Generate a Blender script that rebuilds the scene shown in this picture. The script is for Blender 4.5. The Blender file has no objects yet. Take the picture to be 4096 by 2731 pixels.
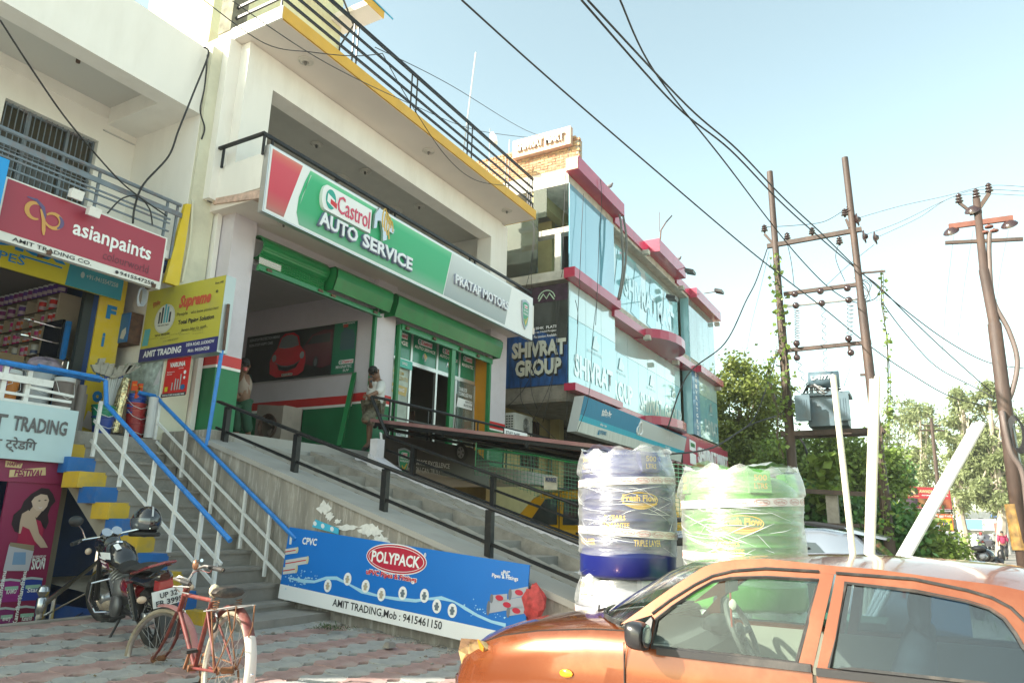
import bpy,bmesh,math,random
from mathutils import Vector as V,Matrix,noise as mnoise
R=math.radians
C=bpy.context.scene.collection
SC=bpy.context.scene
random.seed(7)
# ---------------------------------------------------------------- camera
F=2849.0;CX,CY=2048.0,1365.5;H=1.55
_yaw,_p,_r=R(29.9),R(14.16),R(1.383)
_f=V((math.cos(_yaw)*math.cos(_p),math.sin(_yaw)*math.cos(_p),math.sin(_p)))
_rt=V((math.sin(_yaw),-math.cos(_yaw),0));_up=_rt.cross(_f)
_r2=_rt*math.cos(_r) + _up*math.sin(_r);_u2=_up*math.cos(_r) - _rt*math.sin(_r)
cd=bpy.data.cameras.new('camera');cam=bpy.data.objects.new('camera',cd);C.objects.link(cam)
cd.sensor_width=36.0;cd.lens=F/4096*36;cd.clip_start=.05;cd.clip_end=3000
M=Matrix((( _r2.x,_u2.x,-_f.x,0),(_r2.y,_u2.y,-_f.y,0),(_r2.z,_u2.z,-_f.z,H),(0,0,0,1)))
cam.matrix_world=M
SC.camera=cam
def ray(x,y):return _f + _r2*((x-CX)/F) - _u2*((y-CY)/F)
def P(x,y,X=None,Y=None,Z=None,D=None):
    """measure a point of the place: the sight line through a photo pixel met with a known wall, floor or distance"""
    d=ray(x,y)
    t=X/d.x if X is not None else Y/d.y if Y is not None else (Z-H)/d.z if Z is not None else D
    return d*t + V((0,0,H))
def PG(x,y):
    d=ray(x,y);return d*((H-.07)/(.072*d.y-d.z)) + V((0,0,H))
def gz(Y):return .07 + .072*max(-1,min(Y,9))
def conv(ox,oy,s):return lambda x,y:(ox+x*s,oy+y*s)
c1=conv(0,0,.5805);c2=conv(0,700,.5805);c3=conv(0,1600,.7213);c4=conv(900,0,.6379);c5=conv(850,900,.6379)
s1=conv(1900,450,.5421);s2=conv(1900,1200,.5421);r3=conv(900,1600,.7212);q2=conv(0,1400,.3507);q1=conv(800,1350,.4783)
q3=conv(0,1950,.4144);q4=conv(350,1950,.498);t1=conv(1450,1500,.4145);t2=conv(0,1000,.3189);t3=conv(1000,550,.3827)
s4=conv(2250,1750,.6258);s5=conv(2900,600,.7015);s6=conv(2900,1500,.5102);s7=conv(2900,2100,.5085);q5=conv(3400,1700,.4145)
vv=conv(0,0,1.7415)
# ---------------------------------------------------------------- sky, sun, exposure
SUN_AZ,SUN_EL=140.0,34.0            # azimuth counted from +X towards +Y
w=bpy.data.worlds.new('World');SC.world=w;w.use_nodes=True
nt=w.node_tree;nt.nodes.clear()
out=nt.nodes.new('ShaderNodeOutputWorld');bg=nt.nodes.new('ShaderNodeBackground');sky=nt.nodes.new('ShaderNodeTexSky')
sky.sky_type='NISHITA';sky.sun_disc=False;sky.sun_elevation=R(SUN_EL);sky.sun_rotation=R(90-SUN_AZ)
sky.air_density=1.0;sky.dust_density=1.8;sky.ozone_density=1.0;sky.altitude=120
bg.inputs[1].default_value=.13
hs=nt.nodes.new('ShaderNodeHueSaturation');hs.inputs['Saturation'].default_value=.78;hs.inputs['Value'].default_value=1.0
nt.links.new(sky.outputs[0],hs.inputs['Color']);wb=nt.nodes.new('ShaderNodeMix');wb.data_type='RGBA';wb.blend_type='MULTIPLY';wb.inputs[0].default_value=1;wb.inputs[7].default_value=(1.0,1.05,.81,1)   # white balance of the camera
nt.links.new(hs.outputs[0],wb.inputs[6]);nt.links.new(wb.outputs[2],bg.inputs[0]);nt.links.new(bg.outputs[0],out.inputs[0])
sd=bpy.data.lights.new('sun','SUN');sd.energy=4.0;sd.angle=R(.5);sd.color=(1,.93,.82)
so=bpy.data.objects.new('sun',sd);C.objects.link(so)
sdir=V((math.cos(R(SUN_AZ))*math.cos(R(SUN_EL)),math.sin(R(SUN_AZ))*math.cos(R(SUN_EL)),math.sin(R(SUN_EL))))
so.rotation_euler=sdir.to_track_quat('Z','Y').to_euler();so.location=(0,0,30)
vs=SC.view_settings;vs.view_transform='Standard';vs.look='None';vs.gamma=1;vs.use_curve_mapping=False
vs.exposure=1.78
SC.cycles.max_bounces=8;SC.cycles.transparent_max_bounces=16
# ---------------------------------------------------------------- materials
MATS={}
def mat(name,col,rough=.7,metal=0,var=.0,scale=4,bump=0,bscale=30,spec=.5,coat=0,dirt=None,dirtamt=.5,dscale=1.5,alpha=1,stretch=(1,1,1),emit=None):
    if name in MATS:return MATS[name]
    m=bpy.data.materials.new(name);m.use_nodes=True;n=m.node_tree.nodes;l=m.node_tree.links
    b=n['Principled BSDF'];c4_=(*col,1)
    b.inputs['Base Color'].default_value=c4_;b.inputs['Roughness'].default_value=rough;b.inputs['Metallic'].default_value=metal
    b.inputs['Specular IOR Level'].default_value=spec;b.inputs['Coat Weight'].default_value=coat;b.inputs['Coat Roughness'].default_value=.06
    if emit:b.inputs['Emission Color'].default_value=(*emit[0],1);b.inputs['Emission Strength'].default_value=emit[1]
    if var or bump or dirt:
        tc=n.new('ShaderNodeTexCoord');mp=n.new('ShaderNodeMapping');mp.inputs['Scale'].default_value=stretch
        l.new(tc.outputs['Object'],mp.inputs[0])
    last=None
    if var:
        t=n.new('ShaderNodeTexNoise');t.inputs['Scale'].default_value=scale;t.inputs['Detail'].default_value=6
        l.new(mp.outputs[0],t.inputs['Vector'])
        r=n.new('ShaderNodeValToRGB');r.color_ramp.elements[0].position=.3;r.color_ramp.elements[1].position=.7
        r.color_ramp.elements[0].color=(*[max(0,c*(1-var)) for c in col],1);r.color_ramp.elements[1].color=(*[min(1,c*(1+var*.6)) for c in col],1)
        l.new(t.outputs[0],r.inputs[0]);last=r.outputs[0]
    if dirt:
        t=n.new('ShaderNodeTexNoise');t.inputs['Scale'].default_value=dscale;t.inputs['Detail'].default_value=8;t.inputs['Roughness'].default_value=.7
        l.new(mp.outputs[0],t.inputs['Vector'])
        r=n.new('ShaderNodeValToRGB');r.color_ramp.elements[0].position=.5;r.color_ramp.elements[1].position=.72
        r.color_ramp.elements[0].color=(0,0,0,1);r.color_ramp.elements[1].color=(dirtamt,dirtamt,dirtamt,1)
        l.new(t.outputs[0],r.inputs[0])
        mx=n.new('ShaderNodeMix');mx.data_type='RGBA';l.new(r.outputs[0],mx.inputs[0])
        if last:l.new(last,mx.inputs[6])
        else:mx.inputs[6].default_value=c4_
        mx.inputs[7].default_value=(*dirt,1);last=mx.outputs[2]
    if last:l.new(last,b.inputs['Base Color'])
    if bump:
        t=n.new('ShaderNodeTexNoise');t.inputs['Scale'].default_value=bscale;t.inputs['Detail'].default_value=5
        l.new(mp.outputs[0],t.inputs['Vector']);bp=n.new('ShaderNodeBump');bp.inputs['Strength'].default_value=bump;bp.inputs['Distance'].default_value=.02
        l.new(t.outputs[0],bp.inputs['Height']);l.new(bp.outputs[0],b.inputs['Normal'])
    MATS[name]=m;return m
def glassmat(name,tint=(.8,.9,.9),refl=.12,rough=.02,dust=None,dustamt=0,bump=0,bscale=3,maxr=.9,stretch=(1,1,1)):
    """thin pane: see-through tint plus a mirror coat that grows at grazing angles"""
    if name in MATS:return MATS[name]
    m=bpy.data.materials.new(name);m.use_nodes=True;n=m.node_tree.nodes;l=m.node_tree.links;n.remove(n['Principled BSDF'])
    tr=n.new('ShaderNodeBsdfTransparent');tr.inputs[0].default_value=(*tint,1)
    gl=n.new('ShaderNodeBsdfGlossy');gl.inputs['Roughness'].default_value=rough
    lw=n.new('ShaderNodeLayerWeight');lw.inputs[0].default_value=.5
    mr=n.new('ShaderNodeMapRange');mr.inputs[3].default_value=refl;mr.inputs[4].default_value=maxr
    pw=n.new('ShaderNodeMath');pw.operation='POWER';pw.inputs[1].default_value=3;l.new(lw.outputs['Facing'],pw.inputs[0]);l.new(pw.outputs[0],mr.inputs[0])
    mx=n.new('ShaderNodeMixShader');l.new(mr.outputs[0],mx.inputs[0]);l.new(tr.outputs[0],mx.inputs[1]);l.new(gl.outputs[0],mx.inputs[2]);last=mx.outputs[0]
    if dust or bump:
        tc=n.new('ShaderNodeTexCoord');mp=n.new('ShaderNodeMapping');mp.inputs['Scale'].default_value=stretch;l.new(tc.outputs['Object'],mp.inputs[0])
        t=n.new('ShaderNodeTexNoise');t.inputs['Scale'].default_value=bscale;t.inputs['Detail'].default_value=6;l.new(mp.outputs[0],t.inputs['Vector'])
    if dust:
        df=n.new('ShaderNodeBsdfDiffuse');df.inputs[0].default_value=(*dust,1);m2=n.new('ShaderNodeMixShader')
        mu=n.new('ShaderNodeMath');mu.operation='MULTIPLY';mu.inputs[1].default_value=dustamt*2;l.new(t.outputs[0],mu.inputs[0])
        l.new(mu.outputs[0],m2.inputs[0]);l.new(last,m2.inputs[1]);l.new(df.outputs[0],m2.inputs[2]);last=m2.outputs[0]
    if bump:
        bp=n.new('ShaderNodeBump');bp.inputs['Strength'].default_value=bump;bp.inputs['Distance'].default_value=.02;l.new(t.outputs[0],bp.inputs['Height'])
        l.new(bp.outputs[0],gl.inputs['Normal'])
    l.new(last,n['Material Output'].inputs[0]);MATS[name]=m;return m
_pc={}
def paint(col,rough=.5,**k):
    key=(col,rough,tuple(sorted(k.items())));
    if key not in _pc:_pc[key]=mat('paint_%d' % len(_pc),col,rough,**k)
    return _pc[key]
# ---------------------------------------------------------------- mesh builder
def wloc(o):
    p=V((0,0,0))
    while o is not None:p+=o.location;o=o.parent
    return p
class MB:
    def __init__(s):s.v=[];s.f=[];s.m=[];s.mi=0
    def add(s,vs_,fs):
        b=len(s.v);s.v+=[V(q) for q in vs_];s.f+=[tuple(i+b for i in f) for f in fs];s.m+=[s.mi]*len(fs);return s
    def box(s,a,b):
        x0,x1=sorted((a[0],b[0]));y0,y1=sorted((a[1],b[1]));z0,z1=sorted((a[2],b[2]))
        return s.add([(x0,y0,z0),(x1,y0,z0),(x1,y1,z0),(x0,y1,z0),(x0,y0,z1),(x1,y0,z1),(x1,y1,z1),(x0,y1,z1)],
                     [(0,3,2,1),(4,5,6,7),(0,1,5,4),(1,2,6,5),(2,3,7,6),(3,0,4,7)])
    def hexa(s,b4,t4):
        return s.add(list(b4)+list(t4),[(0,3,2,1),(4,5,6,7),(0,1,5,4),(1,2,6,5),(2,3,7,6),(3,0,4,7)])
    def bar(s,a,b,w_,h_=None,up=(0,0,1)):
        a=V(a);b=V(b);d=(b-a).normalized();u=V(up)
        if abs(d.dot(u))>.95:u=V((0,1,0)) if abs(d.y)<.9 else V((1,0,0))
        x=d.cross(u).normalized()*(w_/2);y=x.cross(d).normalized()*((h_ or w_)/2)
        return s.hexa([a-x-y,a+x-y,a+x+y,a-x+y],[b-x-y,b+x-y,b+x+y,b-x+y])
    def tube(s,pts,r,n=8,cap=True,closed=False):
        pts=[V(p) for p in pts];N=len(pts);rs=r if isinstance(r,(list,tuple)) else [r]*N
        prev=None;vs_=[]
        for i,p in enumerate(pts):
            d=((pts[(i+1) % N] if (closed or i<N-1) else p) - (pts[i-1] if (closed or i>0) else p)).normalized()
            if prev is None:x=d.orthogonal().normalized()
            else:
                x=prev - d*prev.dot(d)
                x=x.normalized() if x.length>1e-6 else d.orthogonal().normalized()
            prev=x;y=d.cross(x)
            vs_+=[p + (x*math.cos(2*math.pi*k/n)+y*math.sin(2*math.pi*k/n))*rs[i] for k in range(n)]
        fs=[]
        for i in range(N if closed else N-1):
            a=i*n;b=((i+1) % N)*n
            fs+=[(a+k,a+(k+1) % n,b+(k+1) % n,b+k) for k in range(n)]
        if cap and not closed:fs+=[tuple(reversed(range(n))),tuple((N-1)*n+k for k in range(n))]
        return s.add(vs_,fs)
    def lathe(s,prof,n=16,c=(0,0,0),ax=(0,0,1),a0=0,a1=2*math.pi):
        c=V(c);z=V(ax).normalized();x=z.orthogonal().normalized();y=z.cross(x);full=a1-a0>6.28;m_=n if full else n+1
        vs_=[]
        for r,h in prof:
            vs_+=[c + z*h + (x*math.cos(a0+(a1-a0)*k/n)+y*math.sin(a0+(a1-a0)*k/n))*r for k in range(m_)]
        fs=[]
        for i in range(len(prof)-1):
            for k in range(n):fs.append((i*m_+k,i*m_+(k+1) % m_,(i+1)*m_+(k+1) % m_,(i+1)*m_+k))
        return s.add(vs_,fs)
    def ball(s,c,r,n=10,sc=(1,1,1)):
        c=V(c);m_=max(4,n//2+1);vs_=[];fs=[]
        for i in range(m_+1):
            t=math.pi*i/m_
            for k in range(n):
                a=2*math.pi*k/n;vs_.append(c+V((r*sc[0]*math.sin(t)*math.cos(a),r*sc[1]*math.sin(t)*math.sin(a),r*sc[2]*math.cos(t))))
        for i in range(m_):
            for k in range(n):fs.append((i*n+k,(i+1)*n+k,(i+1)*n+(k+1) % n,i*n+(k+1) % n))
        return s.add(vs_,fs)
    def prism(s,pts,ext):
        pts=[V(p) for p in pts];e=V(ext);n=len(pts)
        return s.add(pts+[p+e for p in pts],[tuple(range(n)),tuple(reversed(range(n,2*n)))]+[(i,i+n,(i+1) % n+n,(i+1) % n) for i in range(n)])
    def quad(s,*p):return s.add(p,[tuple(range(len(p)))])
    def build(s,name,m,parent=None,smooth=False,label=None,kind=None,shade=None,cat=None,group=None,local=False,fix=True):
        o_=V((0,0,0)) if local else wloc(parent) if parent is not None else V((0,0,0))
        piv=V((0,0,0))
        if parent is None and s.v and kind is None and not local:
            xs=[q.x for q in s.v];ys=[q.y for q in s.v];zs=[q.z for q in s.v];piv=V(((min(xs)+max(xs))/2,(min(ys)+max(ys))/2,min(zs)))
        me=bpy.data.meshes.new(name);me.from_pydata([tuple(q-o_-piv) for q in s.v],[],s.f)
        for mm in (m if isinstance(m,(list,tuple)) else [m]):me.materials.append(mm)
        if isinstance(m,(list,tuple)):me.polygons.foreach_set('material_index',s.m)
        if fix:
            bm=bmesh.new();bm.from_mesh(me);bmesh.ops.recalc_face_normals(bm,faces=bm.faces);bm.to_mesh(me);bm.free()
        if smooth:me.polygons.foreach_set('use_smooth',[True]*len(me.polygons))
        if smooth and smooth != 2:
            try:me.set_sharp_from_angle(angle=R(40))
            except Exception:pass
        me.update()
        return link(name,me,parent,piv,label,kind,cat,group)
def link(name,me,parent=None,loc=(0,0,0),label=None,kind=None,cat=None,group=None):
    o=bpy.data.objects.new(name,me);C.objects.link(o);o.location=loc
    if parent is not None:o.parent=parent
    if label:o['label']=label
    if kind:o['kind']=kind
    if cat:o['category']=cat
    if group:o['group']=group
    return o
def thing(name,label,cat,loc=(0,0,0),group=None,rz=0):
    o=link(name,None,None,loc,label,None,cat,group);o.rotation_euler=(0,0,rz);o.empty_display_size=.1;return o
def copy_tree(o,parent=None,loc=None,label=None,rz=None):
    c=o.copy();C.objects.link(c)
    if parent is not None:c.parent=parent
    if loc is not None:c.location=loc
    if label:c['label']=label
    if rz is not None:c.rotation_euler=(0,0,rz)
    for ch in list(o.children):copy_tree(ch,c)
    return c
def bx(name,a,b,m,parent=None,**k):return MB().box(a,b).build(name,m,parent,**k)
# text fitted into a box: o = bottom left, u = along (length = width wanted), v = up (length = cap height)
DG=None
def text(s_,o,u,v,m,parent,name='lettering',depth=0.0,bold=0.02,shear=0,fit=True,n=None,spacing=1,res=2,**k):
    cu=bpy.data.curves.new('t','FONT');cu.body=s_;cu.size=1;cu.offset=bold;cu.extrude=depth/2;cu.shear=shear;cu.resolution_u=res;cu.space_character=spacing
    cu.fill_mode='BOTH' if depth else 'FRONT'
    ob=bpy.data.objects.new('t',cu);C.objects.link(ob)
    dg=bpy.context.evaluated_depsgraph_get();dg.update()
    me=bpy.data.meshes.new_from_object(ob.evaluated_get(dg));bpy.data.objects.remove(ob);bpy.data.curves.remove(cu)
    o=V(o);u=V(u);v=V(v)
    if not len(me.vertices):return None
    xs=[p.co.x for p in me.vertices];ys=[p.co.y for p in me.vertices];x0,x1,y0,y1=min(xs),max(xs),min(ys),max(ys)
    nn=(V(n) if n else u.cross(v)).normalized();base=wloc(parent) if parent is not None else V((0,0,0))
    sx=1/(x1-x0) if fit else v.length/u.length/.7;sy=1/(y1-y0)
    for p in me.vertices:
        c=p.co;p.co=o + u*((c.x-x0)*sx) + v*((c.y-y0)*sy) + nn*(c.z+depth/2) - base
    me.name=name;me.materials.clear();me.materials.append(m);me.update()
    return link(name,me,parent,**k)
def fill2d(outer,holes=(),cuts=()):
    """triangulated flat shape with holes in (a, b) coordinates; cuts = [(axis, value)] extra edges"""
    bm=bmesh.new();ed=[]
    for loop in [outer]+list(holes):
        vs_=[bm.verts.new((p[0],p[1],0)) for p in loop]
        for i in range(len(vs_)):ed.append(bm.edges.new((vs_[i],vs_[(i+1) % len(vs_)])))
    bmesh.ops.triangle_fill(bm,edges=ed,use_beauty=True)
    for ax,val in cuts:
        co=(val,0,0) if ax==0 else (0,val,0);no=(1,0,0) if ax==0 else (0,1,0)
        bmesh.ops.bisect_plane(bm,geom=bm.verts[:]+bm.edges[:]+bm.faces[:],plane_co=co,plane_no=no)
    bm.verts.ensure_lookup_table();bm.verts.index_update()
    vs_=[(q.co.x,q.co.y) for q in bm.verts];fs=[tuple(q.index for q in f.verts) for f in bm.faces];bm.free()
    return vs_,fs
def plate(mb,outer,holes,fn,th,cuts=(),thv=None):
    """a sheet with holes bent by fn(a, b) -> point; th = thickness along thv"""
    vs_,fs=fill2d(outer,holes,cuts);e=V(thv)*th
    top=[V(fn(a,b)) for a,b in vs_];n=len(top)
    cnt={}
    for f in fs:
        for i in range(len(f)):
            k=(f[i],f[(i+1) % len(f)]);cnt[k]=1
    side=[(a,b) for (a,b) in cnt if (b,a) not in cnt]
    mb.add(top+[p+e for p in top],fs+[tuple(i+n for i in reversed(f)) for f in fs]+[(b,a,a+n,b+n) for a,b in side]);return mb
def rrect(x0,y0,x1,y1,r,n=4):
    o=[]
    for cx,cy,a in ((x1-r,y1-r,0),(x0+r,y1-r,90),(x0+r,y0+r,180),(x1-r,y0+r,270)):
        for k in range(n+1):t=R(a+90*k/n);o.append((cx+r*math.cos(t),cy+r*math.sin(t)))
    return o
def ell(cx,cy,rx,ry,n=20,a0=0):return [(cx+rx*math.cos(a0+2*math.pi*k/n),cy+ry*math.sin(a0+2*math.pi*k/n)) for k in range(n)]
def lerp(a,b,t):return a+(b-a)*t
class Board:
    """local frame on a flat board: pt(a, b, off) with a, b from 0 to 1"""
    def __init__(s,o,u,v,n=None):s.o=V(o);s.u=V(u);s.v=V(v);s.n=(V(n) if n else s.u.cross(s.v)).normalized()
    def pt(s,a,b,off=0):return s.o+s.u*a+s.v*b+s.n*off
    def shape(s,name,pts,m,parent,off=.004,th=0,**k):
        mb=MB();p=[s.pt(a,b,off) for a,b in pts]
        if th:mb.prism([s.pt(a,b,off) for a,b in pts],s.n*th)
        else:mb.quad(*p)
        return mb.build(name,m,parent,fix=bool(th),**k)
    def text(s,t,a,b,wd,ht,m,parent,off=.006,**k):
        return text(t,s.pt(a,b,off),s.u*wd,s.v*ht,m,parent,n=s.n,**k)
    def ell(s,name,cx,cy,rx,ry,m,parent,off=.005,n=24,**k):return s.shape(name,ell(cx,cy,rx,ry,n),m,parent,off,**k)
def cable(name,pts,r,m,label,cat='cable',n=5,group=None,seg=14,parent=None,sag=0):
    """smooth cable through points"""
    pts=[V(p) for p in pts];o=[]
    if len(pts)==2 and sag:
        a,b=pts;o=[a.lerp(b,i/seg) - V((0,0,sag*4*(i/seg)*(1-i/seg))) for i in range(seg+1)]
    elif len(pts)==2:o=pts
    else:
        for i in range(len(pts)-1):
            p0=pts[max(0,i-1)];p1=pts[i];p2=pts[i+1];p3=pts[min(len(pts)-1,i+2)]
            for k in range(seg//2):
                t=k/(seg//2);o.append(.5*((2*p1)+(p2-p0)*t+(2*p0-5*p1+4*p2-p3)*t*t+(3*p1-p0-3*p2+p3)*t**3))
        o.append(pts[-1])
    return MB().tube(o,r,n).build(name,m,parent,smooth=2,label=None if parent else label,cat=None if parent else cat,group=group)
# ================================================================ shared surfaces
m_white=mat('white_wall_paint',(.82,.79,.74),.8,var=.04,scale=2,bump=.15,bscale=40,dirt=(.58,.52,.44),dirtamt=.28,dscale=1.6,stretch=(1.4,1.4,.35))
m_cream=mat('cream_wall_paint',(.66,.64,.50),.8,var=.08,scale=2,bump=.2,bscale=30,dirt=(.45,.44,.34),dirtamt=.5)
m_conc=mat('concrete',(.30,.27,.235),.9,var=.25,scale=6,bump=.5,bscale=25,dirt=(.14,.12,.10),dirtamt=.6,dscale=2)
m_step=mat('cement_steps',(.29,.27,.24),.9,var=.2,scale=5,bump=.35,bscale=35,dirt=(.17,.15,.125),dirtamt=.7,dscale=2.5)
m_concs=mat('smooth_cement',(.36,.345,.32),.85,var=.15,scale=3,bump=.15,bscale=20,dirt=(.2,.18,.16),dirtamt=.4)
m_stain=mat('stained_render',(.285,.26,.225),.95,var=.25,scale=3,bump=.7,bscale=14,dirt=(.55,.52,.47),dirtamt=.9,dscale=9,stretch=(1,1.6,.22))
m_black=mat('black_enamel',(.010,.011,.013),.4,spec=.3,bump=.05,var=.2,dirt=(.07,.055,.045),dirtamt=.3,dscale=12)
m_blue=mat('blue_enamel',(.02,.21,.62),.35,var=.1,dirt=(.02,.04,.08),dirtamt=.5,dscale=14)
m_whitem=mat('white_enamel',(.74,.74,.72),.45,var=.04,dirt=(.4,.36,.3),dirtamt=.35,dscale=14)
m_green=mat('green_enamel',(.012,.19,.055),.28,var=.15,scale=3,dirt=(.06,.10,.05),dirtamt=.35,dscale=5)
m_greenw=mat('green_wall_paint',(.01,.17,.06),.55,var=.12,scale=3,bump=.1)
m_red=mat('red_paint',(.55,.02,.02),.5,var=.08)
m_rust=mat('rusty_steel',(.10,.052,.036),.7,var=.35,scale=8,bump=.3,dirt=(.2,.09,.04),dirtamt=.6,dscale=8)
m_steel=mat('stainless_steel',(.5,.5,.5),.25,metal=1)
m_alu=mat('aluminium',(.62,.62,.62),.35,metal=.8)
m_rub=mat('black_rubber',(.02,.02,.02),.75,bump=.2,var=.3,dirt=(.12,.1,.08),dirtamt=.5,dscale=9)
m_blk=mat('black_plastic',(.016,.016,.017),.4)
m_dark=mat('dark_interior',(.035,.033,.03),.9)
m_chrome=mat('chrome',(.7,.7,.7),.12,metal=1)
m_soil=mat('dusty_ground',(.44,.39,.32),.95,var=.25,scale=1.5,bump=.5,bscale=12,dirt=(.2,.17,.13),dirtamt=.6,dscale=.7)
m_tpink=mat('pink_paver',(.37,.235,.21),.85,var=.25,scale=7,bump=.35,bscale=50,dirt=(.36,.33,.29),dirtamt=.8,dscale=3)
m_tgrey=mat('grey_paver',(.35,.345,.325),.85,var=.2,scale=7,bump=.35,bscale=50,dirt=(.34,.30,.25),dirtamt=.7,dscale=3)
m_asph=mat('dusty_asphalt',(.21,.195,.175),.9,var=.2,scale=1,bump=.3,bscale=30)
def P3(q,**k):return P(q[0],q[1],**k)
# ================================================================ ground, street, apron
MB().quad((-150,-250,-.03),(900,-250,-.03),(900,400,-.03),(-150,400,-.03)).build('ground',m_soil,kind='structure',fix=False)
MB().quad((-60,-13,-.012),(400,-13,-.012),(400,-2.6,-.012),(-60,-2.6,-.012)).build('road',m_asph,kind='structure',fix=False)
# sloping forecourt in front of the shops
mb=MB();ys=[-1,2,3.3,5,7,9,14]
for i in range(len(ys)-1):x_=-3 if ys[i]<6.9 else 4.98;mb.quad((x_,ys[i],gz(ys[i])),(16,ys[i],gz(ys[i])),(16,ys[i+1],gz(ys[i+1])),(x_,ys[i+1],gz(ys[i+1])))
mb.quad((-3,-2.6,-.02),(16,-2.6,-.02),(16,-1,gz(-1)),(-3,-1,gz(-1)))
fore=mb.build('pavement',m_soil,kind='structure',fix=False)
# interlocking wavy pavers, one object each
TL,TW=.26,.25
def paver(sgn,k):
    a=[]
    for i in range(9):t=i/8;a.append((TL*t,.040*math.sin(2*math.pi*t)))
    e=[]
    for i in range(1,4):t=i/4;e.append((.02*math.sin(2*math.pi*t),TW*t))
    up=[(x,y+TW) for x,y in a]
    ring=a + [(x+TL,y) for x,y in e] + up[::-1] + e[::-1]
    cx,cy=TL/2,TW/2;sc=.975
    ring=[((x-cx)*sc,(y-cy)*sc) for x,y in ring];n=len(ring)
    me=bpy.data.meshes.new('paver');top=[(x*.97,y*.97,.045) for x,y in ring];bot=[(x,y,0) for x,y in ring];mid=[(x,y,.038) for x,y in ring]
    fs=[tuple(range(n))]+[(i,i+n,(i+1) % n+n,(i+1) % n) for i in range(n)]+[(i+n,i+2*n,(i+1) % n+2*n,(i+1) % n+n) for i in range(n)]
    me.from_pydata(top+mid+bot,[],fs);me.materials.append(k)
    bm=bmesh.new();bm.from_mesh(me);bmesh.ops.recalc_face_normals(bm,faces=bm.faces);bm.to_mesh(me);bm.free();return me
pv=[paver(1,m_tpink),paver(1,m_tgrey)]
tp=thing('forecourt_paving','pink and grey wavy interlocking pavers laid in rows in front of the stairs','paving',(0,0,0))
spots=[];ang=math.atan(.072)
for j in range(42):
    Yc=-.2+j*TW
    if Yc>6.85:break
    for i in range(26):
        Xc=.6+i*TL+(.125 if (j//1) % 2 else 0)+.03*math.sin(j)
        if Xc>6.0 and Yc<7.2:break
        if Xc>4.62 and Yc>5.75:break
        q=V((Xc,Yc,gz(Yc)))-V((0,0,H));dpt=q.dot(_f)
        spots.append((dpt if dpt>0 else 99,Xc,Yc,j,abs(q.dot(_r2)/max(dpt,.1)*F)<2200 and q.dot(_u2)/max(dpt,.1)*F>-1600))
vis=sorted([s for s in spots if s[4]])[:300];visset=set((s[1],s[2]) for s in vis);rest=MB();restg=MB()
for (_,Xc,Yc,j,_v) in spots:
    k=j % 2;dz=random.uniform(-.004,.004)
    if (Xc,Yc) in visset:
        o=link('paver',pv[k],tp,(Xc,Yc,gz(Yc)-.022+dz));o.rotation_euler=(ang+random.uniform(-.012,.012),random.uniform(-.012,.012),math.pi if random.random()<.0 else 0)
    else:
        me=pv[k];tgt=rest if k==0 else restg
        tgt.add([V((v_.co.x+Xc,v_.co.y+Yc,v_.co.z+gz(Yc+v_.co.y)-.022)) for v_ in me.vertices],[tuple(p.vertices) for p in me.polygons])
o=rest.build('far_pavers',m_tpink,tp,kind='stuff');o=restg.build('far_pavers',m_tgrey,tp,kind='stuff')
# kerb left of the stairs and rubble along the wall foot
bx('pavement_kerb',(-1.5,6.86,.40),(4.7,6.98,.60),m_conc,kind='structure')
# ================================================================ ramp and stairs
def rz(Y):return 1.2+.31*(Y-3.82)
RT=8.35
ramp=thing('concrete_ramp','long grey concrete ramp with grooved lanes and middle steps up to the workshop','ramp',(6.05,5,.3))
mb=MB()
mb.prism([(6.05,1.2,gz(1.2)-.3),(6.05,8.0,.2),(6.05,8.0,rz(8.0)),(6.05,1.2,rz(1.2)-.02)],(.2,0,0));mb.build('side_wall',m_stain,ramp)
MB().prism([(6.02,1.2,rz(1.2)),(6.02,8.3,rz(8.3)),(6.02,8.3,rz(8.3)-.06),(6.02,1.2,rz(1.2)-.06)],(.55,0,0)).build('smooth_edge_strip',m_concs,ramp)
# grooved lanes made of single cast strips
nstrip=0;stripm=[]
def lane(x0,x1):
    global nstrip
    Y=1.2;mb=MB();cross=(x1-x0)
    while Y<8.2:
        w_=.235;y1=Y+w_-.026;d=.03
        pts=[(x0,Y,rz(Y)-.08),(x0,y1,rz(y1)-.08),(x0,y1,rz(y1)-.02),(x0,Y,rz(Y)+.004-.02)]
        for a in range(3):
            xa=x0+cross*a/3+.008;xb=x0+cross*(a+1)/3-.008;off=random.uniform(-.03,.03)
            hz_=random.uniform(-.008,.012);q=[(xa,Y+off,rz(Y)-.12),(xb,Y+off+.03,rz(Y)-.12),(xb,y1+off+.03,rz(y1)-.12),(xa,y1+off,rz(y1)-.12)]
            t_=[(xa,Y+off,rz(Y+off)-.02+hz_),(xb,Y+off+.03,rz(Y+off)-.01+hz_),(xb,y1+off+.03,rz(y1+off)+.012+hz_),(xa,y1+off,rz(y1+off)+.004+hz_)]
            MB().hexa(q,t_).build('cast_block',m_lane,ramp)
            nstrip+=1
        Y+=w_
m_lane=mat('worn_cast_blocks',(.33,.295,.25),.9,var=.25,scale=4,bump=.5,bscale=40,dirt=(.2,.18,.15),dirtamt=.6,dscale=4)
lane(6.57,7.18);lane(8.02,8.78)
mb=MB();mb.prism([(6.25,1.2,rz(1.2)-.45),(6.25,8.3,rz(8.3)-.5),(6.25,8.3,rz(8.3)-.06),(6.25,1.2,rz(1.2)-.06)],(.94,0,0))
mb.prism([(7.84,1.2,rz(1.2)-.45),(7.84,8.3,rz(8.3)-.5),(7.84,8.3,rz(8.3)-.04),(7.84,1.2,rz(1.2)-.04)],(.99,0,0));mb.build('ramp_bed',m_conc,ramp)
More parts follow.
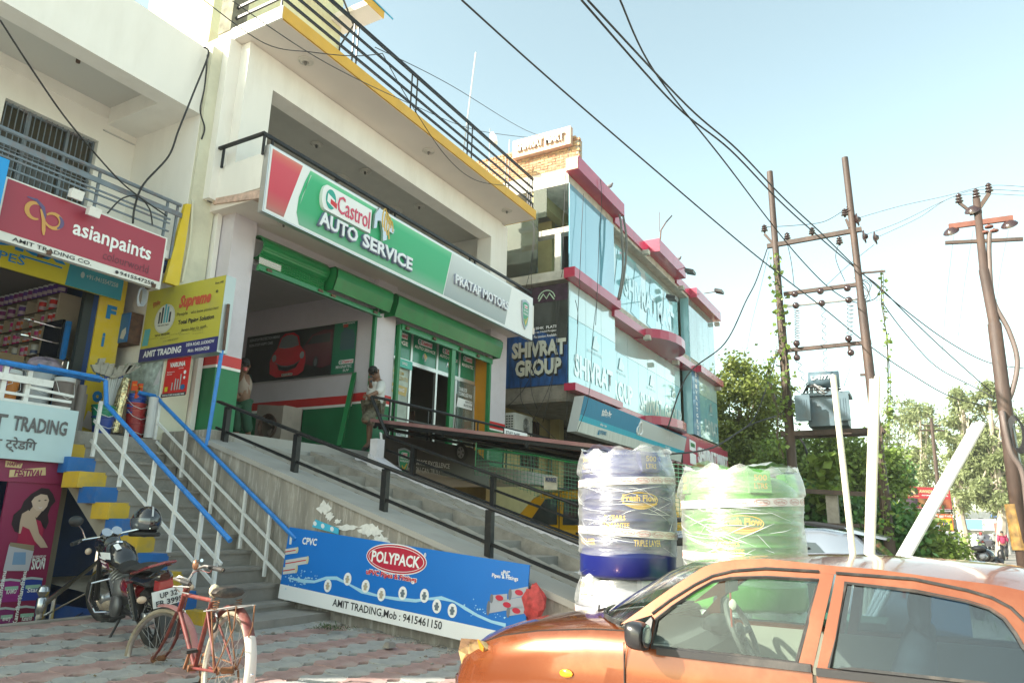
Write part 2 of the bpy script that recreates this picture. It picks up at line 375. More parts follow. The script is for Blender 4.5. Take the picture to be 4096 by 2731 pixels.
MB().prism([(7.80,1.2,rz(1.2)-.45),(7.80,7.9,rz(7.9)-.45),(7.80,7.9,rz(7.9)+.03),(7.80,1.2,rz(1.2)+.03)],(.22,0,0)).build('rough_kerb',m_conc,ramp)
Y=1.3;k=0
while Y<7.9:   # middle steps: rise .155, run .5
    MB().box((7.18,Y,rz(Y)-.5),(7.80,Y+.5,rz(Y)-.02)).build('step',m_step,ramp);Y+=.5
MB().prism([(8.78,1.2,gz(1)-.3),(8.78,7.9,.2),(8.78,7.9,rz(7.9)+.02),(8.78,1.2,rz(1.2)+.02)],(.4,0,0)).build('white_side_wall',mat('lilac_white_paint',(.66,.62,.65),.75,var=.08,bump=.2,dirt=(.35,.32,.28),dirtamt=.5,dscale=3),ramp)
# peeled lime wash patches on the side wall
mb=MB();m_patch=mat('peeled_white_lime',(.72,.71,.68),.9,var=.15,scale=20,bump=.4)
for (a,b,r1,r2_) in ((1295,2030,38,26),(1318,2062,22,18),(1480,2120,60,24),(1520,2160,45,20),(1390,2110,60,12),(1350,2085,20,10)):
    c=P(a,b,X=6.04);s_=6.7/F*1.2
    pts=[c + V((0,-math.cos(t)*r1*s_*random.uniform(.6,1.15),math.sin(t)*r2_*s_*random.uniform(.5,1.2))) for t in [2*math.pi*i/22 for i in range(22)]]
    mb.prism(pts,(.006,0,0))
mb.build('lime_patch',m_patch,ramp)
MB().box((6.07,7.99,0),(6.5,8.93,2.61)).build('corner_fill',m_stain,ramp)
bb=Board((6.035,5.98,1.44),(0,-.40,-.08),(0,0,.09),(-1,0,0))
bb.shape('old_poster',[(0,0),(1,.1),(1,.8),(.1,1)],paint((.05,.42,.62),.7),ramp,.002)
for a in (.1,.4,.75):bb.ell('old_poster',a,.5,.07,.28,paint((.7,.75,.78),.7),ramp,.004,n=10)
# landing
land=MB();land.box((6.10,8.0,1.9),(9.2,13.5,2.62)).box((9.2,7.55,2.36),(15.3,13.5,2.62))
land.prism([(6.08,7.95,rz(7.95)+.003),(6.08,8.5,2.64),(6.08,8.5,2.3),(6.08,7.95,2.2)],(3.0,0,0))
land.build('landing_slab',m_concs,ramp)
MB().box((8.68,7.38,2.2),(8.86,7.52,2.76)).prism([(8.62,7.05,2.0),(8.62,7.5,2.2),(8.62,7.5,2.52),(8.62,7.05,2.28)],(.3,0,0)).build('newel_block',MATS['lilac_white_paint'],ramp)
# stairs
st=thing('concrete_staircase','grey cement staircase between blue-topped railings up to the hardware shop','stairs',(5.4,6,.5))
m_sy=mat('yellow_step_paint',(.62,.40,.03),.6,var=.1,dirt=(.3,.25,.15),dirtamt=.5,dscale=6,bump=.1);m_sb=mat('blue_step_paint',(.01,.13,.42),.55,var=.1,dirt=(.15,.16,.18),dirtamt=.4,dscale=6,bump=.1)
rise,run=.1683,.263
for k in range(12):
    z=2.5-(k+1)*rise+rise;yf=7.21+(z-1.33)/.64+.0
    z0=z-rise
    if z<.45:break
    xl=(4.60,4.60,4.66,4.66,4.72,4.74,4.76,4.78,4.80,4.82,4.84,4.86)[k]
    MB().box((4.98,yf,max(.2,z0-.28)),(6.05,yf+run+.06,z-.035)).box((4.96,yf-.018,z-.035),(6.05,yf+run+.06,z)).build('step',m_step,st)
    MB().box((xl,yf-.006,max(.2,z0-.02)),(4.98,yf+run+.05,z-.01)).build('painted_step_end',m_sy if k % 2==1 else m_sb,st)
MB().box((4.98,5.62,.2),(6.05,6.15,gz(5.6)+.10)).build('step',m_step,st)
mb=MB();mb.prism([(4.83,6.6,.3),(4.83,9.0,2.0),(4.83,9.0,2.25),(4.83,6.3,.55),(4.83,6.3,.3)],(.12,0,0));mb.build('stair_stringer',mat('beige_plaster',(.33,.29,.23),.85,var=.1),st)
# painted yellow patches beneath
# ---- railings
def railing(name,label,X,hand,drop_posts,low,cat='railing',top=m_blue,body=m_whitem,r=.028,w_=.045):
    t=thing(name,label,cat,(X,hand[0][0],hand[0][1]))
    return t
def hz(Y):return 1.31+.6*(Y-6.05)
lr=thing('stair_railing','white railing with chipped blue top rail on the left of the stairs','railing',(4.99,7,1.5))
MB().tube([(4.2,8.6,3.13),(4.9,8.62,3.13),(4.99,8.6,3.1),(4.99,8.5,hz(8.5)+.02),(4.99,6.03,1.30)],.027,8).build('handrail',m_blue,lr,smooth=True)
for Y in (8.62,8.0,7.4,6.95,6.5,6.2):
    zb=1.33+(Y-7.21)*.64;MB().box((4.972,Y-.017,zb-.05),(5.006,Y+.017,hz(Y))).build('post',m_whitem,lr)
for dz in (.28,.52):MB().bar((4.99,8.7,hz(8.7)-dz),(4.99,6.12,hz(6.12)-dz),.022,.032).build('rail',m_whitem,lr)
rr=thing('stair_railing','white railing with bright blue top rail beside the stained ramp wall','railing',(5.98,7.5,1.6))
h2=lambda Y:1.32+.617*(Y-6.19)
MB().tube([(5.75,9.1,3.12),(5.98,9.05,3.1),(5.98,8.9,h2(8.9)),(5.98,6.15,1.30)],.026,8).build('handrail',m_blue,rr,smooth=True)
for Y in (8.95,8.3,7.65,7.05,6.6,6.22):
    zb=1.33+(Y-7.21)*.64;MB().box((5.964,Y-.016,zb-.06),(5.996,Y+.016,h2(Y))).build('post',m_whitem,rr)
for dz in (.28,.52):MB().bar((5.98,8.95,h2(8.95)-dz),(5.98,6.22,h2(6.22)-dz),.022,.03).build('rail',m_whitem,rr)
bp=MB().tube([P3(q1(55,900),X=6.02),P3(q1(185,100),X=6.02)],.025,8).build('blue_pole',m_blue,None,smooth=True,label='upright blue pipe standing against the workshop corner under the yellow board',cat='pole')
# ramp rails (black)
def blackrail(label,X,base,posts,y0,y1,hh=.47,nlow=(0.04,),top=None):
    t=thing('ramp_railing',label,'railing',(X,(y0+y1)/2,base((y0+y1)/2)),group='black ramp railings')
    for dx in (-.022,.022):MB().tube([(X+dx,y0,base(y0)+hh),(X+dx,y1,base(y1)+hh)],.02,8).build('handrail',m_black,t,smooth=True)
    for Y in posts:MB().box((X-.035,Y-.035,base(Y)-.02),(X+.035,Y+.035,base(Y)+hh-.02)).build('post',m_black,t)
    for d in nlow:MB().bar((X,y0,base(y0)+d),(X,y1,base(y1)+d),.018,.035).build('rail',m_black,t)
    return t
bz=lambda Y:rz(Y)
blackrail('low black railing along the left smooth edge of the ramp',6.3,bz,(7.95,6.62,5.2,3.83,2.5),8.15,1.4,.475,(.13,))
t=blackrail('black railing on the white kerb along the right side of the ramp',9.0,bz,(6.9,5.43,4.0,2.6),7.45,1.4,.5,(.08,.29))
MB().tube([(9.0,7.84,3.50),(9.0,7.45,2.83)],.03,8).build('handrail',m_black,t,smooth=True)
t=thing('landing_railing','black railing with paired bars along the edge of the office landing','railing',(12,7.6,2.62))
MB().tube([(9.0,7.84,3.50),(9.05,7.62,3.46),(15.3,7.62,3.47)],.026,8).build('handrail',m_black,t,smooth=True)
MB().bar((9.0,7.62,3.19),(15.3,7.62,3.22),.012,.03).build('rail',m_black,t)
MB().bar((9.0,7.62,2.72),(15.3,7.62,2.72),.03,.03).build('rail',m_black,t)
for X in (9.22,9.34,10.3,10.42,11.85,11.97,13.0,13.12,14.2,14.32,15.25):MB().box((X-.012,7.61,2.6),(X+.012,7.63,3.46)).build('post',m_black,t)
# ================================================================ green and white workshop building
m_lil=mat('lilac_wall_paint',(.60,.55,.59),.75,var=.05,scale=2,bump=.12,dirt=(.4,.36,.36),dirtamt=.3)
m_soff=mat('soffit_paint',(.75,.68,.62),.85,var=.05,scale=1.5,bump=.1)
m_yel=mat('yellow_ochre_paint',(.66,.37,.04),.6,var=.08,dirt=(.5,.35,.15),dirtamt=.3)
GB=thing('workshop_building','white two-storey workshop with yellow roof edge, green shutters and deep open balcony','building',(10.4,9,2.6))
def col(x0,x1,y0,y1,z1,name='column'):
    b=MB().box((x0,y0,2.62),(x1,y1,3.58)).build(name,m_greenw,GB);g=.004
    bx('white_band',(x0-g,y0-g,3.58),(x1+g,y1,3.62),m_white,b);bx('red_band',(x0-g,y0-g,3.62),(x1+g,y1,3.78),m_red,b)
    bx('plain_shaft',(x0,y0,3.78),(x1,y1,z1),m_lil,b);return b
col(6.52,6.94,8.6,9.15,5.95);col(9.86,10.42,8.6,9.05,5.95);col(13.86,14.62,8.55,9.2,5.95)
bx('green_jamb_strip',(9.80,8.585,2.62),(9.86,8.65,5.35),m_greenw,GB);bx('green_jamb_strip',(10.42,8.66,2.62),(10.5,8.8,5.35),m_greenw,GB)
bx('corner_pier',(6.42,8.86,.3),(6.50,9.4,6.1),m_white,GB)
# lintels above the openings
bx('lintel_wall',(6.94,8.72,5.33),(9.86,8.95,6.0),m_lil,GB);bx('lintel_wall',(10.42,8.72,5.33),(13.86,8.95,6.0),m_lil,GB)
# balcony
bx('balcony_slab',(6.33,7.86,5.95),(14.75,13.4,6.1),m_soff,GB)
mb=MB();mb.box((6.31,7.86,6.1),(14.7,7.98,6.66));mb.build('balcony_parapet',m_white,GB)
MB().prism([(6.31,7.98,6.1),(6.31,8.85,6.1),(6.31,8.85,6.64),(6.31,7.98,6.66)],(.12,0,0)).build('balcony_parapet',m_white,GB)
MB().prism([(6.30,7.84,5.93),(6.30,8.85,6.05),(6.30,8.85,6.14),(6.30,7.84,6.06)],(.14,0,0)).build('peeling_edge',mat('peeling_pink_render',(.6,.42,.34),.9,var=.3,scale=12,bump=.4),GB)
# upper storey
bx('upper_column',(6.40,8.6,6.1),(6.93,9.1,8.84),m_white,GB);bx('upper_column',(6.18,8.8,6.1),(6.40,9.3,8.84),m_white,GB)
bx('upper_column',(13.82,8.6,6.1),(14.3,9.0,8.84),m_white,GB);bx('upper_column',(14.3,8.65,6.1),(14.68,9.2,8.84),m_white,GB)
bx('beam',(6.93,8.6,8.28),(13.82,8.95,8.84),m_white,GB)
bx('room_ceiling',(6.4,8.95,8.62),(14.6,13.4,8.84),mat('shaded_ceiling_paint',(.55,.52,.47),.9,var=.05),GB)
bx('back_wall',(6.4,12.4,6.1),(14.6,12.55,8.62),m_white,GB);bx('end_wall',(6.25,8.9,6.1),(6.4,12.5,8.62),m_white,GB);bx('end_wall',(14.45,9.0,6.1),(14.6,12.5,8.62),m_white,GB)
bx('inner_column',(7.9,11.0,6.1),(8.3,11.4,8.62),m_white,GB);bx('inner_beam',(6.4,11.05,8.25),(7.9,11.35,8.62),m_white,GB)
# roof slab with yellow edge, bent slightly like the photo
bx('roof_slab',(6.27,7.78,8.85),(14.5,13.4,9.04),m_soff,GB)
bx('yellow_edge',(6.26,7.745,8.86),(14.52,7.78,9.075),m_yel,GB);bx('slab_end',(6.24,7.75,8.85),(6.27,9.2,9.07),m_white,GB);bx('slab_end',(14.5,7.75,8.85),(14.53,9.2,9.07),m_yel,GB)
# ceiling rosettes
m_ros=mat('plaster_rosette',(.6,.56,.5),.8);m_bulb=mat('bulb_holder',(.12,.11,.1),.4)
def rosette(p,r,parent=GB):
    c=V(p)
    o=MB().lathe([(0,0),(r,0),(r,-.012),(r*.86,-.02),(r*.8,-.01),(r*.6,-.022),(r*.45,-.03),(r*.3,-.012),(r*.26,-.02),(0,-.02)],20,c).build('ceiling_rosette',m_ros,parent,smooth=True)
    MB().lathe([(0,0),(r*.2,0),(r*.2,-.03),(r*.12,-.06),(0,-.065)],8,c-V((0,0,.02))).build('bulb_holder',m_bulb,o)
for q,r in ((c4(507,383),.13),(c4(1277,948),.13),(c4(1768,1320),.13)):rosette(P3(q,Z=8.845),r)
for q,r in ((c4(575,905),.13),(c4(880,1073),.13),(c4(1218,1292),.13),(c4(705,1120),.26),(c4(1045,1320),.26)):rosette(P3(q,Z=8.615),r)
rosette(P3(t3(355,885),Z=5.945),.1)
# interior garage
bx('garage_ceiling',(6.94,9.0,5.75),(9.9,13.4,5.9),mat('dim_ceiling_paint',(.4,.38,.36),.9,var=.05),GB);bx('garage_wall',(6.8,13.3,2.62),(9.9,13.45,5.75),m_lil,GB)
bx('garage_wall',(9.9,9.05,3.76),(10.0,13.3,5.75),m_lil,GB)
b=bx('garage_wall',(9.9,9.05,2.62),(10.0,13.3,3.55),m_greenw,GB);bx('white_band',(9.895,9.05,3.55),(9.99,13.3,3.60),m_white,b);bx('red_band',(9.893,9.05,3.60),(9.99,13.3,3.76),m_red,b)
bx('garage_wall',(6.6,9.1,2.62),(6.75,13.3,5.75),m_lil,GB)
bx('garage_column',(6.94,12.6,2.62),(7.5,13.3,5.75),m_lil,GB)
# office frontage
m_pt=mat('green_vinyl_panel',(.01,.20,.10),.2,coat=.3);m_og=glassmat('office_glass',(.75,.82,.8),.12,dust=(.5,.55,.5),dustamt=.12)
FY=8.98
OF=thing('office_front','aluminium office shopfront with green vinyl panels above an open doorway','shopfront',(12,FY,2.62))
xs=[10.78,11.42,12.33,13.2,13.88];WT=paint((.8,.8,.8),.5);RD=paint((.6,.02,.03),.5)
for x in xs:bx('frame_post',(x-.03,FY-.03,2.62),(x+.03,FY+.03,5.42),m_alu,OF)
bx('frame_rail',(10.75,FY-.031,4.62),(13.9,FY+.031,4.70),m_alu,OF);bx('frame_rail',(10.75,FY-.031,5.37),(13.9,FY+.031,5.45),m_alu,OF);bx('frame_rail',(12.33,FY-.028,2.62),(13.9,FY+.028,2.72),m_alu,OF)
def logo(b,a,y,w_,h_,parent,off=.004,th=0):
    """small white lozenge with red word and green disc"""
    k=b.u.length/b.v.length
    pts=[(a+w_*.08,y+h_)]+[(a+w_*.08-w_*.08*math.sin(R(t)),y+h_/2+h_/2*math.cos(R(t))) for t in range(20,180,20)]+[(a+w_*.08,y),(a+w_,y),(a+w_,y+h_)]
    pl=b.shape('logo_plate',pts,paint((.8,.8,.8),.4),parent,off,th)
    b.ell('logo_disc',a+w_*.14,y+h_*.5,w_*.085,h_*.36,paint((.01,.28,.20),.3),parent,off+th+.002,n=16)
    b.shape('logo_stripe',[(a+w_*.08,y+h_*.42),(a+w_*.22,y+h_*.36),(a+w_*.22,y+h_*.5),(a+w_*.08,y+h_*.56)],paint((.8,.8,.8),.4),parent,off+th+.003)
    b.text('Castrol',a+w_*.25,y+h_*.2,w_*.7,h_*.66,paint((.62,.03,.07),.4),parent,off+th+.004,bold=.03)
def claw(b,a,y,s_,parent,off=.005,th=.0):
    k=s_*b.v.length/b.u.length
    MS=paint((.55,.56,.6),.25,metal=.6);MG=paint((.6,.38,.08),.3,metal=.3)
    g=MB()
    for t in (0,.18,.36,.54):
        g.tube([b.pt(a+k*(.45+t*.6+.1*math.cos(u_)),y+s_*(.72-t*.5+.34*math.sin(u_)),off+th) for u_ in [i*math.pi/6 for i in range(9)]],.007*b.v.length*s_/.3,5)
    g.build('oil_swirl',MG,parent)
    b.shape('grey_spanner',[(a,y+s_*.25),(a+k*.02,y+s_*.7),(a+k*.2,y+s_),(a+k*.5,y+s_*.85),(a+k*.95,y+s_*.55),(a+k*.9,y+s_*.4),(a+k*.6,y+s_*.42),(a+k*.62,y+s_*.1),(a+k*.45,y),(a+k*.42,y+s_*.3),(a+k*.3,y+s_*.6),(a+k*.14,y+s_*.55),(a+k*.12,y+s_*.3)],MS,parent,off,th or 0)
for i,(x0,x1) in enumerate(zip(xs[:-1],xs[1:])):
    p=bx('green_panel',(x0+.03,FY-.01,4.70),(x1-.03,FY+.01,5.37),m_pt,OF)
    B=Board((x0+.03,FY-.014,4.70),(x1-x0-.06,0,0),(0,0,.67),(0,-1,0));w_=(x1-x0)
    logo(B,.2,.62,.6,.18,p)
    if i==0:B.text('EDGE',.16,.42,.66,.14,WT,p,bold=.04)
    elif i==3:B.text('MAGNATEC',.12,.42,.78,.12,WT,p,bold=.03)
    else:B.text('AUTO SERVICE',.08,.47,.86,.10,WT,p);claw(B,.42,.12,.26,p)
bx('orange_panel',(13.845,8.62,2.62),(13.857,8.94,5.3),mat('orange_laminate',(.62,.26,.01),.45,var=.06),OF)
g0=bx('poster_glass',(10.81,FY-.008,2.75),(11.39,FY+.008,4.62),mat('oil_poster_print',(.42,.47,.40),.35,var=.5,scale=1.6,stretch=(1,1,1.3)),OF)
B=Board((10.81,FY-.012,2.75),(.58,0,0),(0,0,1.87),(0,-1,0));GO=paint((.5,.36,.12),.5)
B.text('PREMIUM',.1,.86,.6,.04,GO,g0);B.text('STRENGTH TO',.05,.80,.9,.045,GO,g0)
B.shape('gold_tab',[(0,.66),(.88,.64),(.94,.74),(0,.76)],GO,g0);B.text('PERFORMANCE',.08,.68,.7,.04,WT,g0,.008)
B.shape('label_tab',[(.5,.2),(.75,.2),(.75,.25),(.5,.25)],WT,g0);B.text('0W-40',.52,.21,.2,.03,m_dark,g0,.008);B.shape('label_tab',[(.5,.13),(.75,.13),(.75,.18),(.5,.18)],GO,g0);B.text('5W-30',.52,.14,.2,.03,m_dark,g0,.008)
d_=bx('sliding_door',(13.05,FY-.05,2.64),(13.86,FY-.03,4.6),m_og,OF);MB().box((13.0,FY-.06,2.64),(13.06,FY-.02,4.6)).box((13.82,FY-.06,2.64),(13.87,FY-.02,4.6)).build('door_stile',m_alu,d_);bx('door_handle',(13.02,FY-.1,3.5),(13.04,FY-.06,3.75),m_steel,d_)
B=Board((13.06,FY-.056,2.64),(.77,0,0),(0,0,1.96),(0,-1,0))
B.text('DUALOCK',.15,.89,.42,.045,WT,d_);B.text('TECHNOLOGY FOR',.12,.835,.72,.045,WT,d_);B.shape('white_tab',[(.05,.70),(.88,.70),(.88,.80),(.1,.81)],WT,d_,.003)
B.text('NON-STOP',.5,.765,.36,.03,m_dark,d_);B.text('PROTECTION',.42,.72,.44,.03,m_dark,d_)
B.shape('printed_oil_can',[(.2,.05),(.2,.24),(.3,.29),(.32,.34),(.42,.34),(.42,.3),(.6,.28),(.7,.22),(.7,.05)],paint((.02,.2,.18),.4),d_,.003)
B.shape('printed_cap',[(.3,.34),(.44,.34),(.44,.38),(.3,.38)],RD,d_,.004)
B=Board((11.38-.5,FY-.06,4.50),(.52,0,0),(0,0,.17),(0,-1,0));os_=B.shape('office_sign',[(0,0),(1,0),(1,1),(0,1)],paint((.05,.42,.33),.4),OF,0,.02);B.text('OFFICE',.35,.35,.32,.32,WT,os_,.024)
# office interior
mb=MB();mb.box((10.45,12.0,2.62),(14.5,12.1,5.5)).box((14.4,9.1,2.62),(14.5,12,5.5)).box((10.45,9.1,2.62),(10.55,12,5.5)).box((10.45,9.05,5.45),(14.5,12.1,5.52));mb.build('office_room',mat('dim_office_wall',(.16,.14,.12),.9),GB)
rack=thing('oil_can_rack','steel rack of oil cans inside the dark office doorway','rack',(12.2,10,2.62))
for z in (3.55,3.05):bx('shelf',(11.2,10.0,z-.02),(13.0,10.35,z),m_rust,rack)
for x in (11.2,12.98):bx('upright',(x,10.0,2.62),(x+.03,10.35,3.95),m_rust,rack)
can0=None
def oilcan(p,m,parent=None,s_=1):
    t=MB().hexa([p+V(q)*s_ for q in ((-.05,-.035,0),(.05,-.035,0),(.05,.035,0),(-.05,.035,0))],[p+V(q)*s_ for q in ((-.05,-.035,.2),(.05,-.035,.2),(.05,.035,.2),(-.05,.035,.2))])
    t.hexa([p+V(q)*s_ for q in ((-.05,-.03,.2),(.05,-.03,.2),(.05,.03,.2),(-.05,.03,.2))],[p+V(q)*s_ for q in ((-.03,-.015,.25),(.02,-.015,.27),(.02,.015,.27),(-.03,.015,.25))])
    t.lathe([(0,0),(.016*s_,0),(.016*s_,.03*s_),(0,.03*s_)],6,p+V((-.025,0,.26))*s_);return t
cm=[mat('grey_can',(.06,.08,.09),.4),mat('white_can',(.5,.5,.48),.4)]
protos=[oilcan(V((0,0,0)),m_).build('oil_can',m_,None,local=True,cat='oil can',group='oil cans on the office rack',label='x') for m_ in cm]
cnt=[0,0]
for r_,(z,k) in enumerate(((3.55,0),(3.05,1))):
    for i in range(9):
        p=V((11.35+i*.18,10.12,z))
        o=protos[k] if cnt[k]==0 else copy_tree(protos[k]);cnt[k]+=1;o.location=p;o.scale=(1.25,1.25,1.25 if k==0 else 1.15)
        o['label']='%s oil can, %s from the left on the %s shelf of the office rack' % (('dark grey','white')[k],('first','second','third','fourth','fifth','sixth','seventh','eighth','ninth')[i],('upper','lower')[k])
pic=thing('framed_picture','large dark framed picture standing below the oil can rack','picture',(12.2,9.95,2.62));MB().box((11.75,9.9,2.62),(12.75,9.95,3.4)).build('frame',m_rust,pic);bx('print',(11.8,9.89,2.67),(12.7,9.9,3.35),mat('dark_picture_print',(.12,.07,.05),.4,var=.8,scale=9),pic)
# ---- rolling shutters
def shutter_roll():
    t=thing('rolling_shutter','half-rolled green shutter with exposed coil and one white painted patch','shutter',(8,8.6,5.3))
    a=P3(c5(260,105),Y=8.45);
    nb=12
    for k in range(nb):   # coil of slats
        an=R(-60+k*20);c=V((0,math.cos(an)*.17,math.sin(an)*.17));an2=R(-60+(k+1)*20-5);c2_=V((0,math.cos(an2)*.17,math.sin(an2)*.17))
        an=math.pi-an;
        y0=8.62-.18*math.sin(R(k*22-20));z0=5.58+.18*math.cos(R(k*22-20));y1=8.62-.18*math.sin(R(k*22));z1=5.58+.18*math.cos(R(k*22))
        MB().prism([(6.98,y0,z0),(6.98,(y0+y1)/2-.008,(z0+z1)/2),(6.98,y1,z1),(6.98,y1+.02,z1-.01),(6.98,y0+.02,z0-.01)],(1.42,0,0)).build('slat',m_green,t)
    for k in range(5):
        z=5.42-k*.035
        m_=mat('white_primer',(.6,.6,.58),.5) if 1<=k<=3 else m_green
        MB().prism([(6.98,8.50,z),(6.98,8.485,z-.017),(6.98,8.50,z-.034),(6.98,8.515,z-.034),(6.98,8.515,z)],(.42,0,0)).build('slat',m_,t)
        MB().prism([(7.40,8.50,z),(7.40,8.485,z-.017),(7.40,8.50,z-.034),(7.40,8.515,z-.034),(7.40,8.515,z)],(.95,0,0)).build('slat',m_green,t)
    bx('bottom_bar',(6.95,8.47,5.16),(9.8,8.52,5.245),m_green,t);bx('bottom_bar',(6.95,8.42,5.15),(9.8,8.47,5.17),m_green,t)
    for x in (7.1,8.2,8.5,9.6):MB().box((x,8.44,5.18),(x+.09,8.47,5.23)).build('bolt_lock',m_rust,t)
    return t
shutter_roll()
def hood(x0,x1,y,z0,z1,label):
    t=thing('shutter_hood',label,'shutter hood',((x0+x1)/2,y,z0),group='green shutter hoods')
    MB().prism([(x0,y+.32,z1),(x0,y+.06,z1),(x0,y,z1-.06),(x0,y,z1-.20),(x0,y+.07,z0),(x0,y+.09,z0),(x0,y+.02,z1-.2),(x0,y+.02,z1-.07),(x0,y+.07,z1-.02),(x0,y+.32,z1-.02)],(x1-x0,0,0)).build('cover_sheet',m_green,t)
    for x in (x0,x1-.01):MB().prism([(x,y+.32,z1),(x,y+.06,z1),(x,y,z1-.06),(x,y,z1-.20),(x,y+.07,z0),(x,y+.32,z0)],(.01,0,0)).build('end_plate',m_green,t)
    return t
hood(8.42,9.92,8.28,5.27,5.68,'short green shutter hood beside the exposed shutter coil')
hood(10.06,13.98,8.28,5.24,5.68,'long green shutter hood above the office windows')
t=thing('rolling_shutter','raised green shutter bottom bar and guides in front of the office','shutter',(12,8.6,5.2))
bx('bottom_bar',(10.5,8.5,5.10),(13.9,8.55,5.22),m_green,t);bx('guide',(12.26,8.52,2.62),(12.40,8.60,5.15),m_green,t);bx('guide',(13.80,8.52,2.62),(13.88,8.60,5.2),m_green,t);bx('guide',(10.46,8.52,2.62),(10.53,8.60,5.2),m_green,t)
for x in (10.6,11.5,12.5,13.2):MB().box((x,8.47,5.13),(x+.1,8.5,5.19)).build('bolt_lock',m_rust,t)
# leaning removed guide
gl=MB();a=P3(q1(1160,905),X=9.3);b=P3(q1(1290,300),X=9.86)
gl.bar(a,b,.07,.05);gl.bar(a+V((0,-.05,0)),b+V((0,-.05,0)),.02,.08);gl.build('leaning_shutter_guide',m_green,None,label='green steel shutter guide leaning on the inner garage wall',cat='shutter guide')
# ---- main fascia sign
S0,S1,Z0,Z1,SY=6.30,14.42,5.715,6.76,7.74
FS=thing('fascia_sign','long green, red and grey lit-box sign across the workshop balcony','sign',(10,SY,Z0))
bx('sign_box',(S0,SY,Z0),(S1,SY+.10,Z1),m_alu,FS)
B=Board((S0+.02,SY-.003,Z0+.02),(S1-S0-.04,0,0),(0,0,Z1-Z0-.04),(0,-1,0));Lw=S1-S0-.04
def fx(x):return (x-S0-.02)/Lw
def px_(q):return fx(P3(q,Y=SY).x)
SG=paint((.03,.40,.16),.45);SR=paint((.62,.06,.09),.45);SW=paint((.78,.79,.79),.45);SGR=paint((.45,.47,.48),.45)
def grad(name,c0,c1,axis,lo,hi,mid=None):
    m_=bpy.data.materials.new(name);m_.use_nodes=True;n=m_.node_tree.nodes;l=m_.node_tree.links;b_=n['Principled BSDF'];b_.inputs['Roughness'].default_value=.42
    g_=n.new('ShaderNodeNewGeometry');sx=n.new('ShaderNodeSeparateXYZ');l.new(g_.outputs['Position'],sx.inputs[0]);mr=n.new('ShaderNodeMapRange');mr.inputs[1].default_value=lo;mr.inputs[2].default_value=hi
    l.new(sx.outputs[axis],mr.inputs[0]);r_=n.new('ShaderNodeValToRGB');e=r_.color_ramp.elements;e[0].color=(*c0,1);e[1].color=(*c1,1)
    if mid:
        for p_,c_ in mid:x=e.new(p_);x.color=(*c_,1)
    l.new(mr.outputs[0],r_.inputs[0]);l.new(r_.outputs[0],b_.inputs['Base Color']);return m_
gG=grad('printed_green_fade',(.20,.38,.27),(.35,.62,.42),2,Z0,Z1,((.3,(.03,.36,.15)),(.82,(.03,.40,.17)),(.93,(.12,.5,.25))))
gR=grad('printed_red_fade',(.34,.20,.17),(.62,.32,.25),2,Z0,Z1,((.16,(.5,.10,.09)),(.35,(.56,.04,.07)),(.78,(.60,.06,.09)),(.9,(.62,.12,.1))))
gS=grad('printed_grey_fade',(.28,.32,.33),(.62,.65,.65),2,Z0,Z1)
B.shape('white_ground',[(0,0),(1,0),(1,1),(0,1)],SW,FS,.001)
B.shape('red_field',[(.004,.03),(px_(t3(345,855)),.03),(px_(t3(400,720)),.3),(px_(t3(490,480)),.7),(px_(t3(550,300)),.97),(.004,.97)],gR,FS,.004)
B.shape('green_field',[(px_(t3(505,925)),.03),(px_(c5(1442,450)),.03),(px_(c5(1500,180)),.97),(px_(t3(630,350)),.97),(px_(t3(570,480)),.75),(px_(t3(500,690)),.45),(px_(t3(478,830)),.2)],gG,FS,.004)
B.shape('grey_field',[(px_(c5(1446,455)),.03),(px_(c5(1830,640)),.03),(px_(c5(1875,400)),.97),(px_(c5(1504,185)),.97)],gS,FS,.004)
B.shape('white_gloss_line',[(px_(t3(520,690)),.35),(px_(t3(540,640)),.5),(px_(t3(640,400)),.9),(px_(t3(630,400)),.9)],paint((.5,.7,.55),.4),FS,.006)
# raised logo plate: rounded left end
def sp(q):p=P3(q,Y=SY);return ((p.x-S0-.02)/Lw,(p.z-Z0-.02)/(Z1-Z0-.04))
a0,z0_=sp(t3(712,615));
x0,x1_=px_(t3(722,620)),px_(t3(1235,870));zb,zt=.44,.86;kx=(x1_-x0)/(fx(9.47)-fx(8.12));gx=lambda x:x0+(fx(x)-fx(8.12))*kx
pl=B.shape('raised_logo_plate',[(x0+.012-.012*math.sin(R(t)),(zb+zt)/2+(zt-zb)/2*math.cos(R(t))) for t in range(0,181,15)]+[(x1_,zb),(x1_,zt)],paint((.80,.80,.80),.35),FS,.004,.06)
B.ell('logo_disc',gx(8.34),.65,.0165*kx,.165,paint((.015,.33,.25),.25),pl,.068);B.shape('logo_stripe',[(gx(8.25),.59),(gx(8.44),.53),(gx(8.44),.67),(gx(8.25),.73)],paint((.8,.8,.8),.3),pl,.07);B.shape('logo_stripe',[(gx(8.33),.58),(gx(8.5),.54),(gx(8.5),.63),(gx(8.33),.66)],RD,pl,.072)
B.text('Castrol',gx(8.52),.5,gx(9.42)-gx(8.52),.30,paint((.62,.05,.12),.35),pl,.068,bold=.0,depth=.01)
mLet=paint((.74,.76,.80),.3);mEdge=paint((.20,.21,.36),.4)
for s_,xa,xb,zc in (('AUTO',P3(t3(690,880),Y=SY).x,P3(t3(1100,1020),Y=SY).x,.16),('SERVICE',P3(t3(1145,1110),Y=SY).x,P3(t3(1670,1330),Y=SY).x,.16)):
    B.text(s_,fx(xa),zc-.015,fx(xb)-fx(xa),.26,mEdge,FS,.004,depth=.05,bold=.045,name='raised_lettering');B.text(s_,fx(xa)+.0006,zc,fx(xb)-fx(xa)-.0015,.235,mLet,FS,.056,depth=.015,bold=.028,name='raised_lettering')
claw(B,px_(t3(1260,900)),.42,.56,FS,.03,.05)
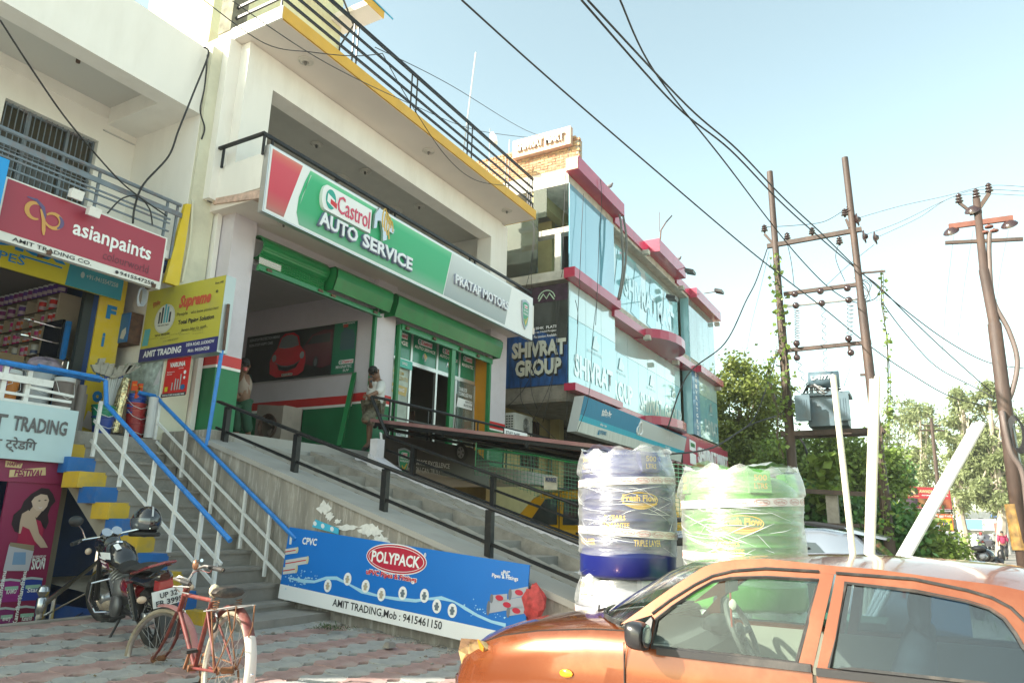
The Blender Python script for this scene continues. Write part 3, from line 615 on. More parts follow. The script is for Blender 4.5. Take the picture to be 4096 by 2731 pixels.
B.text('PRATAP MOTORS',px_(c5(1512,350))-.0004,.35,px_(c5(1842,500))-px_(c5(1512,350)),.215,paint((.30,.32,.42),.4),FS,.004,depth=.035,bold=.035,name='raised_lettering');B.text('PRATAP MOTORS',px_(c5(1512,350)),.36,px_(c5(1842,500))-px_(c5(1512,350)),.20,mLet,FS,.040,depth=.02,bold=.02,name='raised_lettering')
def shield(b,cx,cy,w_,h_,parent,off,th):
    sh=lambda s_:[(cx-w_*s_*.5,cy+h_*s_*.42),(cx-w_*s_*.25,cy+h_*s_*.47),(cx,cy+h_*s_*.5),(cx+w_*s_*.25,cy+h_*s_*.47),(cx+w_*s_*.5,cy+h_*s_*.42),(cx+w_*s_*.46,cy),(cx+w_*s_*.3,cy-h_*s_*.32),(cx,cy-h_*s_*.5),(cx-w_*s_*.3,cy-h_*s_*.32),(cx-w_*s_*.46,cy)]
    o=b.shape('shield',sh(1),paint((.35,.37,.4),.3,metal=.5),parent,off,th);b.shape('shield_face',sh(.84),paint((.015,.26,.12),.3),o,off+th+.002)
    logo(b,cx-w_*.25,cy+h_*.2,w_*.5,h_*.12,o,off+th+.003);b.text('CERTIFIED',cx-w_*.33,cy+h_*.08,w_*.66,h_*.075,WT,o,off+th+.006);b.text('WORKSHOP',cx-w_*.35,cy-h_*.03,w_*.7,h_*.075,WT,o,off+th+.006)
    b.shape('gold_tick',[(cx-w_*.2,cy-h_*.17),(cx-w_*.1,cy-h_*.15),(cx-w_*.02,cy-h_*.26),(cx+w_*.22,cy-h_*.06),(cx+w_*.3,cy-h_*.08),(cx+w_*.0,cy-h_*.38)],paint((.6,.38,.05),.3,metal=.3),o,off+th+.006)
shield(B,px_(c5(1955,560)),.5,.042,.72,FS,.004,.03)
# rails over the sign and on the roof
t=thing('balcony_railing','black flat-bar railing on the balcony edge above the long sign','railing',(10,7.9,6.7))
mb=MB().bar((6.25,8.9,6.93),(6.25,7.82,6.93),.05,.04);mb.bar((6.23,7.84,6.93),(14.5,7.84,6.93),.05,.05);mb.build('top_bar',m_black,t)
for p in ((6.27,8.86),(6.27,8.72),(6.27,7.84),(6.42,7.84),(9.1,7.86),(9.3,7.86),(11.8,7.86),(12.0,7.86),(14.3,7.86)):bx('post',(p[0]-.015,p[1]-.015,6.6),(p[0]+.015,p[1]+.015,6.92),m_black,t)
t=thing('roof_railing','black four-bar railing running along the yellow roof edge','railing',(10,7.85,9.07))
for i,z in enumerate((9.30,9.50,9.72,9.95)):
    MB().bar((6.3,7.86,z),(14.55,7.86,z),.03,.045 if i<3 else .035).build('bar',m_black,t);MB().bar((6.3,7.86,z),(6.3,9.2,z),.03,.045).build('bar',m_black,t)
MB().bar((6.3,7.86,9.99),(14.55,7.86,9.99),.035,.03).build('bar',m_black,t)
for x in (6.32,7.9,8.0,9.55,9.72,11.55,11.72,13.2,13.35,14.3,14.4,14.52):bx('post',(x-.012,7.865,9.05),(x+.012,7.885,9.97),m_black,t)
# stair head on the roof
m_pale=mat('pale_yellow_paint',(.68,.66,.42),.8,var=.08,dirt=(.4,.25,.12),dirtamt=.6,dscale=2)
sh_=thing('roof_stair_house','pale yellow stair house with projecting ochre-edged slab on the roof','roof room',(8,10,9.05))
a=P3(c4(735,110),Y=10.0);bx('wall',(6.6,10.0,9.04),(a.x,12,12.5),m_pale,sh_)
b0=P3(c4(990,118),Y=9.0);bx('slab',(a.x-.3,9.0,b0.z),(b0.x,12,b0.z+.13),m_soff,sh_);bx('ochre_edge',(a.x-2,8.98,b0.z),(b0.x+.01,9.0,b0.z+.2),m_yel,sh_)
MB().tube([b0+V((-1.4,-.03,.22)),b0+V((.28,-.03,.17))],.018,6).build('blue_pipe',mat('blue_pvc',(.02,.3,.5),.4),sh_)
MB().tube([b0+V((-.9,.3,-.03)),V((a.x-.04,9.6,b0.z-.1)),V((a.x-.04,9.95,b0.z-.5)),V((a.x-.03,9.98,9.1))],.02,6).build('drain_hose',m_blk,sh_)
mb=MB();mb.box((6.22,8.9,9.05),(6.5,9.2,10.6));mb.build('mossy_post',mat('mossy_concrete',(.2,.19,.14),.95,var=.4,scale=6,bump=.5),None,label='mossy concrete post at the left end of the yellow roof edge',cat='post')
# poster in the garage
WP=thing('wall_poster','long dark printed banner with a smiling red car on the garage wall','poster',(9.86,10.5,4.18))
bx('frame',(9.86,9.05,4.16),(9.895,12.12,5.2),m_alu,WP)
B=Board((9.855,12.1,4.18),(0,-3.04,0),(0,0,1.0),(-1,0,0))
B.shape('dark_print',[(0,0),(1,0),(1,1),(0,1)],mat('dark_print',(.02,.02,.022),.35,var=.6,scale=2),WP,.001)
B.shape('green_print',[(.81,0),(1,0),(1,1),(.81,1)],paint((.01,.17,.09),.35),WP,.003)
RC=paint((.50,.02,.03),.25);GY=paint((.16,.17,.18),.15);DG_=paint((.006,.006,.008),.4)
B.shape('printed_second_car',[(.52,.35),(.55,.62),(.62,.85),(.72,.92),(.80,.9),(.80,.2),(.72,.15),(.6,.25)],paint((.11,.03,.04),.25),WP,.004);B.shape('printed_glass',[(.58,.66),(.63,.82),(.78,.84),(.78,.66)],paint((.03,.035,.04),.2),WP,.006)
B.ell('printed_wheel',.67,.28,.022,.12,DG_,WP,.006);B.ell('printed_wheel_rim',.67,.28,.014,.08,GY,WP,.007,n=10)
B.shape('printed_red_car',[(.26,.14),(.25,.4),(.275,.55),(.31,.66),(.33,.86),(.37,.95),(.45,.95),(.50,.86),(.52,.66),(.57,.52),(.58,.35),(.57,.14),(.52,.06),(.32,.06)],RC,WP,.006)
B.shape('printed_windscreen',[(.318,.67),(.345,.87),(.385,.91),(.44,.91),(.485,.86),(.51,.67),(.45,.64),(.38,.64)],GY,WP,.008)
B.ell('printed_headlamp',.29,.46,.020,.075,paint((.3,.32,.34),.2),WP,.008,n=14);B.ell('printed_headlamp',.545,.46,.020,.075,paint((.3,.32,.34),.2),WP,.008,n=14)
B.shape('printed_grille',[(.315,.36),(.36,.27),(.42,.25),(.48,.27),(.53,.36),(.50,.22),(.42,.16),(.345,.2)],DG_,WP,.008);B.shape('printed_grille_rim',[(.305,.37),(.36,.29),(.42,.27),(.48,.29),(.535,.37),(.53,.34),(.48,.265),(.42,.245),(.36,.265),(.312,.34)],GY,WP,.009)
B.shape('printed_plate',[(.375,.07),(.475,.07),(.475,.12),(.375,.12)],paint((.5,.5,.45),.4),WP,.009);B.text('MH 01 BQ 1868',.38,.078,.09,.034,DG_,WP,.011)
TX=paint((.40,.42,.43),.5);B.text('NON-STOP PROTECTION MEANS',.03,.88,.29,.06,TX,WP);B.text('NON-STOP HAPPY CARS',.03,.77,.23,.06,TX,WP)
B.shape('printed_badge',[(.03,.1),(.05,.18),(.08,.18),(.1,.1),(.08,.02),(.05,.02)],paint((.01,.08,.07),.4),WP,.004)
B.shape('printed_can',[(.87,.45),(.87,.8),(.89,.84),(.89,.93),(.92,.93),(.92,.86),(.97,.84),(.99,.7),(.99,.45)],paint((.03,.10,.12),.3),WP,.006);B.shape('printed_cap',[(.885,.9),(.925,.9),(.925,.96),(.885,.96)],paint((.4,.06,.03),.4),WP,.008)
logo(B,.87,.18,.12,.08,WP,.004);B.text('MAGNATEC',.85,.10,.13,.06,WT,WP);B.text('SUV',.91,.03,.05,.05,WT,WP);B.text('FULL-SYNTHETIC',.88,.955,.1,.03,WT,WP)
# exhaust box
fb=thing('fan_box','dusty square metal cooler body with round fan hole on the garage floor','fan',(8.5,9.65,2.62))
m_dust=mat('dusty_sheet_metal',(.28,.23,.19),.8,var=.25,scale=3,bump=.2,dirt=(.12,.08,.05),dirtamt=.6)
pa=[(9.97,2.64),(9.33,2.64),(9.33,3.36),(9.97,3.42)]
mb=MB();plate(mb,[(-a_,z) for a_,z in pa],[[(-9.64+.20*math.cos(R(t)),3.02+.20*math.sin(R(t))) for t in range(0,360,20)]],lambda a_,z:(8.5,-a_,z),.02,thv=(1,0,0));mb.build('front_sheet',m_dust,fb)
MB().box((8.52,9.33,2.64),(8.95,9.345,3.36)).box((8.52,9.955,2.64),(8.95,9.97,3.36)).box((8.93,9.33,2.64),(8.95,9.97,3.36)).box((8.52,9.33,3.36),(8.95,9.97,3.375)).build('casing',m_dust,fb)
MB().lathe([(.215,-.04),(.225,-.03),(.20,.0),(.19,.03)],20,(8.49,9.64,3.02),(1,0,0)).build('fan_ring',m_rust,fb)
mb=MB()
for k in range(4):a_=R(45+90*k);mb.hexa([V((8.60,9.64,3.02))+V((0,math.cos(a_+d)*r_,math.sin(a_+d)*r_)) for d,r_ in ((-.4,.04),(.4,.04),(.35,.17),(-.3,.17))],[V((8.63,9.64,3.02))+V((0,math.cos(a_+d)*r_,math.sin(a_+d)*r_)) for d,r_ in ((-.4,.04),(.4,.04),(.35,.17),(-.3,.17))])
mb.build('fan_blades',m_dust,fb)
# ================================================================ hardware shop building on the left
m_lw=mat('left_wall_paint',(.82,.795,.75),.8,var=.04,scale=1.5,bump=.1,bscale=30,dirt=(.6,.56,.49),dirtamt=.25,dscale=1.4,stretch=(1.4,1.4,.35))
m_bw=mat('blue_wall_paint',(.008,.05,.20),.6,var=.15,dirt=(.05,.08,.14),dirtamt=.4)
m_yw=mat('yellow_wall_paint',(.72,.52,.02),.55,var=.08,dirt=(.6,.5,.25),dirtamt=.4,dscale=4)
LB=thing('hardware_shop_building','cream two-storey building with recessed upper balcony above a paint and pipe shop','building',(2.5,9,2.5))
XL=-1.2
bx('unseen_sun_stop_wall',(XL-.2,8.85,0),(XL,13,8.54),m_lw,LB);bx('unseen_shade_block',(-9,9.0,0),(XL-.2,13,5.25),m_lw,LB)  # unseen end wall and lower block, added to shade the banner and pavers
mb=MB().box((XL,9.0,7.43),(5.99,9.2,8.54));mb.box((XL,9.2,7.43),(5.5,9.32,7.75));mb.build('parapet_wall',m_lw,LB)
bx('balcony_ceiling',(XL,9.2,7.72),(5.99,10.75,7.85),mat('grey_ceiling_paint',(.6,.59,.56),.9),LB);bx('side_beam',(5.5,9.2,7.44),(5.99,10.7,7.74),m_lw,LB)
mb=MB();wx0,wx1,wz0,wz1=4.10,5.42,5.5,7.10;YB=10.58
plate(mb,[(XL,5.1),(6.0,5.1),(6.0,7.74),(XL,7.74)],[[(wx0,wz0),(wx1,wz0),(wx1,wz1),(wx0,wz1)]],lambda a,b:(a,YB,b),.2,thv=(0,1,0));mb.build('back_wall',m_lw,LB)
bx('end_wall',(5.99,9.0,2.5),(6.04,10.8,7.46),m_lw,LB);bx('cream_strip_wall',(6.0,8.94,.3),(6.40,9.3,8.62),m_cream,LB)
bx('cable_moulding',(3.0,YB-.015,7.52),(5.98,YB,7.535),m_lw,LB);bx('tube_light',(5.45,YB-.03,7.30),(5.97,YB,7.315),m_alu,LB)
win=bx('window_frame',(wx0,YB+.10,wz0),(wx0+.03,YB+.14,wz1),m_rail if False else mat('blue_grey_metal',(.16,.20,.24),.5,var=.2,dirt=(.22,.10,.07),dirtamt=.6,dscale=6),LB)
mbf=MB();mbf.box((wx1-.03,YB+.10,wz0),(wx1,YB+.14,wz1)).box((wx0,YB+.10,wz1-.03),(wx1,YB+.14,wz1)).box((wx0+.34,YB+.09,wz0),(wx0+.40,YB+.14,wz1)).box((wx0+.90,YB+.09,wz0),(wx0+.94,YB+.14,wz1));mbf.build('frame',m_rail if False else MATS['blue_grey_metal'],win)
bx('pane',(wx0,YB+.15,wz0),(wx1,YB+.16,wz1),mat('dark_window',(.05,.045,.03),.15),win)
for i in range(17):x=wx0+.05+i*.077;MB().box((x,YB+.075,wz0),(x+.012,YB+.085,wz1)).build('bar',MATS['blue_grey_metal'],win)
for z in (6.55,6.48,6.41,6.0,5.9,5.8):MB().box((wx0,YB+.06,z),(wx1,YB+.075,z+.012)).build('bar',MATS['blue_grey_metal'],win)
bx('balcony_slab',(XL,8.95,5.02),(6.0,10.6,5.14),m_lw,LB)
MB().lathe([(0,0),(.05,0),(.05,-.02),(.03,-.04),(.03,-.10),(0,-.11)],8,P3(c1(545,390),Z=7.72)).build('lamp_holder',m_rust,LB)
MB().prism([(5.96-.2,8.90,4.66),(5.98,8.90,4.66),(5.99,8.90,5.93),(5.90,8.90,5.9)],(0,.06,0)).build('yellow_pilaster',m_yw,LB)
br=thing('balcony_railing','rusty blue-grey pipe railing in front of the barred upper window','railing',(3,8.9,5.1))
m_br=MATS['blue_grey_metal']
MB().tube([(XL,8.9,5.84),(5.83,8.9,5.84)],.028,8).build('top_pipe',m_br,br,smooth=True);MB().box((XL,8.89,5.66),(5.86,8.91,5.73)).build('flat_bar',m_br,br)
for z in (5.56,5.50,5.38,5.26,5.15):MB().box((XL,8.89,z),(5.7,8.91,z+.022)).build('flat_bar',m_br,br)
for x in (3.2,4.66,5.64,5.8):MB().box((x-.015,8.91,5.02),(x+.015,8.94,5.84)).build('post',m_br,br)
# shop opening below
bx('shop_floor',(XL,8.9,2.3),(6.02,13,2.5),m_step,LB);bx('terrace_edge',(XL,8.82,2.3),(4.6,8.9,2.5),m_yw,LB)
bx('shop_back_wall',(XL,12.9,2.5),(5.6,13.0,5.0),m_bw,LB);bx('shop_side_wall',(5.62,10.0,2.5),(5.7,12.9,5.0),m_bw,LB);bx('shop_ceiling',(XL,9.9,4.86),(5.7,12.9,4.95),mat('shop_ceiling',(.22,.20,.19),.9),LB)
bx('yellow_pier',(5.44,9.84,2.5),(5.80,9.98,5.0),m_yw,LB);bx('pier_side',(5.36,9.87,2.5),(5.44,9.98,5.0),m_bw,LB);bx('shutter_guide',(5.24,9.85,2.5),(5.36,9.93,5.0),mat('dark_guide',(.02,.03,.035),.4),LB)
bx('recess_back',(5.80,10.9,2.5),(6.0,11.0,5.0),m_bw,LB)
bx('recess_ceiling',(5.2,9.0,4.93),(6.0,10.9,5.0),m_bw,LB);bx('shutter_box',(XL,9.75,4.5),(5.4,9.9,4.95),MATS['dark_guide'],LB)
B=Board((5.46,9.835,2.6),(.34,0,0),(0,0,2.0),(0,-1,0));m_fb=paint((.0,.20,.50),.45)
for i,ch in enumerate('Fino'):B.text(ch,.28,.80-.205*i if ch != 'o' else .80-.205*i+.02,.42 if ch != 'i' else .12,.10 if ch in 'Fi' else .08,m_fb,LB,.003,bold=.06)
B.shape('torn_notice',[(.05,.03),(.9,-.01),(1.0,.1),(.2,.14)],paint((.55,.47,.42),.8),LB,.01)
# boards over the shop
yb=9.58
fx_=thing('pipe_company_board','yellow and teal banner above the paint shelves behind the maroon sign','sign',(4.5,yb,4.4))
def yp(q,y):return P3(q,Y=y)
a=yp(t2(0,200),yb);b=yp(t2(1460,625),yb);
zb_,zt_=4.43,4.98
bx('board',(2.6,yb,zb_),(5.58,yb+.04,zt_),mat('yellow_flex',(.55,.47,.01),.5,var=.05),fx_)
c_=yp(t2(815,415),yb).x;TEAL=paint((.01,.21,.27),.5)
B=Board((2.6,yb-.004,zb_),(2.98,0,0),(0,0,zt_-zb_),(0,-1,0));g_=lambda x:(x-2.6)/2.98
B.shape('teal_field',[(g_(c_),0),(1,0),(1,1),(g_(c_)+.01,1)],TEAL,fx_,0)
p0=yp(t2(0,50),yb).x
B.text('FinOlex',g_(3.2),.46,g_(4.78)-g_(3.2),.5,m_fb,fx_,bold=.06);B.text('PIPES',g_(3.83),.16,.155,.2,m_fb,fx_,bold=.01)
B.shape('blue_line',[(g_(3.3),.40),(g_(3.95),.40),(g_(3.95),.44),(g_(3.3),.44)],m_fb,fx_);B.shape('blue_line',[(g_(4.22),.36),(g_(4.74),.36),(g_(4.74),.40),(g_(4.22),.40)],m_fb,fx_)
PT=paint((.35,.42,.42),.6);B.text('M/S AMIT TRADING',g_(4.98),.56,.185,.12,PT,fx_);B.text('+91-9415547258',g_(5.06),.30,.15,.12,PT,fx_);B.ell('phone_disc',g_(5.01),.36,.009,.08,PT,fx_,n=12)
ys_=8.58
AS=thing('paint_company_sign','maroon lit sign with white lettering fixed below the balcony railing','sign',(4.5,ys_,4.4))
tl=yp(c2(35,5),ys_);tr=yp(c2(1155,440),ys_);br_=yp(c2(1100,795),ys_);bl=yp(c2(0,430),ys_)
x0,x1,z0,z1=3.47,tr.x,4.425,5.155
bx('sign_box',(x0,ys_,z0),(x1,ys_+.08,z1),paint((.7,.7,.66),.5),AS)
B=Board((x0,ys_-.003,z0),(x1-x0,0,0),(0,0,z1-z0),(0,-1,0));MR=paint((.33,.03,.06),.5)
B.shape('maroon_field',[(.02,.135),(.988,.135),(.988,.975),(.02,.975)],MR,AS,0)
B.text('asianpaints',.40,.38,.5,.33,WT,AS,bold=.02);B.text('colourworld',.60,.215,.3,.15,paint((.13,.02,.04),.5),AS,bold=-.004)
BK=paint((.03,.03,.035),.6);B.text('AMIT TRADING CO.',.1,.035,.44,.065,BK,AS,bold=.01);B.text('9415547258',.72,.035,.23,.065,BK,AS,bold=.015);B.ell('phone_disc',.70,.065,.011,.03,BK,AS)
gold=paint((.55,.28,.06),.4);pur=paint((.10,.06,.16),.4)
def ribbon(pts,w0,w1,m,off=.006,nm='logo_ribbon'):
    n=len(pts);L=[];Rr=[]
    for i,(x,y) in enumerate(pts):
        x2,y2=pts[min(i+1,n-1)];x3,y3=pts[max(i-1,0)];dx,dy=(x2-x3)*2.7,y2-y3;l_=math.hypot(dx,dy) or 1;ww=w0+(w1-w0)*math.sin(math.pi*i/(n-1));L.append((x-dy/l_*ww/2.7,y+dx/l_*ww));Rr.append((x+dy/l_*ww/2.7,y-dx/l_*ww))
    mb=MB();
    for i in range(n-1):mb.quad(B.pt(*L[i],off),B.pt(*L[i+1],off),B.pt(*Rr[i+1],off),B.pt(*Rr[i],off))
    mb.build(nm,m,AS,fix=False)
arc=lambda cx,cy,rx,ry,a0,a1,n=14:[(cx+rx*math.cos(R(a0+(a1-a0)*i/n)),cy+ry*math.sin(R(a0+(a1-a0)*i/n))) for i in range(n+1)]
ribbon(arc(.185,.62,.045,.13,60,300),.012,.035,gold);ribbon([(.13,.80),(.18,.80),(.22,.72),(.235,.60),(.24,.48)],.01,.03,pur,.008);ribbon([(.21,.68),(.235,.52),(.245,.36),(.25,.28)],.012,.03,gold,.009);ribbon(arc(.285,.56,.045,.12,150,-150),.012,.035,gold,.01);ribbon(arc(.29,.56,.045,.12,60,-60),.01,.03,pur,.012)
bs=MB().box((2.2,8.35,4.5),(3.40,8.42,5.25)).build('bright_blue_sign',paint((.0,.28,.68),.4),None,label='plain bright blue sign at the far left beside the maroon sign',cat='sign')
for q in ((520,1340),(640,1460)):
    p=P3(c1(*q),Y=8.45);t=thing('floodlight','small white floodlight above the maroon sign, %s' % ('nearer the left edge' if q[0]==520 else 'nearer the middle of the sign'),'floodlight',p,'floodlights over the maroon sign')
    MB().hexa([p+V(v_) for v_ in ((-.07,-.04,-.07),(.07,-.04,-.07),(.07,.03,-.05),(-.07,.03,-.05))],[p+V(v_) for v_ in ((-.07,-.07,.04),(.07,-.07,.04),(.07,.02,.05),(-.07,.02,.05))]).build('lamp_head',m_whitem,t)
    MB().bar(p+V((0,.02,0)),p+V((.12,.3,.12)),.025).build('arm',m_rust,t)
bx_=MB().bar(P3(t2(620,30),Y=8.55),P3(t2(500,70),Y=9.0),.05).build('sign_bracket',m_rust,AS);MB().bar(P3(t2(1930,445),Y=8.55),P3(t2(1820,475),Y=9.0),.05).build('sign_bracket',m_rust,AS)
# projecting yellow board
PB=thing('projecting_board','yellow and navy double-faced pipe board sticking out over the stairs','sign',(6,8.5,3.6))
XB=5.93
A_,B__,D_,E_=P3(c2(985,790),X=XB),P3(c2(1555,700),X=XB),P3(c2(925,1250),X=XB),P3(c2(1480,1235),X=XB)
yA,yB2,zlo,zhi=9.5,7.84,3.60,4.655
bx('board_box',(XB,yB2,zlo),(XB+.16,yA,zhi),paint((.42,.46,.46),.4,metal=.4),PB)
B=Board((XB-.003,yA,zlo),(0,yB2-yA,0),(0,0,zhi-zlo),(-1,0,0))
YL=mat('yellow_lit_flex',(.50,.46,.06),.5,var=.06,scale=2,dirt=(.35,.33,.15),dirtamt=.4,dscale=3);NV=paint((.03,.03,.16),.5)
B.shape('yellow_face',[(0,0),(1,0),(1,1),(0,1)],YL,PB,0);B.shape('navy_band',[(0,0),(1,0),(1,.2),(0,.18)],NV,PB,.002)
B.text('AMIT TRADING',.06,.055,.50,.09,WT,PB,bold=.04);B.text('DEVA ROAD, LUCKNOW',.62,.115,.34,.05,WT,PB);B.text('Mob.: 9415547258',.65,.04,.26,.045,WT,PB)
B.ell('round_badge',.28,.56,.135,.20,paint((.55,.57,.5),.5),PB,.003);B.ell('badge_ring',.28,.56,.12,.175,paint((.62,.64,.58),.5),PB,.005)
for i,(x,h_,c_) in enumerate(((.20,.16,(.05,.06,.08)),(.235,.22,(.05,.06,.08)),(.27,.26,(.08,.4,.5)),(.305,.22,(.08,.4,.5)),(.34,.14,(.05,.06,.08)))):B.shape('printed_pipe',[(x,.5),(x+.022,.5),(x+.022,.5+h_),(x,.5+h_)],paint(c_,.5),PB,.007)
B.text('• Water Industry • Irrigation •',.2,.455,.16,.025,BK,PB,.008);B.text('Supreme',.45,.62,.40,.22,paint((.55,.10,.05),.5),PB,bold=.05,shear=.25);B.text('®',.9,.78,.03,.04,BK,PB)
B.text('People',.44,.545,.14,.06,BK,PB,bold=.0);B.text('who know plastics best',.62,.545,.34,.055,BK,PB,bold=.0);B.text('Total Piping Solution',.47,.42,.45,.08,BK,PB,bold=.03);B.text('Jeevan bhar ka saath...',.52,.32,.34,.06,BK,PB,shear=.3,bold=0)
B.text('Toll Free: 1800-102-4707',.18,.325,.2,.03,BK,PB);B.text('Since 1942',.88,.90,.10,.03,BK,PB);B.text('सुप्रीम',.09,.74,.1,.1,paint((.5,.1,.05),.5),PB)
for i in range(9):B.text('~'.join(random.choice(('ru','nm','wl','sri','eu')) for _ in range(5)),random.uniform(.05,.8),random.uniform(.22,.32),.13,.02,paint((.12,.12,.06),.7),PB,bold=-.01)
B.shape('small_leaflet',[(.02,.22),(.10,.22),(.11,.45),(.03,.45)],paint((.10,.38,.42),.5),PB,.004)
MB().tube([P3(c2(1540,1205),X=6.0),P3(c2(1575,890),X=6.0)],.022,6).build('rusty_pole',m_rust,PB)
# electric box and posters on the recess side wall (X = 6.0)
eb=thing('meter_box','small white and blue wall cabinet with rusty rim beside the yellow pier','cabinet',(5.7,9.8,3.9))
bx('cabinet_box',(5.80,9.62,3.88),(5.98,10.06,4.33),m_rust,eb);bx('white_door',(5.785,9.84,3.89),(5.80,10.05,4.32),paint((.5,.47,.4),.6),eb);bx('blue_door',(5.785,9.63,3.89),(5.80,9.84,4.32),paint((.02,.14,.38),.5),eb)
mb=MB();mb.prism([(5.78,9.78,3.95),(5.78,9.70,3.93),(5.78,9.66,4.02),(5.78,9.68,4.10),(5.78,9.76,4.06)],(-.004,0,0));mb.build('torn_sticker',paint((.5,.52,.52),.7),eb)
XW=5.985
def wallposter(name,label,y0,y1,z0,z1,m):return MB().prism([(XW-.012,y0,z0),(XW-.02,y1,z0+.01),(XW-.015,y1,z1),(XW-.005,y0,z1)],(.004,0,0)).build(name,m,None,label=label,cat='poster')
v_=wallposter('red_pump_poster','red pump poster with white lettering on the wall beside the broom bundle',8.92,8.40,3.07,3.60,paint((.58,.02,.02),.5))
B=Board((XW-.024,8.92,3.07),(0,-.52,0),(0,0,.53),(-1,0,0));B.text('VARUNA',.22,.76,.62,.13,WT,v_,bold=.04,shear=.1);B.text('ELECTRIC',.6,.70,.2,.025,WT,v_);B.shape('black_strip',[(0,0),(1,0),(1,.09),(0,.09)],BK,v_,.002);B.text('VARUNA PUMPS AVAILABLE HERE',.05,.02,.9,.045,WT,v_)
B.text('Replacement',.14,.62,.3,.04,WT,v_);B.text('Monkey*',.14,.56,.22,.04,WT,v_)
for i,(x,h_) in enumerate(((.38,.2),(.50,.3),(.60,.28),(.70,.4))):B.shape('printed_pump',[(x,.16),(x+.045,.16),(x+.045,.16+h_),(x,.16+h_)],paint((.45,.46,.47),.3),v_,.003)
B.shape('printed_box',[(.12,.14),(.24,.14),(.24,.26),(.12,.26)],paint((.6,.5,.02),.5),v_,.003);B.ell('printed_motor',.84,.22,.09,.07,paint((.02,.12,.3),.5),v_,.003);B.ell('printed_mark',.86,.6,.05,.05,WT,v_,.003);B.ell('printed_mark',.86,.46,.04,.04,WT,v_,.003)
w2=wallposter('pale_blue_poster','crumpled pale blue leaflets pasted on the wall behind the brooms',9.9,9.0,3.0,3.62,mat('pasted_leaflets',(.42,.50,.48),.8,var=.5,scale=9,bump=.3))
w3=wallposter('white_paper','white handwritten paper sheets taped left of the red pump poster',9.32,9.02,3.25,3.56,mat('paper',(.55,.55,.58),.8,var=.15,scale=12,bump=.3))
w4=wallposter('green_poster','green and white pipe poster low on the wall beside the red buckets',9.5,9.12,2.52,3.02,mat('green_white_print',(.12,.32,.24),.6,var=.8,scale=5))
# shelving with paint tins (wall X = 5.45)
m_shelf=mat('beige_laminate',(.46,.40,.30),.6,var=.08);m_sedge=mat('brown_edge',(.07,.035,.025),.5)
SH=thing('paint_shelving','beige pigeonhole shelving full of paint tins inside the hardware shop','shelving',(5.5,11.5,2.5))
zs=[3.72,3.94,4.15,4.37,4.60];ysd=[10.62+i*.285 for i in range(8)]
bx('back_board',(5.58,10.6,2.5),(5.61,12.8,4.62),m_shelf,SH);bx('end_board',(5.28,10.58,2.5),(5.60,10.61,4.61),m_shelf,SH)
for z in zs:bx('shelf',(5.28,10.60,z-.012),(5.58,12.8,z),m_shelf,SH);bx('shelf_edge',(5.27,10.59,z-.014),(5.28,12.8,z+.002),m_sedge,SH)
for y in ysd:bx('divider',(5.285,y-.008,3.5),(5.58,y+.008,4.60),m_shelf,SH)
bx('shelf',(5.28,10.60,3.49),(5.58,12.8,3.5),m_shelf,SH)
tin_c={'plum':(.20,.02,.17),'purple':(.12,.04,.28),'red':(.60,.03,.03),'orange':(.70,.20,.02),'magenta':(.65,.04,.25),'blue':(.04,.14,.40),'white':(.65,.65,.62)}
tins={}
def tin(kind,h_,r_):
    c=paint(tin_c[kind],.35);t=link('paint_tin',None,None,(0,0,0));t['category']='paint tin';t['group']='paint tins on the shelves'
    MB().lathe([(0,0),(r_,0),(r_,h_*.86),(0,h_*.86)],10).build('tin_body',c,t,smooth=True,local=True);MB().lathe([(0,h_*.86),(r_*1.06,h_*.86),(r_*1.06,h_),(0,h_)],10).build('lid',paint((.55,.55,.55),.4),t,smooth=True,local=True)
    MB().lathe([(r_*1.01,h_*.2),(r_*1.01,h_*.5)],10,a0=2.2,a1=4.4).build('paper_label',paint((.5,.4,.45),.5) if kind != 'white' else paint((.1,.15,.3),.5),t,local=True);return t
rowk={4.60:('plum','purple'),4.37:('red','purple','plum','blue'),4.15:('red','plum','magenta','orange'),3.94:('red','magenta','white','orange'),3.72:('magenta','purple','red','white'),3.50:('magenta','orange','purple','white')}
nm={4.60:'on top of the shelving',4.37:'in the highest row of pigeonholes',4.15:'in the second row of pigeonholes',3.94:'in the third row of pigeonholes',3.72:'in the fourth row of pigeonholes',3.50:'in the lowest row of pigeonholes'}
used={};ORD=('first','second','third','fourth','fifth','sixth','seventh','eighth','ninth','tenth','eleventh','twelfth','thirteenth','fourteenth','fifteenth','sixteenth','seventeenth','eighteenth','nineteenth','twentieth')
nrow={}
for z,ks in rowk.items():
    y=10.66
    while y<12.7:
        if z<4.6 and random.random()<.12:y+=.12;continue
        big=z>=4.37;r_=.062 if big else .052;h_=.18 if big else .165
        kd=ks[min(len(ks)-1,int((y-10.6)/.55)) if z==4.37 else random.randrange(len(ks))]
        if z<4.6 and any(abs(y-d)<r_+.012 for d in ysd):y+=.03;continue
        key=(kd,big)
        if key not in tins:tins[key]=tin(kd,h_,r_);o=tins[key]
        else:o=copy_tree(tins[key])
        o.location=(5.335,y,z+.001);o.rotation_euler=(0,0,random.uniform(-.4,.4))
        nrow[z]=nrow.get(z,0)+1;o['label']='%s paint tin, %s from the shop pier %s' % (kd,ORD[min(19,nrow[z]-1)],nm[z]);y+=2*r_+.012
        if z<4.3 and random.random()<.35:o2=copy_tree(o);o2.location=(5.34,o.location.y,z+h_+.002) if z+2*h_<z+.21 else (5.44,o.location.y+.02,z+.001);o2['label']='%s paint tin standing behind the %s one %s' % (kd,ORD[min(19,nrow[z]-1)],nm[z])
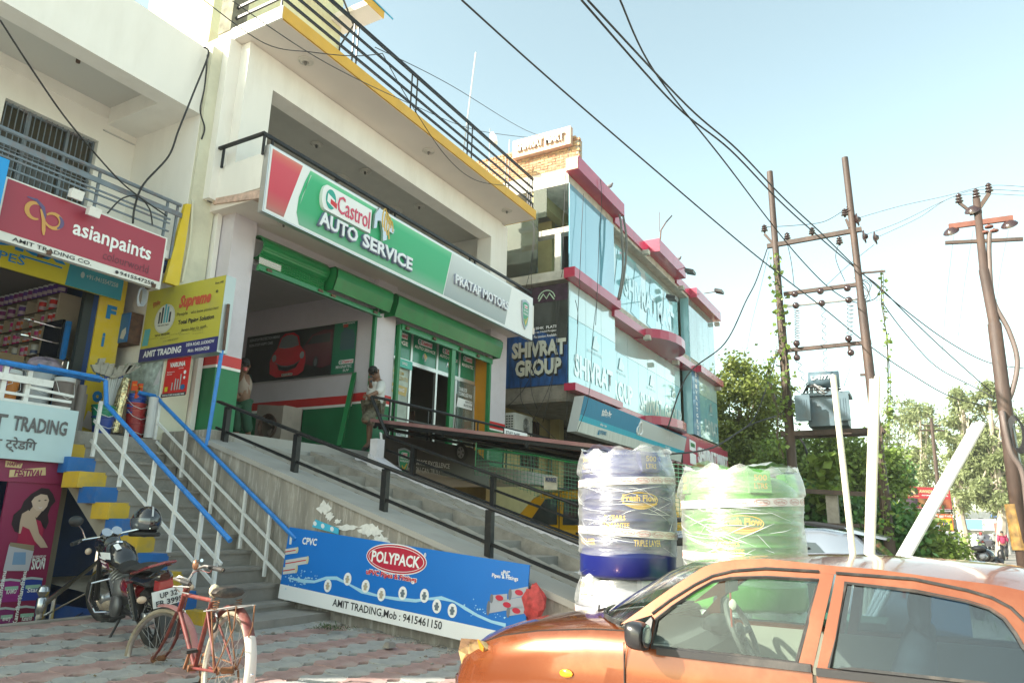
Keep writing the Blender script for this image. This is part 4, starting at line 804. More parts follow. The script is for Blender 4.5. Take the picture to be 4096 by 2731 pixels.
# tap display: black board with chrome taps
TD=thing('tap_display','black display board with chrome shower heads and taps beside the shutter guide','display',(5.1,10.2,2.5))
bx('display_board',(5.16,10.15,2.6),(5.2,10.6,4.12),paint((.01,.01,.012),.15),TD);bx('blue_side',(5.2,10.1,2.6),(5.26,10.15,4.1),MATS['blue_enamel'],TD)
for z in (4.02,3.80):MB().tube([(5.16,10.3,z),(4.82,10.35,z+.03)],.012,6).lathe([(0,0),(.09,0),(.09,-.015),(0,-.02)],12,(4.80,10.35,z+.02)).build('shower_arm',m_chrome,TD)
for z in (3.45,3.2,3.0):MB().tube([(5.16,10.3,z),(5.0,10.3,z+.01),(4.97,10.3,z-.08)],.018,6).box((5.02,10.28,z),(5.06,10.32,z+.06)).build('tap',m_chrome,TD)
mb=MB();c=P3(q2(760,240),X=4.95);mb.tube([c+V((0,0,-.05)),c+V((0,0,.12)),c+V((0,.06,.17)),c+V((0,.12,.14)),c+V((0,.13,.08))],.014,8);mb.lathe([(0,0),(.035,0),(.03,.04),(0,.05)],10,c-V((0,0,.06)))
mb.build('swan_neck_tap',m_chrome,None,smooth=True,label='chrome swan-neck tap standing on a dark stand in the shop front',cat='tap')
bx('tap_stand',(4.85,10.1,2.5),(5.15,10.5,3.3),m_dark,TD)
# front rail of the terrace and name sign
tr_=thing('terrace_railing','white terrace railing with blue top bar along the shop front','railing',(3.5,8.75,2.5))
MB().tube([(2.0,8.75,3.12),(4.98,8.7,3.12)],.034,8).build('handrail',m_blue,tr_,smooth=True)
MB().box((2.0,8.70,2.93),(4.45,8.73,3.01)).build('flat_bar',m_whitem,tr_)
for z in (2.80,2.72):MB().bar((2.0,8.74,z+.01),(4.7,8.74,z),.03,.03).build('rail',m_whitem,tr_)
MB().bar((4.2,8.74,2.90),(4.72,8.74,2.87),.03,.03).build('rail',m_whitem,tr_)
for x in (3.1,3.95,4.20):MB().box((x-.025,8.73,2.5),(x+.025,8.77,3.1)).build('post',m_whitem,tr_)
NS=thing('shop_name_sign','pale blue sign with grey TRADING lettering under the terrace railing','sign',(3.9,8.6,2.08))
bx('sign_panel',(2.2,8.60,2.08),(4.735,8.66,2.69),paint((.46,.60,.63),.5,var=.05),NS)
B=Board((2.2,8.597,2.08),(2.535,0,0),(0,0,.61),(0,-1,0));g_=lambda q:(P3(q,Y=8.597).x-2.2)/2.535;GD=paint((.11,.105,.11),.6)
B.text('AMIT',g_(q2(85,800))-.25,.50,.25,.27,GD,NS,bold=.03);B.text('TRADING',g_(q2(150,820)),.50,g_(q2(768,880))-g_(q2(150,820)),.27,GD,NS,bold=.03)
B.text('अमित',g_(q2(30,1000))-.2,.15,.2,.25,GD,NS,bold=.02);B.text('ट्रेडिंग',g_(q2(75,1000)),.12,g_(q2(430,1000))-g_(q2(75,1000)),.27,GD,NS,bold=.02)
# ---- basement shop
m_pk=mat('magenta_flex',(.24,.012,.07),.5,var=.1,scale=1)
PS=thing('festival_panel','magenta paint advertisement panel with festival header and printed woman','sign',(3.9,8.7,.3))
yk=8.72;P_=lambda q:P3(q,Y=yk)
zt=P_(q2(770,1305)).z;zm=P_(q2(730,1530)).z;xr=P_(q2(770,1305)).x;xr2=P_(q3(600,0)).x;xl2=P_(q3(130,0)).x
bx('header_panel',(2.4,yk-.02,zm),(xr,yk+.03,2.10),m_pk,PS);bx('side_panel',(xl2-.06,yk,-.6),(xr2,yk+.03,zm),m_pk,PS)
W_=xr2-xl2;B=Board((xl2,yk-.004,0),(W_,0,0),(0,0,1),(0,-1,0))
def f(q):p=P3(q,Y=yk-.004);return ((p.x-xl2)/W_,p.z)
SK=paint((.52,.37,.28),.6);HR=paint((.02,.008,.015),.6);CRM=paint((.62,.47,.25),.6)
B.shape('printed_hair',[f(q3(*q)) for q in ((300,60),(400,0),(470,10),(510,60),(535,130),(490,180),(460,260),(470,330),(440,400),(370,330),(300,240),(250,260),(200,330),(190,440),(140,420),(110,350),(130,260),(200,200),(230,130))],HR,PS,.002)
B.shape('printed_dress',[f(q3(*q)) for q in ((215,300),(240,350),(330,300),(390,320),(420,400),(400,500),(330,560),(160,530),(180,430))],paint((.36,.01,.06),.6),PS,.004)
B.shape('printed_arm',[f(q3(*q)) for q in ((190,330),(210,250),(270,215),(330,250),(350,330),(375,440),(420,500),(460,575),(390,578),(330,510),(280,400),(215,370),(195,440),(178,440))],SK,PS,.006)
B.shape('printed_neck',[f(q3(*q)) for q in ((290,210),(340,150),(400,230),(350,290),(280,240))],SK,PS,.007)
B.shape('printed_face',[f(q3(*q)) for q in ((300,130),(330,70),(390,55),(450,65),(470,120),(450,180),(410,225),(350,220),(315,185))],paint((.60,.45,.36),.6),PS,.008)
B.shape('printed_fringe',[f(q3(*q)) for q in ((290,140),(300,60),(380,20),(480,40),(480,110),(450,70),(390,60),(330,90))],HR,PS,.010)
for q in ((375,125),(435,120)):B.shape('printed_eye',[f(q3(q[0]-16,q[1])),f(q3(q[0],q[1]-7)),f(q3(q[0]+16,q[1]-3)),f(q3(q[0],q[1]+6))],HR,PS,.011)
B.shape('printed_smile',[f(q3(*q)) for q in ((360,180),(385,192),(410,180),(395,200),(375,200))],paint((.7,.6,.6),.6),PS,.011)
B.shape('pasted_sheet',[f(q3(*q)) for q in ((85,545),(325,590),(270,800),(25,800))],paint((.45,.44,.50),.7),PS,.010);B.shape('pasted_tape',[f(q3(*q)) for q in ((95,525),(325,555),(320,610),(85,560))],paint((.26,.20,.13),.7),PS,.012);B.shape('printed_tub',[f(q3(*q)) for q in ((130,620),(245,620),(240,740),(110,740))],paint((.18,.30,.48),.5),PS,.012)
u0,u1=f(q3(295,790)),f(q3(420,790));B.text('SION',u0[0],u0[1],u1[0]-u0[0],.12,WT,PS,bold=.03)
u0,u1=f(q3(305,720)),f(q3(435,720));B.text('I O R',u0[0],u0[1],u1[0]-u0[0],.05,WT,PS);u0,u1=f(q3(300,675)),f(q3(440,665));B.text('OR RANGE OF',u0[0],u0[1],u1[0]-u0[0],.025,WT,PS)
for (xa,ya,xb_,yb_,c_,nm_) in ((0,885,195,1105,(.28,.02,.20),'KAMO'),(200,870,410,1090,(.02,.05,.30),'Star'),(-40,1160,140,1340,(.20,.02,.14),'every'),(150,1145,345,1335,(.16,.01,.04),'Kamarich')):
    B.shape('printed_can',[f(q3(*q)) for q in ((xa+8,ya+15),(xb_-4,ya+15),(xb_-22,yb_-10),(xa-8+10,yb_))],paint(c_,.4),PS,.004);B.shape('printed_lid',[f(q3(*q)) for q in ((xa+2,ya),((xa+xb_)/2,ya-12),(xb_+2,ya),(xb_,ya+20),((xa+xb_)/2,ya+10),(xa+4,ya+20))],paint((.42,.48,.50),.5),PS,.006)
    B.shape('printed_band',[f(q3(*q)) for q in ((xa+45,ya+70),(xb_-20,ya+60),(xb_-24,ya+95),(xa+42,ya+105))],paint((.3,.5,.4),.5),PS,.006);u0,u1=f(q3(xa+55,ya+140)),f(q3(xb_-45,ya+135));B.text(nm_,u0[0],u0[1],u1[0]-u0[0],.05,WT,PS,.008)
    u0=f(q3(xa+8,yb_-20));o_=B.pt(u0[0],u0[1],.008);text('Kamdhenu',o_,(0,0,.30),(-.045,0,0),WT,PS,bold=.03,n=(0,-1,0))
B=Board((2.4,yk-.024,0),(1,0,0),(0,0,1),(0,-1,0));f2=lambda q:((P3(q2(*q),Y=yk-.024).x-2.4),P3(q2(*q),Y=yk-.024).z)
B.shape('cream_ribbon',[f2(q) for q in ((65,1258),(258,1290),(240,1345),(55,1330))],CRM,PS,.002);B.shape('cream_ribbon',[f2(q) for q in ((110,1365),(520,1335),(520,1425),(100,1447))],CRM,PS,.002)
u0,u1=f2((78,1315)),f2((238,1335));B.text('HAPPY',u0[0],u0[1],u1[0]-u0[0],.042,m_pk,PS,bold=.03);u0,u1=f2((155,1435)),f2((490,1418));B.text('FESTIVAL',u0[0],u0[1],u1[0]-u0[0],.085,m_pk,PS,bold=.04,shear=.1)
# basement room
mb=MB();mb.box((XL,9.9,-.6),(6.0,10.0,2.3)).box((4.98,7.1,-.6),(5.02,9.9,.5));mb.build('basement_wall',m_bw,LB);bx('basement_floor',(XL,6.98,-.7),(5.0,10.0,-.6),m_conc,LB);bx('basement_ceiling',(XL,8.8,2.05),(4.74,9.9,2.3),MATS['dark_interior'],LB)
mb=MB();mb.prism([(4.0,6.99,.58),(4.0,8.9,.30),(4.0,8.9,-.6),(4.0,6.99,-.6)],(.74,0,0));mb.build('yellow_ramp',m_sy,LB)
bx('beige_pier',(4.55,8.95,.2),(4.95,9.3,2.3),mat('beige_plaster',(.33,.29,.23),.85,var=.1),LB);bx('dark_door',(4.05,9.6,-.2),(4.45,9.65,1.75),mat('brown_door',(.018,.012,.01),.4),LB)
bp_=thing('beach_poster','large framed tropical beach poster leaning in the basement doorway','poster',(4.5,8.95,.3))
B=Board((4.28,8.98,.30),(.44,0,0),(0,.1,1.0),(0,-1,.1));B.shape('sky_print',[(0,0),(1,0),(1,1),(0,1)],mat('sky_print',(.12,.22,.40),.4,var=.8,scale=4),bp_,0,.004);B.shape('sea_print',[(0,0),(1,0),(1,.52),(0,.52)],mat('sea_print',(.02,.10,.32),.4,var=.5,scale=5),bp_,.006)
B.shape('palm_print',[(0,.35),(.35,.2),(.4,.5),(.3,.85),(.1,.9),(0,.8)],mat('palm_print',(.02,.05,.04),.5,var=.5,scale=8),bp_,.008);B.shape('boat_print',[(.45,.4),(.8,.4),(.7,.33),(.5,.33)],paint((.5,.55,.6),.5),bp_,.008);B.shape('sail_print',[(.6,.4),(.75,.62),(.8,.42)],paint((.5,.6,.7),.5),bp_,.008)
for x in (4.17,4.76):MB().prism([(x-.05,8.9,.3),(x+.05,8.9,.3),(x+.05,9.0,1.55),(x-.02,9.0,1.55)],(0,.04,0)).build('white_frame_board',paint((.45,.45,.43),.5),bp_)
# steel bollard and handrail
BR=thing('steel_handrail','stainless handrail with twisted ball-topped newel beside the basement ramp','handrail',(3.81,7.0,.55))
c=P3(q3(415,1020),Y=7.1);MB().lathe([(0,-.05),(.03,-.045),(.055,0),(.04,.04),(0,.055)],14,c+V((0,0,.02))).build('ball',m_steel,BR,smooth=True)
prof=[(.03,0)]+[(.032+.008*(i % 2),.02+i*.02) for i in range(12)]+[(.045,.28),(.045,.36),(.03,.37)];MB().lathe(prof,12,(c.x,c.y,c.z-.40)).build('twisted_post',m_steel,BR,smooth=2)
e=P3(q3(960,700),Y=8.6);s0=P3(q3(390,1150),Y=7.12);MB().tube([s0,e],.024,8).build('rail',m_steel,BR,smooth=True)
MB().tube([e,(e.x,e.y,.2)],.02,8).build('post',m_steel,BR,smooth=True);m0=s0.lerp(e,.2);MB().tube([m0,(m0.x,m0.y,.3)],.02,8).build('post',m_steel,BR,smooth=True)
for d in (.2,.4):MB().tube([s0-V((0,0,d-.1)),e-V((0,0,d+.12))],.012,6).build('rail',m_steel,BR,smooth=True)
# ---- goods on the terrace
def bucket(name,label,p,r0,r1,h_,m,lid=None,handle=True,group=None,rim=None):
    t=thing(name,label,'bucket' if name != 'paint_bucket' else 'paint bucket',p,group)
    p=V(p);MB().lathe([(0,0),(r0,0),(r1,h_),(r1*1.05,h_),(r1*1.05,h_-.02),(r1*.98,h_-.025),(r1*.97,h_-.05)] if not lid else [(0,0),(r0,0),(r1,h_),(0,h_)],16,p).build('bucket_body',m,t,smooth=True)
    if lid:MB().lathe([(r1*1.0,h_-.04),(r1*1.07,h_-.04),(r1*1.07,h_-.01),(r1*1.03,h_-.01),(r1*1.05,h_+.015),(r1*.9,h_+.02),(r1*.88,h_+.005),(0,h_+.005)],16,p).build('lid',lid,t,smooth=2)
    if handle:MB().tube([p+V((-r1,-.02,h_-.04)),p+V((-r1*.8,-r1*.9,h_*.45)),p+V((0,-r1*1.1,h_*.3)),p+V((r1*.8,-r1*.9,h_*.45)),p+V((r1,-.02,h_-.04))],.004,4).build('wire_handle',m_whitem,t)
    return t
LID=paint((.62,.62,.6),.45)
for (q,r_,h_,c_,lab) in (((40,330),.16,.42,(.30,.10,.30),'white and purple paint bucket with pale lid standing leftmost behind the railing'),((170,420),.13,.40,(.55,.18,.02),'orange and white paint bucket behind the terrace railing'),((520,420),.17,.44,(.38,.40,.42),'large grey-white paint bucket under the bag of rollers'),((200,600),.17,.26,(.05,.14,.10),'dark green paint bucket with white lid low behind the railing'),((715,500),.11,.36,(.16,.13,.12),'brown drum-like bucket right of the grey-white one')):
    p=P3(q2(*q),Y=9.15);z=2.5 if q[1]>500 else p.z-h_*.5
    bucket('paint_bucket',lab,(p.x,9.15+(.2 if q[1]<500 else 0),max(2.5,z)),r_*.85,r_,h_,paint(c_,.45),LID,group='paint buckets behind the terrace railing')
mb=MB();p=P3(q2(515,180),Y=9.35);rnd=random.Random(3);mb.ball(p,.16,14,(1.3,.8,.65));[setattr(v_,'z',v_.z+rnd.uniform(-.015,.015)) for v_ in mb.v];mb.build('plastic_bag',mat('clear_plastic_bag_of_rollers',(.28,.22,.28),.3,var=.8,scale=8,bump=.5),None,smooth=True,label='clear plastic bag of coloured rollers on the biggest bucket',cat='bag')
for i,(x,h_) in enumerate(((760,.72),(830,.66),(895,.60),(945,.5))):
    p=P3(q2(x,640),Y=9.2);MB().lathe([(.06,0),(.06,h_),(.052,h_),(.052,0)],12,(p.x,9.2+.05*(i % 2),2.5)).build('drain_pipe',paint((.16,.14,.13),.5),None,smooth=True,label='upright grey plastic drain pipe %s' % ('next to the grey-white bucket','second of the row beside the shop pier','third of the row beside the shop pier','closest to the stair railing')[i],cat='pipe',group='grey drain pipes by the shop pier')
def stackb(px,cols,lab,r=.135):
    for i,(y,c_) in enumerate(cols):
        p=P3(q2(px,y),Y=9.25);h_=.22
        bucket('plastic_bucket','%s bucket %s' % (c_[0],lab[i]),(p.x,9.25,p.z-h_*.5),r*.78,r,h_,paint(c_[1],.35),group='plastic buckets stacked on the top step',handle=i % 2==0)
bl_,gr_,rd_=(.01,.05,.28),(.01,.22,.12),(.30,.02,.03)
stackb(1165,[(860,('navy blue',bl_)),(770,('deep green',gr_)),(730,('green',gr_))],['at the foot of the left stack behind the railing','in the middle of the left stack','topmost in the left stack holding brooms'])
stackb(1540,[(930,('dark red',rd_)),(850,('red with green rim',rd_)),(760,('red',(.36,.03,.03))),(700,('bright red',(.36,.03,.03))),(640,('blue',bl_)),(600,('bright blue',(.02,.08,.42)))],['at the foot of the tall stack','second from below in the tall stack','third from below in the tall stack','fourth from below in the tall stack','fifth from below in the tall stack','topmost in the tall stack'],.13)
bro=thing('broom_bundle','bundle of pale plastic-handled brooms standing in the green bucket','brooms',(5.3,9.4,2.6))
for i in range(8):
    a=P3(q2(1185+i*10,690),Y=9.3);b=P3(q2(1205+i*27,300-8*(i % 3)),Y=9.35)
    MB().tube([a,b],.014,6).build('broom_handle',paint((.48,.50,.50),.4),bro);MB().tube([b-(b-a).normalized()*.03,b+(b-a).normalized()*.04],.017,6).build('blue_cap',paint((.02,.05,.30),.4),bro)
mb=MB()
for i in range(26):
    a=P3(q2(1110+i*14,320-5*abs(i-13)),Y=9.3+.01*(i % 4));b=a+V((rnd.uniform(-.05,.06)+.004*i,0,rnd.uniform(.08,.2)));mb.hexa([a+V((-.03,0,0)),a+V((.03,0,0)),a+V((.03,.04,0)),a+V((-.03,.04,0))],[b+V((-.04,0,0)),b+V((.04,0,.02)),b+V((.04,.05,.02)),b+V((-.04,.05,0))])
mb.build('plastic_hood',mat('milky_plastic',(.36,.35,.30),.35,var=.3,scale=10,bump=.4),bro)
m_tin=mat('tinsel',(.75,.62,.35),.12,metal=1,bump=1,bscale=25,var=.6,scale=14)
mb=MB();mb.tube([P3(q2(1310,940),Y=9.15),P3(q2(1360,650),Y=9.18),P3(q2(1410,480),Y=9.2),P3(q2(1450,330),Y=9.22)],[.03,.06,.07,.05],10);[setattr(v_,'x',v_.x+rnd.uniform(-.015,.015)) for v_ in mb.v];mb.build('tinsel_garland',m_tin,None,label='shiny gold tinsel garland roll standing between the bucket stacks',cat='garland')
mb=MB();mb.tube([P3(q2(1350,950),Y=9.28),P3(q2(1465,330),Y=9.3)],[.05,.045],8);mb.build('rolled_mat',paint((.16,.12,.08),.8),None,label='brown rolled mat standing right of the gold tinsel',cat='mat')
ob=thing('snack_packets','orange snack packets hanging above the tall bucket stack','packets',P3(q2(1545,540),Y=9.2))
for (x,y,h_) in ((1490,350,110),(1530,400,150),(1560,380,90)):
    B=Board(P3(q2(x,y+h_),Y=9.15),P3(q2(x+55,y+h_),Y=9.15)-P3(q2(x,y+h_),Y=9.15),(0,0,(P3(q2(x,y),Y=9.15)-P3(q2(x,y+h_),Y=9.15)).z),(0,-1,0));pk=B.shape('packet',[(0,0),(1,0),(1,1),(0,1)],paint((.60,.07,.01),.4),ob,0,.02);B.text('POPO',.1,.5,.8,.15,paint((.7,.55,.05),.4),pk,.024)
pa_=P3(q2(1690,1000),Y=9.0);MB().lathe([(0,0),(.06,0),(.06,.55),(0,.55)],12,(pa_.x,9.0,2.52)).build('white_pipe_roll',paint((.55,.56,.56),.5),None,label='upright white wrapped roll at the right end of the goods',cat='roll')
# cables on the front
m_cab=mat('black_cable',(.02,.02,.022),.6)
cable('hanging_cable',[P3(c1(0,140),Y=8.2),P3(c1(260,540),Y=8.4),P3(c1(480,850),Y=8.6),P3(c1(790,1210),Y=8.8),P3(c1(950,1350),Y=8.85),P3(c1(1150,1490),Y=8.86)],.011,m_cab,'black cable crossing the cream parapet down to the balcony railing')
cable('hanging_cable',[P3(c1(1405,325),Y=8.95),P3(c1(1435,380),Y=8.9),P3(c1(1330,650),Y=8.85),P3(c1(1230,900),Y=8.8),P3(c1(1160,1080),Y=8.82),P3(c1(990,1270),Y=8.85),P3(c1(930,1420),Y=8.86),P3(c1(915,1540),Y=8.86)],.014,m_cab,'thick grey cable looping from the parapet corner to the balcony railing')
cable('hanging_cable',[P3(c1(1430,380),Y=8.92),P3(c1(1410,600),Y=8.92),P3(c1(1380,760),Y=8.92),P3(c1(1410,880),Y=8.92),P3(c1(1390,960),Y=8.92)],.012,m_cab,'twisted cable running down the joint between the two buildings')
cable('hanging_cable',[P3(c1(740,1470),Y=8.8),P3(c1(840,1370),Y=8.8),P3(c1(950,1355),Y=8.8),P3(c1(1030,1440),Y=8.8),P3(c1(1050,1550),Y=8.8)],.010,m_cab,'black cable arching behind the maroon sign top edge')
cable('drain_pipe',[P3(c2(1330,170),Y=8.9),P3(c2(1310,450),Y=8.9),P3(c2(1255,740),Y=8.9)],.02,m_cream,'thin cream drain pipe on the pale strip wall above the yellow board','pipe')
mb=MB()
for k in range(5):c=P3(c2(985-5*k,840),Y=8.9+.01*k);mb.tube([c+V((.06*math.sin(t)*(1-.1*k),0,.13*math.cos(t))) for t in [i*math.pi/8 for i in range(16)]],.005,4,closed=True)
mb.build('rope_coil',paint((.45,.52,.6),.6),None,label='loose coil of white and blue rope hanging behind the yellow board',cat='rope')
# polypack banner along the ramp wall
BN=thing('pipe_banner','long blue pipe advertisement banner leaning on the ramp side wall','banner',(6,4.7,.5))
XN=5.98
TLc,TRc,BLc=P3(r3(360,703),X=XN),P3(r3(1690,905),X=XN),P3(r3(290,1095),X=XN-.04)
BRc=V((XN-.04,TRc.y,0));
BLc=V((XN-.05,TLc.y+.02,P3(r3(290,1095),X=XN-.05).z));BRz=P3(r3(1400,1350),X=XN-.05)
slope=(BRz.z-BLc.z)/(BRz.y-BLc.y);BRc=V((XN-.05,TRc.y+.02,BLc.z+slope*(TRc.y-BLc.y)))
B=Board(BLc,BRc-BLc,TLc-BLc,(-1,0,0));m_bb=mat('blue_flex_print',(.0,.155,.56),.4,var=.06,scale=1.2)
B.shape('blue_sheet',[(0,0),(1,0),(1,1),(0,1)],m_bb,BN,-.01,.014);B.shape('white_strip',[(0,0),(1,0),(1,.195),(0,.195)],WT,BN,.006)
def fb_(x,y):
    q=P3(r3(x,y),X=XN-.025);rel=q-B.o;a=rel.y/B.u.y;b=(rel.z-B.u.z*a)/B.v.z;return a,b
def bt(s_,x0,y0,x1,y1,h_,m,**k):
    a0,b0=fb_(x0,y0);a1,b1=fb_(x1,y1);o_=B.pt(a0,b0,.009);u_=B.pt(a1,b1,.009)-o_;return text(s_,o_,u_,B.v*h_,m,BN,n=B.n,**k)
bt('AMIT TRADING,Mob : 9415461150',605,1145,1210,1278,.115,BK,bold=.015)
bt('CPVC',418,797,498,807,.10,WT,bold=.03)
def be(name,cx,cy,rx,ry,m,off):return B.ell(name,*fb_(cx,cy),rx,ry,m,BN,off,n=36)
cx_,cy_=938,880
ecx,ecy=fb_(cx_,cy_);b2=Board(B.pt(ecx,ecy),(fbv := (B.pt(*fb_(1104,905))-B.pt(*fb_(771,857)))),B.v,B.n)
b2.ell('white_oval',0,0,.5,.195,WT,BN,.008,n=40);b2.ell('red_oval',0,0,.488,.18,paint((.45,.01,.04),.4),BN,.010,n=40);b2.ell('white_ring',0,0,.46,.16,WT,BN,.011,n=40);b2.ell('red_oval',0,0,.45,.152,paint((.45,.01,.04),.4),BN,.012,n=40)
b2.text('POLYPACK',-.40,-.075,.80,.15,WT,BN,.015,bold=.03)
bt('uPVC Pipes & Fittings',778,972,1060,1022,.10,WT,bold=.075);o_=bt('uPVC Pipes & Fittings',780,970,1058,1019,.085,paint((.6,.01,.02),.4),bold=.03);o_.location=o_.location+V((-.004,0,0))
bt('uPVC',1520,968,1568,975,.06,WT,bold=.02);bt('Pipes & Fittings',1470,985,1615,1008,.06,WT,bold=.02);bt('®',1090,870,1103,872,.06,WT)
for (x,y) in ((574,1027),(680,990),(781,1030),(870,1075),(986,1068),(1106,1082),(1177,1140),(1263,1164)):
    a,b=fb_(x,y);B.ell('white_disc',a,b,.017,.085,WT,BN,.008,n=20);gcol=paint((.42,.36,.28),.5) if x<900 else paint((.12,.16,.20),.5)
    B.shape('printed_fitting',[(a-.009,b-.015),(a+.009,b-.015),(a+.009,b+.012),(a+.005,b+.012),(a+.005,b+.045),(a-.005,b+.045),(a-.005,b+.012),(a-.009,b+.012)],gcol,BN,.010);B.shape('printed_fitting',[(a-.006,b-.05),(a+.006,b-.05),(a+.006,b-.012),(a-.006,b-.012)],gcol,BN,.010)
WA=paint((.35,.62,.80),.3);pts=[(365,985),(430,1000),(500,1005),(560,985),(620,985),(690,1020),(760,1058),(860,1085),(960,1100),(1060,1110),(1130,1100),(1200,1095),(1270,1115),(1330,1150),(1400,1190),(1480,1225),(1560,1245)]
mb=MB()
for i in range(len(pts)-1):
    (x0_,y0_),(x1_,y1_)=pts[i],pts[i+1];w0=4+7*abs(math.sin(i*1.3));w1=4+7*abs(math.sin((i+1)*1.3));mb.quad(*[B.pt(*fb_(x,y),.0075) for x,y in ((x0_,y0_-w0),(x1_,y1_-w1),(x1_,y1_+w1),(x0_,y0_+w0))])
for i in range(90):
    k=rnd.choice((0,0,1));cx__,cy__=((430+rnd.gauss(0,45),990+rnd.gauss(0,20)) if k==0 else (1420+rnd.gauss(0,60),1170+rnd.gauss(0,30)));s_=rnd.uniform(2,7);mb.quad(*[B.pt(*fb_(cx__+s_*math.cos(t)*rnd.uniform(.4,1.3),cy__+s_*math.sin(t)*rnd.uniform(.4,1.6)),.0078) for t in (0,1.6,3.1,4.7)])
mb.build('printed_water',WA,BN,fix=False,kind='stuff')
def ppipe(x0,y0,x1,y1,w_,c_):
    B.shape('printed_pipe',[fb_(x0,y0-w_),fb_(x1,y1-w_),fb_(x1,y1+w_),fb_(x0,y0+w_)],paint(c_,.4),BN,.0085);a,b=fb_(x0 if c_[0]<.45 else x1,y0 if c_[0]<.45 else y1);B.ell('printed_pipe_end',a,b,.006,.0028*w_,paint((.14,.15,.18),.4) if c_[0]<.45 else paint((.6,.55,.35),.5),BN,.010,n=16)
    mx_,my_=(x0+x1)/2,(y0+y1)/2;a,b=fb_(mx_,my_);
    if c_[0]<.45:B.ell('red_oval',a,b,.014,.032,paint((.45,.01,.04),.4),BN,.011,n=16);bt('POLYPACK',mx_-17,my_+5,mx_+17,my_+9,.022,WT)
    else:B.shape('red_stripe',[fb_(x0,y0-3),fb_(x1-8,y1-3),fb_(x1-8,y1+3),fb_(x0,y0+3)],paint((.55,.03,.03),.4),BN,.011)
for a_ in ((1475,1098,1560,1090,19),(1575,1075,1672,1055,24),(1460,1150,1662,1115,30),(1570,1172,1658,1158,23)):ppipe(*a_,(.36,.38,.44))
for a_ in ((330,840,395,830,16),(335,905,455,885,20),(325,945,398,935,20)):ppipe(*a_,(.6,.6,.58))
# red cloth bag at the end
mb=MB();c=P3(r3(1715,1120),X=5.9);mb.ball(c,.1,12,(.6,1.0,1.4));[setattr(v_,'y',v_.y+rnd.uniform(-.03,.03)) or setattr(v_,'z',v_.z+rnd.uniform(-.04,.03)) for v_ in mb.v]
mb.build('red_bag',mat('red_printed_cloth',(.45,.05,.05),.7,var=.5,scale=18,bump=.4),None,smooth=True,label='crumpled red printed bag tucked behind the end of the blue banner',cat='bag')
# rubble, weed, brick pieces
mb=MB();
for i in range(260):
    Y_=rnd.uniform(2.5,6.2);X_=6.0-abs(rnd.gauss(0,.12));s_=rnd.uniform(.004,.018);mb.ball((X_,Y_,gz(Y_)+.025),s_,5,(1,1.3,.7))
mb.build('gravel',m_conc,kind='stuff')
w_=MB()
for i in range(160):
    c=P3(r3(585,1265),Z=.5)+V((rnd.gauss(0,.07),rnd.gauss(0,.10),0));a=rnd.uniform(0,6.3);l_=rnd.uniform(.02,.07);d=V((math.cos(a),math.sin(a),rnd.uniform(.1,1.0))).normalized()*l_;s_=d.cross(V((0,0,1))).normalized()*.006;w_.quad(c,c+d*.5+s_,c+d,c+d*.5-s_)
w_.build('small_weed',mat('weed_leaf',(.05,.09,.025),.7),None,label='small green weed growing at the foot of the ramp wall',cat='weed')
c=P3(r3(912,1370),Z=.42);MB().hexa([c+V(q) for q in ((-.05,-.03,0),(.05,-.04,0),(.06,.04,0),(-.04,.05,0))],[c+V(q) for q in ((-.04,-.02,.05),(.04,-.03,.04),(.04,.03,.05),(-.03,.03,.045))]).build('loose_stone',m_conc,None,label='loose broken stone lying on the pavers before the banner',cat='stone')

for i,(x,y0_,y1_,r_) in enumerate(((265,160,560,.07),(330,150,560,.075),(395,170,560,.06))):
    p=P3(q2(x,y0_),Y=9.55);MB().lathe([(r_,0),(r_,p.z-2.5),(r_-.008,p.z-2.5),(r_-.008,0)],14,(p.x,9.55,2.5)).build('drain_pipe',paint((.13,.115,.09),.6),None,smooth=2,label='tall brown pipe standing behind the buckets, %s of three' % ('left','middle','right')[i],cat='pipe',group='brown pipes behind the paint buckets')
for i,(x,y,w_,h_,c_) in enumerate(((650,200,.34,.24,(.16,.14,.12)),(670,300,.30,.2,(.10,.12,.20)),(120,130,.3,.2,(.22,.15,.08)))):
    p=P3(q2(x,y),Y=10.0);MB().box((p.x-w_/2,10.0,p.z-h_/2),(p.x+w_/2,10.25,p.z+h_/2)).build('carton',paint(c_,.8,var=.15),None,label='%s carton stacked in the dark shop front' % ('grey-brown','dark blue','tan')[i],cat='carton')
pb_=[P3(q2(180+i*60,640),Y=9.0) for i in range(5)]
for i,p in enumerate(pb_):MB().lathe([(0,0),(.035,0),(.035,.16),(.015,.20),(.015,.23),(0,.23)],10,(p.x,9.0,2.5)).build('spray_bottle',paint(((.5,.5,.5),(.05,.2,.1),(.4,.05,.05),(.5,.45,.1),(.05,.1,.3))[i],.4),None,smooth=2,label='%s bottle standing at the terrace edge behind the sign' % ('white','green','red','yellow','blue')[i],cat='bottle',group='small bottles behind the name sign')
rn5=random.Random(77);mb=MB()
for i in range(420):
    Y_=rn5.uniform(2.4,6.7);X_=rn5.uniform(2.2,6.0);c=V((X_,Y_,gz(Y_)+.030));a=rn5.uniform(0,6.3);s_=rn5.uniform(.006,.022);d=V((math.cos(a),math.sin(a),rn5.uniform(-.1,.3)))*s_;w2_=V((-math.sin(a),math.cos(a),rn5.uniform(-.2,.2)))*s_*.5;mb.quad(c-d,c+w2_,c+d,c-w2_)
mb.build('litter',mat('dry_leaf_litter',(.20,.15,.08),.9,var=.6,scale=3),kind='stuff',fix=False)
mb=MB()
for i in range(26):
    Y_=rn5.uniform(2.6,6.5);X_=rn5.uniform(3.0,5.9);s_=rn5.uniform(.008,.02);mb.ball((X_,Y_,gz(Y_)+.03),s_,5,(1.2,.9,.6))
mb.build('pebbles',m_conc,kind='stuff')
